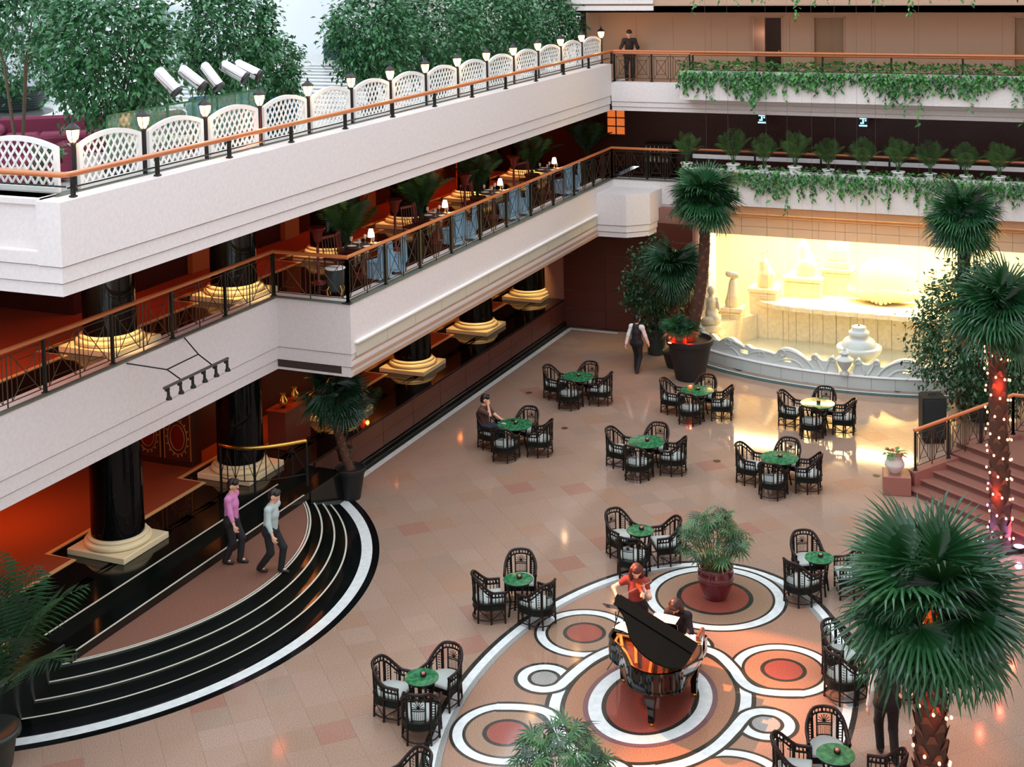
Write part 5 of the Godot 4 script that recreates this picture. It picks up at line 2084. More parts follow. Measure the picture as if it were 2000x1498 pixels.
	for k in 12:
		var b := thing("bottle", "small pale bottle on the %s bar shelf, %s from the left" % [["lower", "upper"][k / 6], ["first", "second", "third", "fourth", "fifth", "sixth"][k % 6]], "bottle", V(-15.2 + 0.15 * (k % 6), 5.282 + 0.35 * (k / 6), -45.93), 0.0, "bottles on the bar shelf")
		g = G.new()
		g.lathe([Vector2(0.03, 0), Vector2(0.032, 0.1), Vector2(0.012, 0.15), Vector2(0.012, 0.2), Vector2(0.0, 0.2)], 8)
		part("body", g, mat("bottle_pale", S(190, 176, 140), 0.2), b)
	# lamp seen through the open door upstairs
	o = thing("bedside_lamp", "white-shaded lamp glowing inside the open upper doorway", "lamp", V(-10.5, 8.2, -46.9))
	g = G.new()
	g.lathe([Vector2(0.06, 0.0), Vector2(0.03, 0.05), Vector2(0.03, 1.0)], 10)
	part("base", g, mat("lamp_iron", S(34, 28, 30), 0.4), o)
	g = G.new()
	g.lathe([Vector2(0.18, 0.95), Vector2(0.12, 1.3), Vector2(0.0, 1.31)], 16)
	part("shade", g, mat("shade_glow", Color(1, 0.95, 0.88), 0.6, {"emit": Color(1.0, 0.86, 0.72), "energy": 3.0}), o)
	omni(V(-10.5, 9.7, -46.7), Color(1, 0.7, 0.6), 0.4, 0.1)

func ivy_leaf(xf: Array, cols: Array, p: Vector3, hang: bool) -> void:
	var d := V(rnd(-0.8, 0.8), rnd(-1.2, -0.2) if hang else rnd(-0.2, 0.9), rnd(0.1, 0.9)).normalized()
	var b := Basis.looking_at(-d, Vector3.UP if absf(d.y) < 0.95 else Vector3.RIGHT) * Basis(Vector3(0, 0, 1), rnd(-0.8, 0.8))
	var s := rnd(0.11, 0.19)
	xf.append(Transform3D(b.scaled(V(s * 1.3, s, s)), p))
	var q := rng.randf()
	cols.append(L(52, 112, 50) if q < 0.5 else L(84, 146, 66) if q < 0.85 else L(30, 66, 34))

func areca(called: String, label: String, at: Vector3, h: float, fronds: int, c: Color, group: String, potc: Color, pr := 0.24) -> Node3D:
	var o := thing(called, label, "palm", at, 0.0, group)
	var g := G.new()
	var ph := pr * 1.5
	g.lathe([Vector2(pr * 0.7, 0), Vector2(pr * 0.92, ph * 0.85), Vector2(pr * 1.08, ph * 0.88), Vector2(pr * 1.08, ph), Vector2(pr * 0.9, ph), Vector2(0, ph - 0.03)], 18)
	part("pot", g, mat("pot_%s" % potc.to_html(), potc, 0.4), o)
	var stem := mat("palm_stem", S(120, 128, 60), 0.6)
	var m := mat("frond_%s" % c.to_html(), c, 0.45, {"back": Color(0.2, 0.35, 0.1)})
	for k in fronds:
		g = G.new()
		var a := k * 2.399
		var lean := lerpf(0.15, 1.15, float(k) / fronds)
		var path := PackedVector3Array()
		var ln := h * rnd(0.8, 1.05)
		for i in 9:
			var t := i / 8.0
			var rr := lean * h * 0.55 * pow(t, 1.7)
			path.append(V(cos(a) * (0.03 + rr), ph - 0.04 + ln * (t - 0.32 * lean * t * t * t), sin(a) * (0.03 + rr)))
		g.tube(path, 0.010, 4, 0.003, false)
		var np := 15 if h < 1.3 else 24
		for i in np:
			var t := 0.28 + 0.72 * i / (np - 1.0)
			var f := t * 8.0
			var q := path[mini(int(f), 7)].lerp(path[mini(int(f) + 1, 8)], f - int(f))
			var d := (path[mini(int(f) + 1, 8)] - path[mini(int(f), 7)]).normalized()
			var side := d.cross(V(cos(a), 0.3, sin(a))).normalized()
			if side.length() < 0.5:
				side = V(-sin(a), 0, cos(a))
			var l := h * 0.27 * sin(PI * clampf(0.18 + 0.8 * (t - 0.3) / 0.7, 0, 1)) + 0.03
			for s in [-1.0, 1.0]:
				var tip: Vector3 = q + (side * s + d * 0.6 + V(0, -0.30, 0)).normalized() * l
				var mid := q.lerp(tip, 0.5) + V(0, 0.02, 0)
				var wv := d * (0.004 + h * 0.0038)
				g.tri(q - wv * 0.4, mid + wv, tip)
				g.tri(q - wv * 0.4, tip, mid - wv)
		part("frond", g, m if k % 4 else mat("frond_dark_%s" % c.to_html(), c * Color(0.7, 0.75, 0.7), 0.45), o)
	return o

# ------------------------------------------------------------------ tables and rattan chairs
func hoop_y(s: float) -> float:
	# height of the top rail at distance s (0 back centre .. 1 front end)
	return 0.62 + 0.26 * (1.0 - smoothstep(0.18, 0.72, s)) - 0.02 * s

func hoop(s: float, k := 1.0) -> Vector2:
	# the horseshoe plan: s in -1..1, back at -z
	var t := absf(s) * 0.74
	var r := 0.29 * k
	var q: Vector2
	if t < 0.46:
		var a := t / 0.29
		q = Vector2(sin(a) * r, -cos(a) * r)
	else:
		q = Vector2(r, -cos(0.46 / 0.29) * r + (t - 0.46))
	return Vector2(q.x * signf(s), q.y)

func hoop_path(y_of: Callable, n := 32, k := 1.0, s0 := -1.0, s1 := 1.0) -> PackedVector3Array:
	var p := PackedVector3Array()
	for i in n + 1:
		var s := lerpf(s0, s1, float(i) / n)
		var q := hoop(s, k)
		p.append(V(q.x, y_of.call(absf(s)), q.y))
	return p

func make_chair(label: String) -> Node3D:
	var o := thing("rattan_armchair", label, "chair", Vector3.ZERO, 0.0, "dark rattan armchairs round the lobby tables")
	var rat := mat("rattan_dark", S(20, 24, 19), 0.4, {"spec": 0.3})
	var rat2 := mat("rattan_maroon", S(34, 20, 18), 0.35, {"spec": 0.35})
	var g := G.new()
	g.tube(hoop_path(hoop_y, 36, 1.06), 0.027, 7)
	part("top_rail", g, rat2, o)
	g = G.new()
	var second := func(s: float) -> float: return hoop_y(s) - 0.085
	g.tube(hoop_path(second, 32, 1.03), 0.016, 5)
	var third := func(s: float) -> float: return lerpf(hoop_y(s) - 0.085, 0.5, 0.55) if s > 0.45 else hoop_y(s) - 0.085
	g.tube(hoop_path(third, 14, 1.02, 0.5, 1.0), 0.009, 5)
	g.tube(hoop_path(third, 14, 1.02, -1.0, -0.5), 0.009, 5)
	for i in 26:
		var s := -0.97 + 1.94 * i / 25.0
		var q := hoop(s, 1.045)
		var y := hoop_y(absf(s))
		g.bar(V(q.x, y - 0.085, q.y), V(q.x, y, q.y), 0.016 if i % 3 == 0 else 0.009, 4)
	part("lattice_band", g, rat, o)
	# back splat: paired uprights, fan rosette, comb of fine canes
	g = G.new()
	for s in [-0.42, -0.30, -0.155, 0.155, 0.30, 0.42]:
		var q := hoop(s, 1.0)
		g.bar(V(q.x, 0.40, q.y), V(q.x * 1.04, hoop_y(absf(s)) - 0.085, q.y * 1.04), 0.014, 5)
	for s in [-0.36, 0.36]:
		for j in 7:
			var q := hoop(s, 1.0)
			g.box(V(q.x, 0.45 + 0.045 * j, q.y), V(0.05, 0.010, 0.012))
	for j in 7:
		var s := -0.12 + 0.04 * j
		var q := hoop(s, 1.0)
		g.bar(V(q.x, 0.44, q.y), V(q.x, 0.60, q.y), 0.005, 4)
	for yy in [0.435, 0.60, 0.63]:
		var p := hoop_path(func(_s): return yy, 8, 1.0, -0.155, 0.155)
		g.tube(p, 0.010, 5)
	for j in 7:
		var a := PI * (j + 0.5) / 7.0
		g.bar(V(0, 0.645, -0.29), V(cos(a) * 0.10, 0.645 + sin(a) * 0.12, -0.29), 0.007, 4)
	part("backrest", g, rat, o)
	g = G.new()
	for side in [-1.0, 1.0]:
		for j in 5:
			var s: float = side * (0.56 + 0.09 * j)
			var q := hoop(s, 1.02)
			g.bar(V(q.x, 0.40, q.y), V(q.x, hoop_y(absf(s)) - 0.04, q.y), 0.009, 4)
	part("side_lattice", g, rat, o)
	# seat rail and woven apron
	g = G.new()
	var rail := hoop_path(func(_s): return 0.385, 30, 1.0)
	g.tube(rail, 0.022, 6)
	g.bar(V(-0.29, 0.385, 0.27), V(0.29, 0.385, 0.27), 0.022, 6)
	var rows := [PackedVector3Array(), PackedVector3Array()]
	for q in hoop_path(func(_s): return 0.385, 30, 1.01):
		rows[0].append(q)
		rows[1].append(V(q.x, 0.27, q.z))
	g.grid(rows)
	g.quad(V(-0.29, 0.385, 0.275), V(0.29, 0.385, 0.275), V(0.29, 0.29, 0.275), V(-0.29, 0.29, 0.275))
	g.tube(hoop_path(func(_s): return 0.27, 30, 1.01), 0.012, 5)
	part("apron", g, rat, o)
	g = G.new()
	var seat := PackedVector2Array()
	for i in 29:
		seat.append(hoop(-1.0 + 2.0 * i / 28.0, 0.94))
	g.prism(seat, 0.36, 0.385)
	part("seat", g, rat, o)
	g = G.new()
	var r0 := PackedVector3Array()
	var r1 := PackedVector3Array()
	var r2 := PackedVector3Array()
	var r3 := PackedVector3Array()
	for i in 29:
		var q := hoop(-1.0 + 2.0 * i / 28.0, 0.90)
		r0.append(V(q.x, 0.386, q.y))
		r1.append(V(q.x * 1.02, 0.41, q.y * 1.02))
		r2.append(V(q.x * 0.98, 0.435, q.y * 0.98))
		r3.append(V(q.x * 0.86, 0.445, q.y * 0.86))
	g.rings([r0, r1, r2, r3])
	part("cushion", g, mat("cushion_pale", S(176, 180, 172), 0.85), o)
	for s in [-0.98, -0.62, -0.27, 0.27, 0.62, 0.98]:
		g = G.new()
		var q := hoop(s, 1.0)
		var f := hoop(s, 1.05)
		g.tube(PackedVector3Array([V(f.x, 0, f.y), V(q.x, 0.40, q.y), V(f.x * 1.0, hoop_y(absf(s)), f.y)]), 0.019, 6)
		part("leg", g, rat2, o)
	g = G.new()
	g.tube(hoop_path(func(_s): return 0.075, 30, 1.03), 0.013, 5)
	g.bar(V(-0.30, 0.075, 0.27), V(0.30, 0.075, 0.27), 0.013, 5)
	for side in [-1.0, 1.0]:
		var a := hoop(side * 0.62, 1.02)
		var b := hoop(side * 0.98, 1.02)
		g.bar(V(a.x, 0.08, a.y), V(b.x, 0.27, b.y), 0.010, 4)
		var c := hoop(side * 0.27, 1.02)
		g.bar(V(c.x, 0.27, c.y), V(a.x, 0.08, a.y), 0.010, 4)
	part("stretcher", g, rat2, o)
	return o

func make_table(label: String, at: Vector3, r: float, amber: bool) -> void:
	var o := thing("marble_table", label, "table", at, 0.0, "round marble lobby tables")
	var g := G.new()
	g.lathe([Vector2(0.0, 0.69), Vector2(r - 0.015, 0.69), Vector2(r, 0.70), Vector2(r, 0.712), Vector2(r - 0.008, 0.72), Vector2(0.0, 0.72)], 48)
	part("tabletop", g, mat("green_marble", Color.WHITE, 0.09, {"tex": green_tex(), "size": 0.7}), o)
	var rat := mat("rattan_dark", S(20, 24, 19), 0.4, {"spec": 0.3})
	g = G.new()
	var ring := PackedVector3Array()
	for i in 33:
		ring.append(V(cos(TAU * i / 32) * r * 0.8, 0.665, sin(TAU * i / 32) * r * 0.8))
	g.tube(ring, 0.018, 6)
	for i in 2:
		var a := PI / 4 + PI / 2 * i
		g.bar(V(cos(a) * r * 0.8, 0.66, sin(a) * r * 0.8), V(-cos(a) * r * 0.8, 0.66, -sin(a) * r * 0.8), 0.014)
		g.bar(V(cos(a) * r * 0.62, 0.16, sin(a) * r * 0.62), V(-cos(a) * r * 0.62, 0.16, -sin(a) * r * 0.62), 0.012)
	part("frame", g, rat, o)
	for i in 4:
		g = G.new()
		var a := PI / 4 + PI / 2 * i
		g.tube(PackedVector3Array([V(cos(a) * r * 0.72, 0, sin(a) * r * 0.72), V(cos(a) * r * 0.58, 0.3, sin(a) * r * 0.58), V(cos(a) * r * 0.78, 0.67, sin(a) * r * 0.78)]), 0.02, 6)
		part("leg", g, rat, o)

func green_tex() -> ImageTexture:
	if texs.has("green"):
		return texs["green"]
	var fn := FastNoiseLite.new()
	fn.seed = 5
	fn.frequency = 0.02
	fn.fractal_octaves = 4
	var im := Image.create(256, 256, false, Image.FORMAT_RGB8)
	for y in 256:
		for x in 256:
			var q := fn.get_noise_2d(x, y)
			var v := clampf(1.0 - absf(fn.get_noise_2d(x + 400, y * 1.3)) / 0.02, 0, 1) * 0.14
			var c := Color(0.13, 0.36, 0.22).lerp(Color(0.24, 0.50, 0.33), clampf(q * 1.4 + 0.5, 0, 1))
			im.set_pixel(x, y, c.lerp(Color(0.62, 0.72, 0.62), v))
	texs["green"] = ImageTexture.create_from_image(im)
	return texs["green"]

func build_tables_and_chairs() -> void:
	# [x, z, radius, description, chairs as [dx, dz, where]]
	var big := [[-0.76, -0.10, "left"], [0.68, -0.08, "right"], [-0.04, 0.60, "near"], [0.04, -0.66, "far"]]
	var T := [
		[-14.05, -36.07, 0.445, "big table farthest left in the back row", big],
		[-10.58, -36.04, 0.445, "big table in front of the large palm pot", big],
		[-7.34, -36.08, 0.445, "big amber-lit table nearest the fountain", big],
		[-10.64, -31.83, 0.445, "big middle-row table nearest the man in brown", big],
		[-7.39, -31.89, 0.445, "big table nearest the white flower pot", big],
		[-14.14, -31.85, 0.445, "big table where the man in brown sits", big],
		[-9.13, -26.84, 0.285, "small table behind the violinist", [[-0.54, -0.30, "left"], [0.46, -0.34, "right"], [0.0, 0.55, "near"]]],
		[-10.60, -23.88, 0.285, "small table left of the piano", [[-0.22, -0.62, "far"], [-0.50, 0.30, "left"], [0.50, 0.16, "right"]]],
		[-10.66, -19.98, 0.285, "small table at the lower left", [[-0.56, 0.04, "left"], [0.10, -0.62, "far"], [0.24, 0.52, "near"]]],
		[-5.45, -26.87, 0.285, "small table right of the red palm pot", [[-0.36, -0.52, "far"], [-0.28, 0.50, "near"], [0.58, -0.20, "right"]]],
		[-3.98, -23.67, 0.285, "small table behind the fan palm", [[-0.52, -0.22, "far left"], [-0.34, 0.50, "near left"], [0.58, 0.05, "right"]]],
		[-3.89, -20.27, 0.285, "small table at the bottom right", [[-0.26, -0.66, "far"], [-0.62, 0.12, "left"], [0.72, -0.05, "right"]]],
	]
	var proto := make_chair("dark rattan armchair, only its lattice back showing at the bottom edge")
	proto.position = V(-9.62, 0, -17.62)
	proto.rotation.y = PI + 2.6
	for t in T:
		var at := V(t[0], 0, t[1])
		make_table("round green marble table, the %s" % t[3], at, t[2], false)
		for c in t[4]:
			var d := V(c[0], 0, c[1])
			var turn := atan2(-d.x, -d.z) + rnd(-0.08, 0.08)
			copy_of(proto, "rattan_armchair", "dark rattan armchair, %s side of the %s" % [c[2], t[3]], at + d, turn)
		var cup := thing("candle_cup", "small dark red candle cup on the %s" % t[3], "candle", V(t[0] + 0.02, 0.721, t[1] - 0.02), 0.0, "candle cups on the tables")
		var g := G.new()
		g.lathe([Vector2(0.045, 0), Vector2(0.055, 0.02), Vector2(0.052, 0.055), Vector2(0.042, 0.05), Vector2(0.0, 0.03)], 16)
		part("cup", g, mat("cup_dark", S(40, 14, 14), 0.15), cup)
		g = G.new()
		g.lathe([Vector2(0.03, 0.03), Vector2(0.03, 0.065), Vector2(0.0, 0.07)], 12)
		part("candle", g, mat("candle_pink", S(200, 130, 116), 0.5), cup)
	# odds and ends on the table of the man in brown
	var g := G.new()
	g.box(V(0, 0.012, 0), V(0.10, 0.024, 0.07), 0.005)
	single("cigarette_box", g, mat("paper_pale", S(190, 180, 160), 0.6), "small pale packet on the green table before the man in brown", "packet", V(-14.4, 0.721, -31.75))
	g = G.new()
	g.lathe([Vector2(0.04, 0), Vector2(0.05, 0.03), Vector2(0.042, 0.03), Vector2(0.0, 0.012)], 14)
	single("ashtray", g, mat("cup_dark", S(40, 14, 14), 0.15), "dark ashtray on the green table before the man in brown", "ashtray", V(-14.28, 0.721, -32.02))
	# drains in the floor
	var dn := [[-15.0, -39.0, "nearest the waiter"], [-15.65, -36.3, "left of the farthest table"], [-13.6, -33.9, "between the back and middle rows"], [-9.2, -33.0, "in the amber reflection"], [-5.4, -33.4, "near the stairs"]]
	for q in dn:
		var o := thing("floor_drain", "small round floor grating, the one %s" % q[2], "drain", V(q[0], 0.0, q[1]))
		g = G.new()
		g.lathe([Vector2(0.09, 0.001), Vector2(0.09, 0.006), Vector2(0.075, 0.006), Vector2(0.075, 0.003), Vector2(0, 0.003)], 18)
		part("frame", g, mat("drain_dark", S(46, 36, 32), 0.4), o)
		g = G.new()
		for k in 4:
			g.slab(V(-0.06, 0.003, -0.045 + 0.03 * k - 0.006), V(0.06, 0.007, -0.045 + 0.03 * k + 0.006))
		part("grating", g, mat("brass_dull", S(150, 120, 80), 0.4, {"metal": 0.7}), o)

# ------------------------------------------------------------------ grand piano
func build_piano() -> void:
	var lac := mat("piano_black", S(7, 8, 8), 0.06, {"coat": 0.3, "spec": 0.4})
	var o := thing("grand_piano", "black grand piano with its lid raised, on the red oval of the floor", "piano")
	var out := PackedVector2Array()
	var cv := Curve2D.new()
	var pts := [Vector2(-8.06, -22.42), Vector2(-8.06, -21.95), Vector2(-7.96, -21.76), Vector2(-7.77, -21.60), Vector2(-7.62, -21.38), Vector2(-7.45, -21.12), Vector2(-7.24, -20.98), Vector2(-7.03, -20.93), Vector2(-6.80, -20.99), Vector2(-6.62, -21.14), Vector2(-6.54, -21.36), Vector2(-6.54, -22.42)]
	for k in pts.size():
		var d: Vector2 = (pts[mini(k + 1, pts.size() - 1)] - pts[maxi(k - 1, 0)]) * 0.17
		if k == 0 or k == pts.size() - 1:
			d = Vector2.ZERO
		cv.add_point(pts[k], -d, d)
	out = cv.tessellate_even_length(4, 0.05)
	# rim as a hollow wall
	var g := G.new()
	var inner := -0.045 if _inside(out, 1.0) else 0.045
	g.strip(out, 0.0, inner, 0.66, 1.0)
	part("rim", g, lac, o)
	g = G.new()
	g.prism(out, 0.64, 0.70)
	part("bottom_board", g, lac, o)
	g = G.new()
	g.prism(_shrink(out, 0.05), 0.84, 0.86)
	part("soundboard", g, mat("soundboard", S(128, 60, 26), 0.4), o)
	# cast plate struts, strings
	g = G.new()
	for q in [[-7.9, -22.1, -7.75, -21.75], [-7.65, -22.15, -7.35, -21.3], [-7.3, -22.15, -7.05, -21.1], [-6.95, -22.15, -6.8, -21.2]]:
		g.box(V((q[0] + q[2]) / 2, 0.93, (q[1] + q[3]) / 2), V(0.055, 0.04, Vector2(q[2] - q[0], q[3] - q[1]).length()), 0.01, Basis(Vector3.UP, atan2(q[2] - q[0], q[3] - q[1])))
	g.tube(PackedVector3Array([V(-7.98, 0.93, -22.12), V(-6.62, 0.93, -22.12)]), 0.03, 6)
	var brd := PackedVector3Array()
	for q in _shrink(out, 0.12):
		if q.y > -22.2:
			brd.append(V(q.x, 0.90, q.y))
	g.tube(brd, 0.03, 6)
	part("iron_plate", g, mat("plate_gold", S(244, 160, 74), 0.35, {"metal": 0.3}), o)
	g = G.new()
	for k in 30:
		var t := k / 29.0
		var x := lerpf(-7.92, -6.66, t)
		var zend := lerpf(-21.85, -21.15, smoothstep(0.0, 0.75, t))
		g.bar(V(x, 0.905, -22.1), V(lerpf(x, -7.2, 0.12), 0.905, zend), 0.0025, 3)
	part("strings", g, mat("string_brass", S(236, 176, 96), 0.3, {"metal": 1.0}), o)
	# key bed, keys, fall board, music desk
	g = G.new()
	g.slab(V(-8.06, 0.60, -22.70), V(-6.54, 0.70, -22.38), 0.012)
	for s in [-8.06, -6.62]:
		g.slab(V(s, 0.66, -22.70), V(s + 0.08, 0.92, -22.40), 0.02)
	g.slab(V(-8.0, 0.70, -22.46), V(-6.6, 0.98, -22.42), 0.01)
	part("key_bed", g, lac, o)
	g = G.new()
	for k in 52:
		g.slab(V(-7.96 + 0.0258 * k, 0.70, -22.68), V(-7.96 + 0.0258 * k + 0.0245, 0.725, -22.47), 0.002)
	part("white_keys", g, mat("ivory", S(240, 236, 222), 0.25), o)
	g = G.new()
	for k in 51:
		if k % 7 in [0, 1, 3, 4, 5]:
			g.slab(V(-7.943 + 0.0258 * k, 0.722, -22.60), V(-7.943 + 0.0258 * k + 0.013, 0.738, -22.47), 0.002)
	part("black_keys", g, lac, o)
	g = G.new()
	g.box(V(-7.3, 1.12, -22.26), V(0.75, 0.26, 0.02), 0.006, Basis(Vector3.RIGHT, 0.35))
	part("music_desk", g, lac, o)
	g = G.new()
	g.slab(V(-8.03, 0.97, -22.44), V(-6.57, 0.995, -22.10), 0.008)
	part("desk_shelf", g, lac, o)
	g = G.new()
	g.slab(V(-6.60, 0.72, -22.55), V(-6.54, 1.12, -22.22), 0.02)
	part("cheek", g, mat("piano_brown", S(128, 72, 44), 0.25), o)
	# lid: the outline turned up about the straight side
	var lid := G.new()
	var poly := PackedVector2Array()
	for q in out:
		poly.append(Vector2(q.x + 6.53, q.y))
	poly = _grow(poly, 0.012)
	poly = Geometry2D.intersect_polygons(poly, PackedVector2Array([Vector2(-3, -22.06), Vector2(1, -22.06), Vector2(1, -20), Vector2(-3, -20)]))[0]
	lid.prism(poly, 0.0, 0.025)
	var turn := Transform3D(Basis(Vector3(0, 0, 1), -0.42), V(-6.53, 1.03, 0))
	part("lid", lid, mat("lid_black", S(8, 10, 9), 0.3, {"spec": 0.2}), o, turn)
	g = G.new()
	g.slab(V(-1.5, 0.026, -22.06), V(0.0, 0.048, -21.70), 0.008)
	part("front_flap", g, mat("lid_black", S(8, 10, 9), 0.3, {"spec": 0.2}), o, turn)
	g = G.new()
	var foot := V(-8.02, 0.98, -22.02)
	g.bar(foot, turn * V(-1.42, 0.0, -22.0), 0.010, 6)
	part("lid_prop", g, lac, o)
	g = G.new()
	for z in [-21.6, -22.2]:
		g.slab(V(-6.56, 1.0, z - 0.04), V(-6.50, 1.04, z + 0.04), 0.006)
	part("hinge", g, mat("brass", S(220, 170, 80), 0.25, {"metal": 1.0}), o)
	# three legs with casters, pedal lyre
	for q in [Vector2(-7.05, -21.15), Vector2(-6.66, -22.3), Vector2(-7.93, -22.3)]:
		g = G.new()
		g.rings([sq(q, 0.045, 0.07), sq(q, 0.05, 0.30), sq(q, 0.085, 0.50), sq(q, 0.09, 0.58), sq(q, 0.12, 0.60), sq(q, 0.12, 0.66)])
		var lg := part("leg", g, lac, o)
		g = G.new()
		g.lathe([Vector2(0.02, 0.0), Vector2(0.04, 0.02), Vector2(0.04, 0.05), Vector2(0.02, 0.07)], 12, V(q.x, 0, q.y))
		part("caster", g, mat("brass", S(220, 170, 80), 0.25, {"metal": 1.0}), lg)
	g = G.new()
	for s in [-0.12, 0.12]:
		g.bar(V(-7.3 + s, 0.12, -22.3), V(-7.3 + s, 0.64, -22.3), 0.02, 6)
	g.slab(V(-7.48, 0.06, -22.38), V(-7.12, 0.14, -22.22), 0.015)
	part("pedal_lyre", g, lac, o)
	for s in [-0.09, 0.0, 0.09]:
		g = G.new()
		g.slab(V(-7.3 + s - 0.015, 0.07, -22.48), V(-7.3 + s + 0.015, 0.085, -22.36), 0.004)
		part("pedal", g, mat("brass", S(220, 170, 80), 0.25, {"metal": 1.0}), o)
	# sheet music and bench
	var paper := mat("sheet_paper", S(246, 244, 236), 0.7)
	var ink := mat("ink", S(60, 56, 60), 0.8)
	for q in [[V(-6.72, 1.005, -22.26), 0.25, "white sheet music lying on the piano beside the pianist"], [V(-7.82, 1.005, -22.26), -0.3, "white sheet music at the treble end of the piano, by the lid prop"], [V(-7.25, 1.14, -22.55), 0.0, "white open score on the music desk before the pianist"]]:
		var sh := thing("sheet_music", q[2], "sheet music", q[0], q[1])
		g = G.new()
		g.box(V(-0.115, 0, 0), V(0.22, 0.004, 0.30), 0.0, Basis(Vector3(0, 0, 1), 0.06))
		g.box(V(0.115, 0, 0), V(0.22, 0.004, 0.30), 0.0, Basis(Vector3(0, 0, 1), -0.06))
		part("page", g, paper, sh)
		g = G.new()
		for k in 5:
			for s in [-0.115, 0.115]:
				g.box(V(s, 0.006, -0.11 + 0.055 * k), V(0.17, 0.002, 0.006))
		part("print", g, ink, sh)
	var b := thing("piano_bench", "black piano bench under the pianist", "bench", V(-7.15, 0, -23.15))
	g = G.new()
	g.box(V(0, 0.47, 0), V(0.7, 0.08, 0.34), 0.025)
	part("seat", g, mat("leather_black", S(20, 18, 18), 0.4), b)
	for s in 4:
		g = G.new()
		g.box(V(0.3 * (1 - 2 * (s % 2)), 0.215, 0.13 * (1 - 2 * (s / 2))), V(0.05, 0.43, 0.05), 0.006)
		part("leg", g, lac, b)
	# music stand of the violinist
	var ms := thing("music_stand", "thin black music stand in front of the violinist", "stand", V(-8.22, 0, -22.75))
	g = G.new()
	g.bar(V(0, 0.05, 0), V(0, 1.0, 0), 0.010)
	for k in 3:
		var a := TAU * k / 3
		g.bar(V(0, 0.2, 0), V(cos(a) * 0.22, 0.01, sin(a) * 0.22), 0.008)
	part("stand", g, lac, ms)
	g = G.new()
	g.box(V(0, 1.08, 0), V(0.42, 0.26, 0.012), 0.004, Basis(Vector3.RIGHT, 0.9))
	part("desk", g, lac, ms)

func sq(p: Vector2, r: float, y: float) -> PackedVector3Array:
	return PackedVector3Array([V(p.x - r, y, p.y - r), V(p.x + r, y, p.y - r), V(p.x + r, y, p.y + r), V(p.x - r, y, p.y + r)])

func _inside(out: PackedVector2Array, w: float) -> bool:
	# whether the negative side of the path lies inside the outline
	var d := (out[1] - out[0]).normalized()
	return Geometry2D.is_point_in_polygon(out[2] - Vector2(-d.y, d.x) * 0.03 * w, out)

func _shrink(p: PackedVector2Array, d: float) -> PackedVector2Array:
	var r := Geometry2D.offset_polygon(p, -d)
	return r[0]

func _grow(p: PackedVector2Array, d: float) -> PackedVector2Array:
	var r := Geometry2D.offset_polygon(p, d)
	return r[0]

# ------------------------------------------------------------------ fan palms
func fan_leaf(seed_n: int, broad: float) -> ArrayMesh:
	var key := "fan_%d_%.2f" % [seed_n, broad]
	if shared.has(key):
		return shared[key]
	var r := RandomNumberGenerator.new()
	r.seed = seed_n
	var g := G.new()
	# petiole along +z from 0 to 1, blade of radius 1 from there
	g.tube(PackedVector3Array([V(0, 0, 0), V(0, 0.06, 0.5), V(0, 0.0, 1.0)]), 0.03, 5, 0.018, false)
	var n := 40
	var c := V(0, 0, 0.95)
	var full := 2.55 * broad
	for k in n:
		var a0 := lerpf(-full, full, float(k) / n)
		var a1 := lerpf(-full, full, float(k + 1) / n)
		var am := (a0 + a1) / 2
		var ln := (1.0 - 0.28 * pow(absf(am) / full, 2.0)) * r.randf_range(0.88, 1.05)
		var inner := 0.50 * ln
		var d := V(sin(am), 0, cos(am))
		var fold := 0.035 * (1 if k % 2 else -1)
		var p0 := c + V(sin(a0), 0, cos(a0)) * inner + V(0, -0.10 * inner + 0.02, 0)
		var p1 := c + V(sin(a1), 0, cos(a1)) * inner + V(0, -0.10 * inner + 0.02, 0)
		var pm := c + d * inner * 1.02 + V(0, -0.10 * inner + 0.02 + fold, 0)
		g.tri(c, p0, pm)
		g.tri(c, pm, p1)
		var drop := r.randf_range(0.10, 0.30)
		var mid := c + d * ln * 0.84 + V(0, -0.14 - drop * 0.25, 0)
		var w := V(cos(am), 0, -sin(am)) * 0.018
		var tip := c + d * ln * (1.0 if drop < 0.24 else 0.95) + V(r.randf_range(-0.03, 0.03), -0.14 - drop, 0)
		g.tri(p0, mid - w, pm)
		g.tri(pm, mid + w, p1)
		g.tri(pm, mid - w, mid + w)
		g.tri(mid - w, tip, mid + w)
	shared[key] = g.mesh()
	return shared[key]

func trunk_g(base: Vector3, top: Vector3, r0: float, r1: float, scales: int, bend := Vector3.ZERO) -> Array:
	var g := G.new()
	var rows := []
	var n := 40
	for i in n + 1:
		var t := float(i) / n
		var p := base.lerp(top, t) + bend * sin(t * PI)
		var row := PackedVector3Array()
		for k in 14:
			var a := TAU * k / 14
			var rr := lerpf(r0, r1, t) * (1.0 + 0.06 * sin(i * 2.4 + k * 1.7) + rnd(-0.05, 0.05))
			row.append(p + V(cos(a) * rr, 0, -sin(a) * rr))
		rows.append(row)
	g.grid(rows, true, true)
	g.fan(rows[n], true)
	var s := G.new()
	for k in scales:
		var t := (k + 0.5) / scales
		var a := k * 2.399
		var p := base.lerp(top, t) + bend * sin(t * PI)
		var rr := lerpf(r0, r1, t)
		var d := V(cos(a), 0, sin(a))
		var e := V(-sin(a), 0, cos(a)) * rr * 0.42
		var b := p + d * rr * 0.92
		var tip := p + d * (rr * 1.18) + V(0, rr * 0.75, 0)
		s.tri(b - e, tip - e * 0.35, b + e)
		s.tri(b + e, tip - e * 0.35, tip + e * 0.35)
		s.tri(b - e + V(0, 0.03, 0), tip, b + e + V(0, 0.03, 0))
	return [g, s]

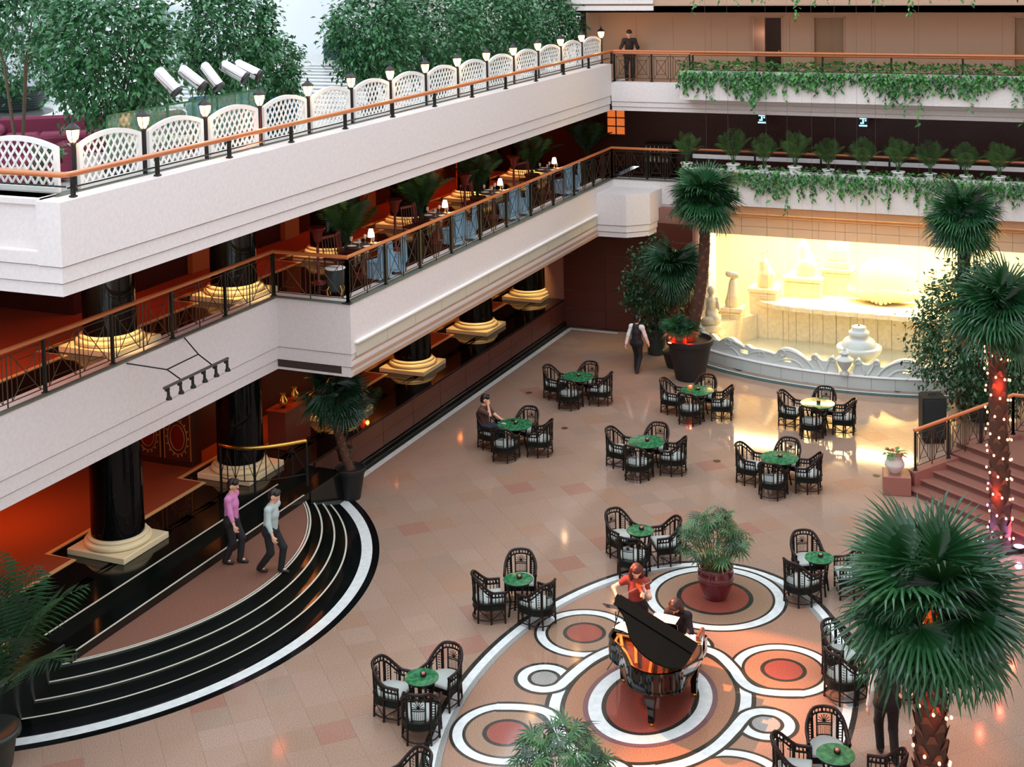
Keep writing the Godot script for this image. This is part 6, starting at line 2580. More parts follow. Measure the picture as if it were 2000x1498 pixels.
func fan_palm(called: String, label: String, at: Vector3, crown: Vector3, r0: float, r1: float, leaves: int, pet: float, rad: float, lo: float, hi: float, tone: Color, bend := Vector3.ZERO, pot: Array = []) -> Node3D:
	var o := thing(called, label, "palm", at)
	if pot.size() > 0:
		var g := G.new()
		var pr: float = pot[0]
		var ph: float = pot[1]
		g.lathe([Vector2(pr * 0.62, 0), Vector2(pr * 0.92, ph * 0.84), Vector2(pr * 0.93, ph * 0.84), Vector2(pr * 1.0, ph * 0.86), Vector2(pr * 1.02, ph * 0.98), Vector2(pr * 0.98, ph), Vector2(pr * 0.90, ph), Vector2(pr * 0.88, ph * 0.93), Vector2(0, ph * 0.93)], 32)
		part("pot", g, mat("pot_black", S(26, 24, 24), 0.6), o)
	var tb := trunk_g(V(0, 0.0 if pot.size() == 0 else pot[1] * 0.9, 0), crown - V(0, 0.05, 0), r0, r1, 90, bend)
	part("trunk", tb[0], mat("palm_trunk", S(92, 58, 42), 0.85, {"tex": noise_tex("carpet", 0.09, Color(0.7, 0.7, 0.7), Color.WHITE, 3), "size": 0.5}), o)
	part("leaf_bases", tb[1], mat("palm_boot", S(120, 76, 52), 0.85), o)
	var mats_l := [mat("fan_a_%s" % tone.to_html(), tone, 0.34, {"back": Color(0.10, 0.22, 0.05)}), mat("fan_b_%s" % tone.to_html(), tone * Color(0.72, 0.8, 0.72), 0.34, {"back": Color(0.08, 0.16, 0.04)}), mat("fan_c_%s" % tone.to_html(), tone * Color(1.35, 1.25, 1.2), 0.38, {"back": Color(0.10, 0.2, 0.05)})]
	for k in leaves:
		var t := float(k) / maxf(1.0, leaves - 1)
		var a := k * 2.399 + rnd(-0.2, 0.2)
		var el := lerpf(hi, lo, pow(t, 0.85)) + rnd(-0.12, 0.12)
		var d := V(cos(a) * cos(el), sin(el), sin(a) * cos(el))
		var b := Basis.looking_at(-d, Vector3.UP if absf(d.y) < 0.97 else V(1, 0, 0))
		b = b * Basis(V(0, 0, 1), rnd(-0.5, 0.5)) * Basis(V(1, 0, 0), rnd(-0.05, 0.35))
		var sc := rad * rnd(0.85, 1.08)
		b = b.scaled_local(V(sc, sc, sc))
		var start := crown + V(0, rnd(-0.08, 0.1), 0) - d * (sc - pet * rnd(0.8, 1.15))
		part("leaf", fan_leaf(k % 4, 1.0 if k % 3 else 0.86), mats_l[0 if k % 5 < 3 else 1 if k % 5 == 3 else 2], o, Transform3D(b, start))
	return o

func lady_palm(label: String, at: Vector3, glazed: Color) -> void:
	var o := thing("lady_palm", label, "palm", at)
	var g := G.new()
	g.lathe([Vector2(0.20, 0), Vector2(0.24, 0.04), Vector2(0.33, 0.28), Vector2(0.365, 0.44), Vector2(0.35, 0.54), Vector2(0.325, 0.585), Vector2(0.35, 0.62), Vector2(0.33, 0.645), Vector2(0.29, 0.62), Vector2(0.28, 0.56), Vector2(0, 0.56)], 36)
	part("pot", g, mat("pot_maroon", glazed, 0.12, {"coat": 0.8}), o)
	var green := [mat("lady_a", S(48, 92, 52), 0.4, {"back": Color(0.12, 0.24, 0.06)}), mat("lady_b", S(70, 116, 66), 0.4, {"back": Color(0.12, 0.24, 0.06)}), mat("lady_c", S(30, 62, 36), 0.4)]
	var fm := []
	for v in 3:
		g = G.new()
		for k in 11:
			var a := lerpf(-2.0, 2.0, k / 10.0)
			var d := V(sin(a), 0, cos(a))
			var e := V(cos(a), 0, -sin(a)) * 0.055
			var ln := (1.0 - 0.12 * absf(a)) * rnd(0.9, 1.1)
			var mid := d * 0.5 * ln + V(0, 0.03, 0)
			var tip := d * ln + V(0, rnd(-0.40, -0.15), 0)
			g.tri(V(0, 0, 0), mid - e, mid + e)
			g.tri(mid - e, tip, mid + e)
		fm.append(g.mesh())
	var stems := G.new()
	for k in 120:
		var a := k * 2.399
		var t := pow(rng.randf(), 0.7)
		var rr := 0.66 * sqrt(rng.randf())
		var h := 1.12 + 0.72 * sqrt(maxf(0.0, 1.0 - rr * rr / 0.5)) * t - 0.35 * rr
		var p := V(cos(a) * rr, h, sin(a) * rr)
		if k % 3 == 0:
			stems.tube(PackedVector3Array([V(cos(a) * 0.16, 0.54, sin(a) * 0.16), V(cos(a) * (0.12 + rr * 0.4), 0.95, sin(a) * (0.12 + rr * 0.4)), p]), 0.010, 4, 0.005, false)
		var d := V(cos(a) * (0.5 + rr), rnd(-0.5, 0.7) - rr * 0.5, sin(a) * (0.5 + rr)).normalized()
		var b := Basis.looking_at(-d, Vector3.UP) * Basis(V(0, 0, 1), rnd(-0.6, 0.6))
		var s := rnd(0.20, 0.30)
		part("leaf", fm[k % 3], green[k % 3], o, Transform3D(b.scaled_local(V(s, s, s)), p))
	part("stems", stems, mat("palm_stem", S(120, 128, 60), 0.6), o)

func build_palms() -> void:
	var deep := S(26, 70, 38)
	fan_palm("fan_palm", "large fan palm in the right foreground with a light-strung shaggy trunk", V(-2.55, 0, -20.5), V(0, 3.15, 0), 0.24, 0.20, 38, 0.62, 1.04, -0.7, 1.4, deep)
	fan_palm("fan_palm", "tall fan palm wound with pink string lights beside the side steps", V(-2.35, 0, -30.4), V(-0.1, 5.0, 0), 0.21, 0.17, 32, 0.45, 0.90, -0.5, 1.35, deep)
	fan_palm("fan_palm", "tall fan palm behind the ficus at the right end of the fountain", V(-4.0, 0, -39.2), V(0, 5.2, 0), 0.20, 0.15, 32, 0.42, 0.88, -0.5, 1.35, deep)
	var p := fan_palm("fan_palm", "tall fan palm rising from the big black pot left of the fountain", V(-11.7, 0, -39.15), V(0.5, 5.4, 0.05), 0.175, 0.145, 32, 0.42, 0.90, -0.5, 1.35, deep, V(0.18, 0, 0), [0.68, 1.22])
	fan_palm("fan_palm", "shorter bushy fan palm behind the big black pot", V(-12.45, 0, -40.1), V(0.0, 3.0, 0), 0.16, 0.12, 40, 0.40, 0.82, -1.1, 1.3, S(26, 62, 38), Vector3.ZERO, [0.4, 0.5])
	# low red-lit rosettes and lamps in the big pot
	for q in [[V(-12.05, 1.15, -38.8), "low fan rosette lit red at the left of the big black pot"], [V(-11.75, 1.15, -38.75), "low fan rosette lit red in the middle of the big black pot"]]:
		fan_palm("palm_rosette", q[1], q[0], V(0, 0.42, 0), 0.07, 0.06, 9, 0.18, 0.42, -0.1, 1.2, deep)
	for q in [[V(-12.12, 1.14, -38.62), "left"], [V(-11.55, 1.14, -38.58), "right"]]:
		var l := thing("pot_lamp", "small bright uplight on the soil of the big black pot, %s one" % q[1], "lamp", q[0])
		var g := G.new()
		g.lathe([Vector2(0.09, 0), Vector2(0.10, 0.03), Vector2(0.085, 0.035)], 16)
		part("ring", g, mat("lamp_iron", S(34, 28, 30), 0.4), l)
		g = G.new()
		g.lathe([Vector2(0.08, 0.034), Vector2(0.05, 0.045), Vector2(0.0, 0.05)], 16)
		part("lens", g, mat("warm_lens", Color(1, 0.9, 0.8), 0.4, {"emit": Color(1.0, 0.72, 0.55), "energy": 5.0}), l)
		omni(q[0] + V(0, 0.18, 0), Color(1.0, 0.22, 0.1), 0.55, 0.05)
	tree("ficus_tree", "bushy dark ficus in a black tub behind the waiter", V(-13.4, 0, -41.2), 0.8, 2.2, V(0.85, 1.35, 0.85), 5200, 0.14, false, 0.75)
	tree("ficus_tree", "broad ficus at the right end of the fountain, before the tall palm", V(-3.5, 0, -38.3), 0.4, 2.25, V(1.6, 1.95, 1.35), 9500, 0.16, false, 0.8)
	fan_palm("fan_palm", "dark fan palm in a pot at the foot of the gallery corner", V(-16.55, 0, -27.75), V(-0.45, 2.45, -0.1), 0.12, 0.10, 26, 0.4, 0.66, -0.7, 1.2, S(22, 58, 40), V(-0.1, 0, 0), [0.36, 0.74])
	areca("feathery_palm", "dark feathery palm at the lower left edge beside the steps", V(-16.35, 0.0, -16.2), 2.9, 22, S(24, 64, 40), "", S(40, 44, 40), 0.42)
	areca("feathery_palm", "dark slender palm leaning behind the pot at the gallery corner", V(-16.9, 0.74, -28.1), 1.9, 12, S(20, 50, 34), "", S(40, 44, 40), 0.2)
	lady_palm("lady palm in a glossy maroon pot on the great circle behind the piano", V(CX + 0.02, 0.004, -25.95), S(96, 18, 28))
	lady_palm("lady palm at the bottom edge in front of the piano, its pot out of view", V(CX, 0.004, -17.85), S(96, 18, 28))
	omni(V(-2.5, 2.95, -20.15), Color(1.0, 0.5, 0.25), 0.12, 0.05)
	# string lights
	for q in [[V(-2.35, 0, -30.4), V(-2.45, 4.6, -30.4), 0.235, 90, "pink-white string lights wound round the tall palm trunk by the side steps", 0.15, 4.5], [V(-2.55, 0, -20.5), V(-2.55, 2.2, -20.5), 0.265, 26, "amber string lights on the shaggy trunk of the foreground fan palm", 0.4, 2.0]]:
		var o := thing("string_lights", q[4], "lights", Vector3.ZERO)
		var path := PackedVector3Array()
		var n: int = q[3]
		var turns: float = n / 4.3
		for i in n * 3 + 1:
			var t := float(i) / (n * 3)
			var a := t * TAU * turns / 2.0
			var pp: Vector3 = q[0].lerp(q[1], lerpf(0.04, 1.0, t))
			path.append(pp + V(cos(a), 0, sin(a)) * float(q[2]))
		var g := G.new()
		g.tube(path, 0.005, 4)
		part("cable", g, mat("lamp_iron", S(34, 28, 30), 0.4), o)
		var bulb := G.new()
		bulb.ball(Vector3.ZERO, V(0.024, 0.03, 0.024), 7, 5)
		var bm := bulb.mesh()
		for k in n:
			var c := path[k * 3]
			var pink: bool = k % 9 == 4 and q[5] < 0.3
			part("bulb", bm, mat("bulb_violet", Color(1, 0.85, 1), 0.4, {"emit": Color(0.75, 0.45, 1.0), "energy": 5.0}) if pink else mat("bulb_warm", Color(1, 0.9, 0.8), 0.4, {"emit": Color(1.0, 0.62, 0.42), "energy": 5.0}), o, Transform3D(Basis.IDENTITY, c + (c - q[0].lerp(q[1], float(k) / n)) * V(1, 0, 1) * 0.08))
		for k in 6:
			var t := (k + 0.5) / 6.0
			var a := k * 1.9
			omni(q[0].lerp(q[1], t) + V(cos(a), 0, sin(a)) * (float(q[2]) + 0.1), Color(1.0, 0.34, 0.24), 0.30 if q[5] < 0.3 else 0.07, 0.05)

# ------------------------------------------------------------------ people
func blob(bones: Array, cell: float, k := 0.03, g: G = null) -> G:
	if g == null:
		g = G.new()
	var lo := V(1e9, 1e9, 1e9)
	var hi := V(-1e9, -1e9, -1e9)
	for b in bones:
		var r := maxf(b[2], b[3]) + k + cell * 3.0
		for p in [b[0], b[1]]:
			lo = Vector3(minf(lo.x, p.x - r), minf(lo.y, p.y - r), minf(lo.z, p.z - r))
			hi = Vector3(maxf(hi.x, p.x + r), maxf(hi.y, p.y + r), maxf(hi.z, p.z + r))
	var nx := int((hi.x - lo.x) / cell) + 2
	var ny := int((hi.y - lo.y) / cell) + 2
	var nz := int((hi.z - lo.z) / cell) + 2
	var f := PackedFloat32Array()
	f.resize(nx * ny * nz)
	f.fill(1e6)
	for b in bones:
		var a: Vector3 = b[0]
		var e: Vector3 = b[1]
		var ra: float = b[2]
		var rb: float = b[3]
		var ab := e - a
		var l2 := maxf(ab.length_squared(), 1e-8)
		var r := maxf(ra, rb) + k + cell * 2.0
		var x0 := maxi(0, int((minf(a.x, e.x) - r - lo.x) / cell))
		var x1 := mini(nx - 1, int((maxf(a.x, e.x) + r - lo.x) / cell) + 1)
		var y0 := maxi(0, int((minf(a.y, e.y) - r - lo.y) / cell))
		var y1 := mini(ny - 1, int((maxf(a.y, e.y) + r - lo.y) / cell) + 1)
		var z0 := maxi(0, int((minf(a.z, e.z) - r - lo.z) / cell))
		var z1 := mini(nz - 1, int((maxf(a.z, e.z) + r - lo.z) / cell) + 1)
		for z in range(z0, z1 + 1):
			for y in range(y0, y1 + 1):
				var at := (z * ny + y) * nx
				for x in range(x0, x1 + 1):
					var p := lo + Vector3(x, y, z) * cell - a
					var t := clampf(p.dot(ab) / l2, 0.0, 1.0)
					var d := (p - ab * t).length() - lerpf(ra, rb, t)
					var o := f[at + x]
					if o > 1e5:
						f[at + x] = d
					else:
						var h := maxf(k - absf(d - o), 0.0) / k
						f[at + x] = minf(d, o) - h * h * k * 0.25
	# surface nets
	var id := {}
	var base := g.v.size()
	var offs := [0, 1, nx, nx + 1, nx * ny, nx * ny + 1, nx * ny + nx, nx * ny + nx + 1]
	var cor := [V(0, 0, 0), V(1, 0, 0), V(0, 1, 0), V(1, 1, 0), V(0, 0, 1), V(1, 0, 1), V(0, 1, 1), V(1, 1, 1)]
	var edges := [[0, 1], [2, 3], [4, 5], [6, 7], [0, 2], [1, 3], [4, 6], [5, 7], [0, 4], [1, 5], [2, 6], [3, 7]]
	var band := cell * 2.0
	for z in nz - 1:
		for y in ny - 1:
			var at := (z * ny + y) * nx
			for x in nx - 1:
				var q := f[at + x]
				if q > band or q < -band:
					continue
				var neg := 0
				for o in offs:
					if f[at + x + o] < 0.0:
						neg += 1
				if neg == 0 or neg == 8:
					continue
				var s := Vector3.ZERO
				var n := 0
				for e in edges:
					var fa := f[at + x + offs[e[0]]]
					var fb := f[at + x + offs[e[1]]]
					if (fa < 0.0) != (fb < 0.0):
						s += cor[e[0]].lerp(cor[e[1]], fa / (fa - fb))
						n += 1
				id[at + x] = g.vert(lo + (Vector3(x, y, z) + s / n) * cell, Vector3.ZERO)
	for c in id:
		for ax in 3:
			var o1: int = [1, nx, nx * ny][ax]
			var fa := f[c]
			var fb := f[c + o1]
			if (fa < 0.0) == (fb < 0.0):
				continue
			var u: int = [nx, nx * ny, 1][ax]
			var w: int = [nx * ny, 1, nx][ax]
			if not (id.has(c - u) and id.has(c - w) and id.has(c - u - w)):
				continue
			var i0: int = id[c]
			var i1: int = id[c - u]
			var i2: int = id[c - u - w]
			var i3: int = id[c - w]
			if fa < 0.0:
				g.face(i0, i2, i1)
				g.face(i0, i3, i2)
			else:
				g.face(i0, i1, i2)
				g.face(i0, i2, i3)
	for i in range(base, g.v.size()):
		g.n[i] = g.n[i].normalized() if g.n[i].length_squared() > 1e-14 else Vector3.UP
	return g

func ik(a: Vector3, c: Vector3, l1: float, l2: float, hint: Vector3) -> Vector3:
	var d := c - a
	var l := clampf(d.length(), 0.05, l1 + l2 - 0.002)
	var u := d.normalized()
	var x := (l1 * l1 - l2 * l2 + l * l) / (2.0 * l)
	var h := sqrt(maxf(0.0, l1 * l1 - x * x))
	var v := (hint - u * hint.dot(u)).normalized()
	return a + u * x + v * h

# pose: pelvis, lean (radians forward), feet [L, R], hands [L, R], head pitch; local +z is forward, +x its left
func person(label: String, at: Vector3, turn: float, q: Dictionary) -> Node3D:
	var o := thing("person", label, "person", at, turn)
	var skin := mat("skin_%s" % q.get("skin", S(222, 168, 138)).to_html(), q.get("skin", S(222, 168, 138)), 0.5, {})
	var pel: Vector3 = q.get("pelvis", V(0, 0.93, 0))
	var lean: float = q.get("lean", 0.04)
	var up := V(0, cos(lean), sin(lean))
	var fw := V(0, -sin(lean), cos(lean))
	var chest := pel + up * 0.30
	var neck := pel + up * 0.50
	var nod: float = q.get("nod", 0.1)
	var side: float = q.get("look", 0.0)
	var hb := Basis(Vector3.UP, side) * Basis(V(1, 0, 0), nod + lean)
	var head := neck + up * 0.07 + hb * V(0, 0.10, 0.02)
	var sh := [neck + V(0.175, -0.055, 0), neck + V(-0.175, -0.055, 0)]
	var hip := [pel + V(0.09, -0.03, 0), pel + V(-0.09, -0.03, 0)]
	var feet: Array = q.get("feet", [V(0.10, 0.08, 0.0), V(-0.10, 0.08, 0.0)])
	var hands: Array = q.get("hands", [pel + V(0.27, -0.08, 0.05), pel + V(-0.27, -0.08, 0.05)])
	var kh: Array = q.get("knee_hint", [V(0.1, 0.1, 1), V(-0.1, 0.1, 1)])
	var eh: Array = q.get("elbow_hint", [V(0.4, -0.3, -1), V(-0.4, -0.3, -1)])
	var knee := []
	var elbow := []
	for i in 2:
		knee.append(ik(hip[i], feet[i], 0.43, 0.42, kh[i]))
		elbow.append(ik(sh[i], hands[i], 0.27, 0.25, eh[i]))
	# one continuous body
	var body := [[pel, pel + up * 0.12, 0.125, 0.115], [pel + up * 0.12, chest, 0.115, 0.125], [chest, neck - up * 0.08, 0.13, 0.105], [neck - up * 0.09, neck + up * 0.07, 0.065, 0.052], [sh[0], sh[1], 0.062, 0.062], [hip[0], hip[1], 0.115, 0.115]]
	for i in 2:
		body.append([hip[i], knee[i], 0.085, 0.055])
		body.append([knee[i], feet[i], 0.055, 0.036])
		body.append([feet[i], feet[i] + V(0, -0.045, 0.11), 0.035, 0.03])
		body.append([sh[i], elbow[i], 0.050, 0.040])
		body.append([elbow[i], hands[i], 0.039, 0.027])
	var g := blob(body, 0.018)
	var hd := []
	for b in [[V(0, 0.035, -0.012), V(0, 0.02, 0.012), 0.094, 0.094], [V(0, -0.03, 0.03), V(0, -0.085, 0.05), 0.066, 0.036], [V(0, 0.012, 0.10), V(0, -0.022, 0.118), 0.010, 0.014], [V(0.092, 0.0, -0.01), V(0.094, -0.03, -0.004), 0.016, 0.012], [V(-0.092, 0.0, -0.01), V(-0.094, -0.03, -0.004), 0.016, 0.012], [V(-0.03, 0.022, 0.088), V(0.03, 0.022, 0.088), 0.016, 0.016], [V(0, -0.06, -0.01), V(0, -0.13, -0.02), 0.052, 0.052]]:
		hd.append([head + hb * b[0], head + hb * b[1], b[2], b[3]])
	blob(hd, 0.009, 0.018, g)
	for i in 2:
		var d: Vector3 = (hands[i] - elbow[i]).normalized()
		var nrm: Vector3 = q.get("palm", [V(-1, 0, 0), V(1, 0, 0)])[i]
		nrm = (nrm - d * nrm.dot(d)).normalized()
		var x := d.cross(nrm)
		var thumb_side := 1.0 if x.dot(q.get("thumb", [V(0, 0.3, 1), V(0, 0.3, 1)])[i]) > 0 else -1.0
		x *= thumb_side
		var w: Vector3 = hands[i]
		var hn := [[w, w + d * 0.03, 0.026, 0.026], [w + d * 0.02 + x * 0.022, w + d * 0.085 + x * 0.03, 0.017, 0.014], [w + d * 0.02, w + d * 0.085, 0.018, 0.015], [w + d * 0.02 - x * 0.022, w + d * 0.08 - x * 0.03, 0.017, 0.013]]
		var curl: float = q.get("curl", 0.5)
		for k in 4:
			var off := 0.032 - 0.021 * k
			var ln: float = [0.038, 0.043, 0.040, 0.032][k]
			var p0 := w + d * 0.085 + x * off
			var p1 := p0 + (d * cos(curl) + nrm * sin(curl)).normalized() * ln
			var p2 := p1 + (d * cos(curl * 2.2) + nrm * sin(curl * 2.2)).normalized() * ln * 0.85
			hn.append([p0, p1, 0.0092, 0.0088])
			hn.append([p1, p2, 0.0088, 0.0075])
		var t0 := w + d * 0.025 + x * 0.026
		var t1 := t0 + (d * 0.6 + x * 0.7 + nrm * 0.25).normalized() * 0.035
		hn.append([t0, t1, 0.012, 0.010])
		hn.append([t1, t1 + (d * 0.9 + x * 0.2 + nrm * 0.4).normalized() * 0.03, 0.010, 0.0085])
		blob(hn, 0.006, 0.007, g)
	part("body", g, skin, o)
	# eyes and mouth
	g = G.new()
	for s in [-1.0, 1.0]:
		g.ball(head + hb * V(s * 0.034, 0.004, 0.092), V(0.013, 0.009, 0.009), 8, 6)
	part("eyes", g, mat("eye_dark", S(40, 28, 24), 0.2), o)
	g = G.new()
	g.ball(head + hb * V(0, -0.062, 0.085), V(0.022, 0.007, 0.010), 8, 6)
	part("mouth", g, mat("lip", S(160, 78, 72), 0.5), o)
	# hair
	var hair := [[V(0, 0.055, -0.02), V(0, 0.05, 0.02), 0.097, 0.088], [V(0, 0.02, -0.04), V(0, -0.03, -0.05), 0.09, 0.075]]
	if q.get("long_hair", false):
		for s in [-1.0, 1.0]:
			hair.append([V(s * 0.075, 0.06, 0.0), V(s * 0.098, -0.08, 0.02), 0.045, 0.04])
			hair.append([V(s * 0.098, -0.08, 0.02), V(s * 0.085, -0.20, 0.05), 0.04, 0.028])
		hair.append([V(0, -0.02, -0.06), V(0, -0.22, -0.075), 0.085, 0.06])
		hair.append([V(0, 0.10, 0.03), V(0.05, 0.07, 0.07), 0.04, 0.03])
		hair.append([V(0, 0.10, 0.03), V(-0.05, 0.07, 0.07), 0.04, 0.03])
	else:
		hair.append([V(-0.05, 0.09, 0.05), V(0.05, 0.09, 0.05), 0.045, 0.045])
	var hh := []
	for b in hair:
		hh.append([head + hb * b[0], head + hb * b[1], b[2], b[3]])
	part("hair", blob(hh, 0.011, 0.02), mat("hair_%s" % q.hair.to_html(), q.hair, 0.45), o)
	# clothes
	var e := 0.014
	var top := [[pel + up * 0.02, pel + up * 0.14, 0.13 + e, 0.12 + e], [pel + up * 0.12, chest, 0.12 + e, 0.128 + e], [chest, neck - up * 0.09, 0.132 + e, 0.108 + e], [sh[0], sh[1], 0.066 + e, 0.066 + e]]
	var sleeves := []
	var sl: float = q.get("sleeve", 1.0)
	for i in 2:
		if sl > 0.0:
			sleeves.append([sh[i], sh[i].lerp(elbow[i], minf(1.0, sl * 2.0)), 0.052 + e, 0.043 + e])
		if sl > 0.5:
			sleeves.append([elbow[i], elbow[i].lerp(hands[i], (sl - 0.5) * 2.0 * 0.93), 0.042 + e, 0.030 + e])
	var tm := mat("cloth_%s" % q.top.to_html(), q.top, 0.8)
	if q.has("vest"):
		part("shirt", blob(sleeves + [[sh[0], sh[1], 0.066 + e, 0.066 + e], [neck - up * 0.08, neck - up * 0.01, 0.085, 0.062]], 0.015, 0.03), tm, o)
		part("vest", blob(top.slice(0, 3) + [[sh[0] * 0.62 + sh[1] * 0.38, sh[1] * 0.62 + sh[0] * 0.38, 0.085 + e, 0.085 + e]], 0.016, 0.04), mat("cloth_%s" % q.vest.to_html(), q.vest, 0.7), o)
	else:
		part("shirt", blob(top + sleeves, 0.016, 0.03), tm, o)
	if q.get("skirt", false):
		var sk := [[pel + up * 0.10, pel, 0.13 + e, 0.15 + e]]
		for i in 2:
			sk.append([hip[i], knee[i], 0.12, 0.13])
			sk.append([knee[i], knee[i].lerp(feet[i], 0.75), 0.13, 0.14])
		sk.append([pel, (knee[0] + knee[1]) / 2, 0.14, 0.15])
		part("skirt", blob(sk, 0.018, 0.05), mat("cloth_%s" % q.legs.to_html(), q.legs, 0.8), o)
	else:
		var tr := [[hip[0], hip[1], 0.118 + e, 0.118 + e], [pel, pel + up * 0.06, 0.128 + e, 0.122 + e]]
		for i in 2:
			tr.append([hip[i], knee[i], 0.088 + e, 0.060 + e])
			tr.append([knee[i], feet[i] + V(0, 0.0, -0.005), 0.060 + e, 0.050 + e])
		part("trousers", blob(tr, 0.016, 0.03), mat("cloth_%s" % q.legs.to_html(), q.legs, 0.8), o)
	var shoe := mat("shoe_%s" % q.get("shoes", S(24, 20, 20)).to_html(), q.get("shoes", S(24, 20, 20)), 0.3)
	for i in 2:
		part("shoe", blob([[feet[i] + V(0, -0.03, -0.035), feet[i] + V(0, -0.045, 0.05), 0.046, 0.042], [feet[i] + V(0, -0.045, 0.05), feet[i] + V(0, -0.05, 0.14), 0.042, 0.032]], 0.010, 0.02), shoe, o)
	return o

func build_people() -> void:
	var white := S(226, 226, 222)
	var blackc := S(22, 24, 26)
	# waiter walking away before the dark ficus tub
	person("waiter in a black vest and white sleeves walking away past the big black pot", V(-13.36, 0, -39.2), PI - 0.1, {"top": white, "vest": blackc, "legs": S(24, 24, 28), "hair": S(20, 16, 14), "shoes": S(70, 34, 22), "feet": [V(0.07, 0.09, 0.10), V(-0.07, 0.10, -0.16)], "hands": [V(0.30, 0.86, -0.10), V(-0.30, 0.88, 0.16)], "nod": 0.15})
	person("person in a pink shirt and dark trousers walking along the landing", V(-16.3, 0.603, -22.68), PI / 2 + 0.2, {"top": S(206, 128, 176), "legs": S(30, 26, 28), "hair": S(30, 20, 16), "feet": [V(0.06, 0.09, 0.14), V(-0.06, 0.09, -0.12)], "hands": [V(0.27, 0.86, -0.14), V(-0.27, 0.88, 0.18)], "sleeve": 0.8})
	person("person in a pale grey shirt and black trousers stepping across the landing", V(-15.33, 0.603, -22.6), PI / 2 + 0.1, {"top": S(176, 190, 186), "legs": S(20, 20, 22), "hair": S(34, 28, 24), "lean": 0.12, "feet": [V(0.06, 0.09, 0.18), V(-0.06, 0.11, -0.22)], "pelvis": V(0, 0.90, 0), "hands": [V(0.28, 0.84, -0.2), V(-0.28, 0.86, 0.2)], "sleeve": 0.8})
	person("waiter in a dark vest walking between the fan palm and the bottom right table", V(-3.35, 0, -21.65), PI + 0.4, {"top": S(196, 196, 190), "vest": S(18, 22, 20), "legs": S(18, 20, 20), "hair": S(60, 40, 28), "feet": [V(0.07, 0.09, 0.16), V(-0.07, 0.10, -0.2)], "hands": [V(0.32, 0.92, -0.12), V(-0.30, 0.94, 0.2)]})
	# man in brown at his table
	person("man in a brown short-sleeved shirt seated at a big table, chin on his hand", V(-14.98, 0, -31.93), PI / 2, {"top": S(82, 52, 44), "legs": S(34, 44, 60), "hair": S(14, 14, 16), "pelvis": V(0, 0.56, -0.08), "lean": 0.05, "feet": [V(0.12, 0.08, 0.38), V(-0.12, 0.08, 0.32)], "hands": [V(0.17, 0.70, 0.36), V(-0.09, 1.12, 0.11)], "sleeve": 0.42, "elbow_hint": [V(0.3, -1, -0.4), V(-0.4, -1, 0.3)], "nod": 0.12, "look": 0.25, "curl": 0.8})
	# violinist: bow arm out to her right, violin on the left shoulder
	var vio := person("violinist with long auburn hair and a red top playing behind the piano", V(-8.0, 0, -23.25), 0.12, {"top": S(150, 52, 40), "legs": S(40, 16, 18), "skirt": true, "hair": S(86, 30, 18), "long_hair": true, "sleeve": 0.2, "skin": S(236, 190, 156), "hands": [V(0.24, 1.30, 0.36), V(-0.28, 1.16, 0.30)], "elbow_hint": [V(0.4, -1, 0.1), V(-1, -0.15, -0.2)], "nod": 0.4, "look": 0.35, "curl": 0.9, "pelvis": V(0, 0.95, 0)})
	var red := mat("violin_wood", S(150, 62, 26), 0.2, {"coat": 0.8})
	var vl := thing("violin", "red-brown violin tucked under the violinist's chin", "violin", V(-8.0, 0, -23.25), 0.12)
	var vb := Basis.looking_at(-(V(0.24, 1.33, 0.40) - V(0.05, 1.42, 0.08)).normalized(), Vector3.UP)
	var vt := Transform3D(vb, V(0.06, 1.41, 0.09))
	var g := G.new()
	var shape := PackedVector2Array()
	for i in 40:
		var a := TAU * i / 40
		var z := cos(a) * 0.175 + 0.16
		var w := 0.092 * sin(a) * (1.0 - 0.28 * exp(-pow((z - 0.17) / 0.05, 2.0))) * (1.0 if z < 0.17 else 0.84)
		shape.append(Vector2(w, z))
	g.prism(shape, -0.02, 0.018)
	part("body", g, red, vl, vt)
	g = G.new()
	g.slab(V(-0.012, 0.0, 0.31), V(0.012, 0.022, 0.50), 0.004)
	g.slab(V(-0.014, 0.02, 0.16), V(0.014, 0.028, 0.48), 0.003)
	g.ball(V(0, 0.01, 0.515), V(0.014, 0.018, 0.018), 8, 6)
	part("neck", g, mat("ebony", S(22, 16, 14), 0.3), vl, vt)
	var bow := thing("violin_bow", "thin violin bow crossing the strings of the violin", "bow", V(-8.0, 0, -23.25), 0.12)
	g = G.new()
	g.bar(V(-0.36, 1.155, 0.33), V(0.32, 1.50, 0.16), 0.005, 5)
	part("stick", g, red, bow)
	g = G.new()
	g.bar(V(-0.355, 1.14, 0.33), V(0.32, 1.488, 0.16), 0.003, 4)
	part("bow_hair", g, mat("sheet_paper", S(246, 244, 236), 0.7), bow)
	# pianist behind the keyboard
	person("pianist with long brown hair in a dark dress bent over the keyboard", V(-7.15, 0, -23.12), 0.0, {"top": S(30, 20, 26), "legs": S(24, 18, 22), "skirt": true, "hair": S(58, 28, 20), "long_hair": true, "pelvis": V(0, 0.60, 0.0), "lean": 0.22, "feet": [V(0.10, 0.08, 0.42), V(-0.10, 0.08, 0.44)], "hands": [V(0.20, 0.79, 0.46), V(-0.20, 0.79, 0.46)], "elbow_hint": [V(0.6, -1, -0.5), V(-0.6, -1, -0.5)], "nod": 0.55, "sleeve": 0.7, "curl": 0.7, "palm": [V(0, -1, 0), V(0, -1, 0)], "skin": S(232, 184, 150), "look": -0.15})
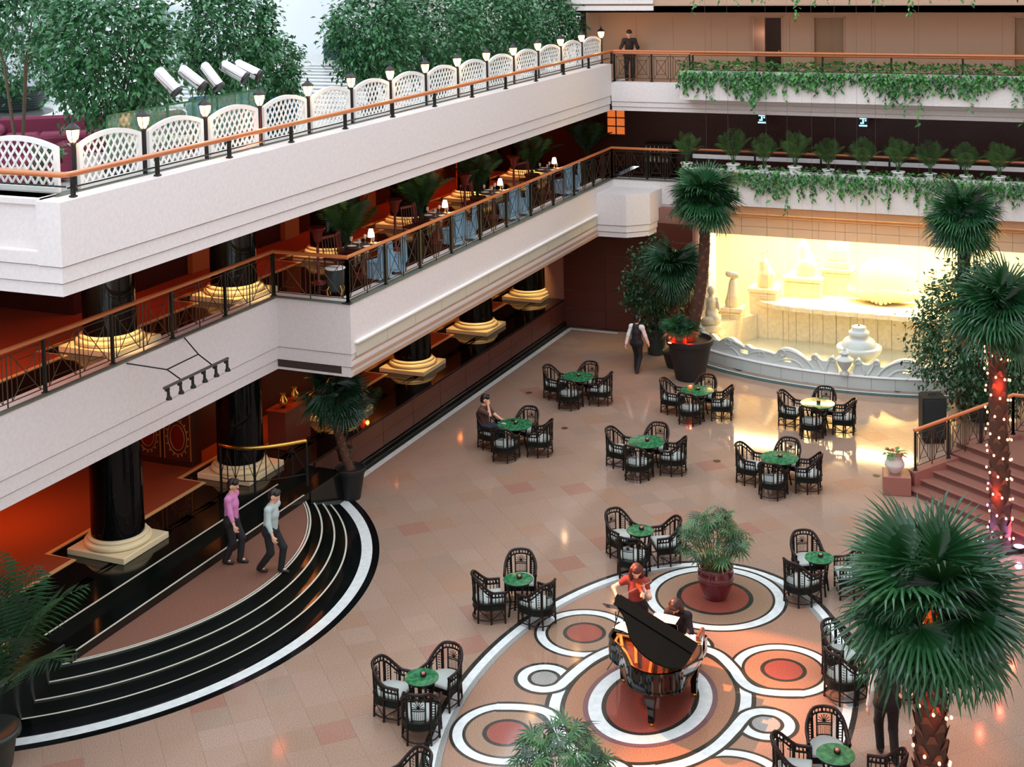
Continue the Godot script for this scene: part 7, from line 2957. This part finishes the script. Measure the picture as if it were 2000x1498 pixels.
	person("dark figure leaning at the far corner of the terrace railing", V(-15.35, 8.2, -44.75), 0.3, {"top": S(44, 34, 34), "legs": S(30, 26, 28), "hair": S(24, 18, 16), "hands": [V(0.22, 1.08, 0.34), V(-0.22, 1.08, 0.34)], "elbow_hint": [V(0.6, -1, -0.3), V(-0.6, -1, -0.3)], "lean": 0.15})

# ------------------------------------------------------------------ small things
func build_small_things() -> void:
	# speaker cabinets by the stairs
	var o := thing("loudspeaker", "black loudspeaker cabinet with a chamfered back standing near the stair rail", "speaker", V(-4.48, 0, -36.3), 0.35)
	var g := G.new()
	var poly := PackedVector2Array([Vector2(-0.30, -0.16), Vector2(-0.20, -0.30), Vector2(0.20, -0.30), Vector2(0.30, -0.16), Vector2(0.30, 0.28), Vector2(-0.30, 0.28)])
	g.prism(poly, 0.12, 1.18)
	part("cabinet", g, mat("speaker_black", S(24, 24, 24), 0.6), o)
	g = G.new()
	g.slab(V(-0.27, 0.16, 0.28), V(0.27, 1.14, 0.30), 0.008)
	part("grille", g, mat("speaker_grille", S(36, 40, 38), 0.9), o)
	g = G.new()
	g.box(V(0, 0.06, 0), V(0.5, 0.12, 0.5), 0.02)
	part("base", g, mat("speaker_black", S(24, 24, 24), 0.6), o)
	g = G.new()
	g.tube(PackedVector3Array([V(-0.09, 1.17, 0), V(-0.08, 1.22, 0), V(0.08, 1.22, 0), V(0.09, 1.17, 0)]), 0.012, 6)
	part("handle", g, mat("rail_iron", S(26, 30, 26), 0.4), o)
	# white pot with a flowering plant on the newel block
	flower_pot("white round pot with a red-green leafy plant on the stair newel block", V(-4.86, 0.44, -32.62), S(214, 208, 196), S(196, 60, 56))
	flower_pot("pale pot with red flowers at the right edge behind the lit palm trunk", V(-1.7, 0.0, -30.9), S(214, 200, 176), S(220, 50, 40))
	# floor uplights at the foot of the lit palm
	for q in [[V(-2.75, 0, -30.1), "left"], [V(-1.98, 0, -30.2), "right"]]:
		var l := thing("uplight", "violet-white floor uplight at the foot of the lit palm, %s one" % q[1], "lamp", q[0])
		g = G.new()
		g.lathe([Vector2(0.10, 0), Vector2(0.13, 0.10), Vector2(0.14, 0.12), Vector2(0.12, 0.12)], 18)
		part("housing", g, mat("lamp_iron", S(34, 28, 30), 0.4), l)
		g = G.new()
		g.lathe([Vector2(0.12, 0.115), Vector2(0.08, 0.13), Vector2(0.0, 0.135)], 18)
		part("lens", g, mat("violet_lens", Color(0.9, 0.88, 1), 0.4, {"emit": Color(0.62, 0.55, 1.0), "energy": 6.0}), l)
		omni(q[0] + V(0, 0.3, 0), Color(0.75, 0.6, 1.0), 0.35, 0.06)
	# planter the lit palm and the foreground palm stand in
	for q in [[V(-2.35, 0, -30.4), "low dark ring of soil round the foot of the lit palm"], [V(-2.55, 0, -20.5), "low dark ring of soil round the foot of the foreground palm"]]:
		g = G.new()
		g.lathe([Vector2(0.5, 0.0), Vector2(0.5, 0.06), Vector2(0.46, 0.08), Vector2(0.0, 0.09)], 28)
		single("soil_ring", g, mat("soil", S(52, 40, 30), 0.95), q[1], "planter", q[0])

func flower_pot(label: String, at: Vector3, c: Color, bloom: Color) -> void:
	var o := thing("flower_pot", label, "plant", at)
	var g := G.new()
	g.lathe([Vector2(0.11, 0), Vector2(0.13, 0.02), Vector2(0.22, 0.16), Vector2(0.225, 0.22), Vector2(0.18, 0.32), Vector2(0.155, 0.345), Vector2(0.18, 0.38), Vector2(0.165, 0.395), Vector2(0.14, 0.36), Vector2(0.0, 0.34)], 28)
	part("pot", g, mat("pot_%s" % c.to_html(), c, 0.4), o)
	var lm := leaf_mesh()
	for k in 34:
		var a := k * 2.399
		var d := V(cos(a), rnd(0.3, 1.3), sin(a)).normalized()
		var b := Basis.looking_at(-(d + V(0, -0.5, 0)).normalized(), Vector3.UP)
		var s := rnd(0.13, 0.2)
		var red := k % 4 == 0
		part("petal" if red else "leaf", lm, mat("bloom_%s" % bloom.to_html(), bloom, 0.5) if red else mat("pot_leaf", S(84, 132, 62), 0.45), o, Transform3D(b.scaled_local(V(s * 1.3, s, s)), V(0, 0.36, 0) + d * rnd(0.05, 0.22)))
	g = G.new()
	for k in 6:
		var a := TAU * k / 6
		g.bar(V(cos(a) * 0.05, 0.33, sin(a) * 0.05), V(cos(a) * 0.1, 0.5, sin(a) * 0.1), 0.008, 4)
	part("stems", g, mat("palm_stem", S(120, 128, 60), 0.6), o)
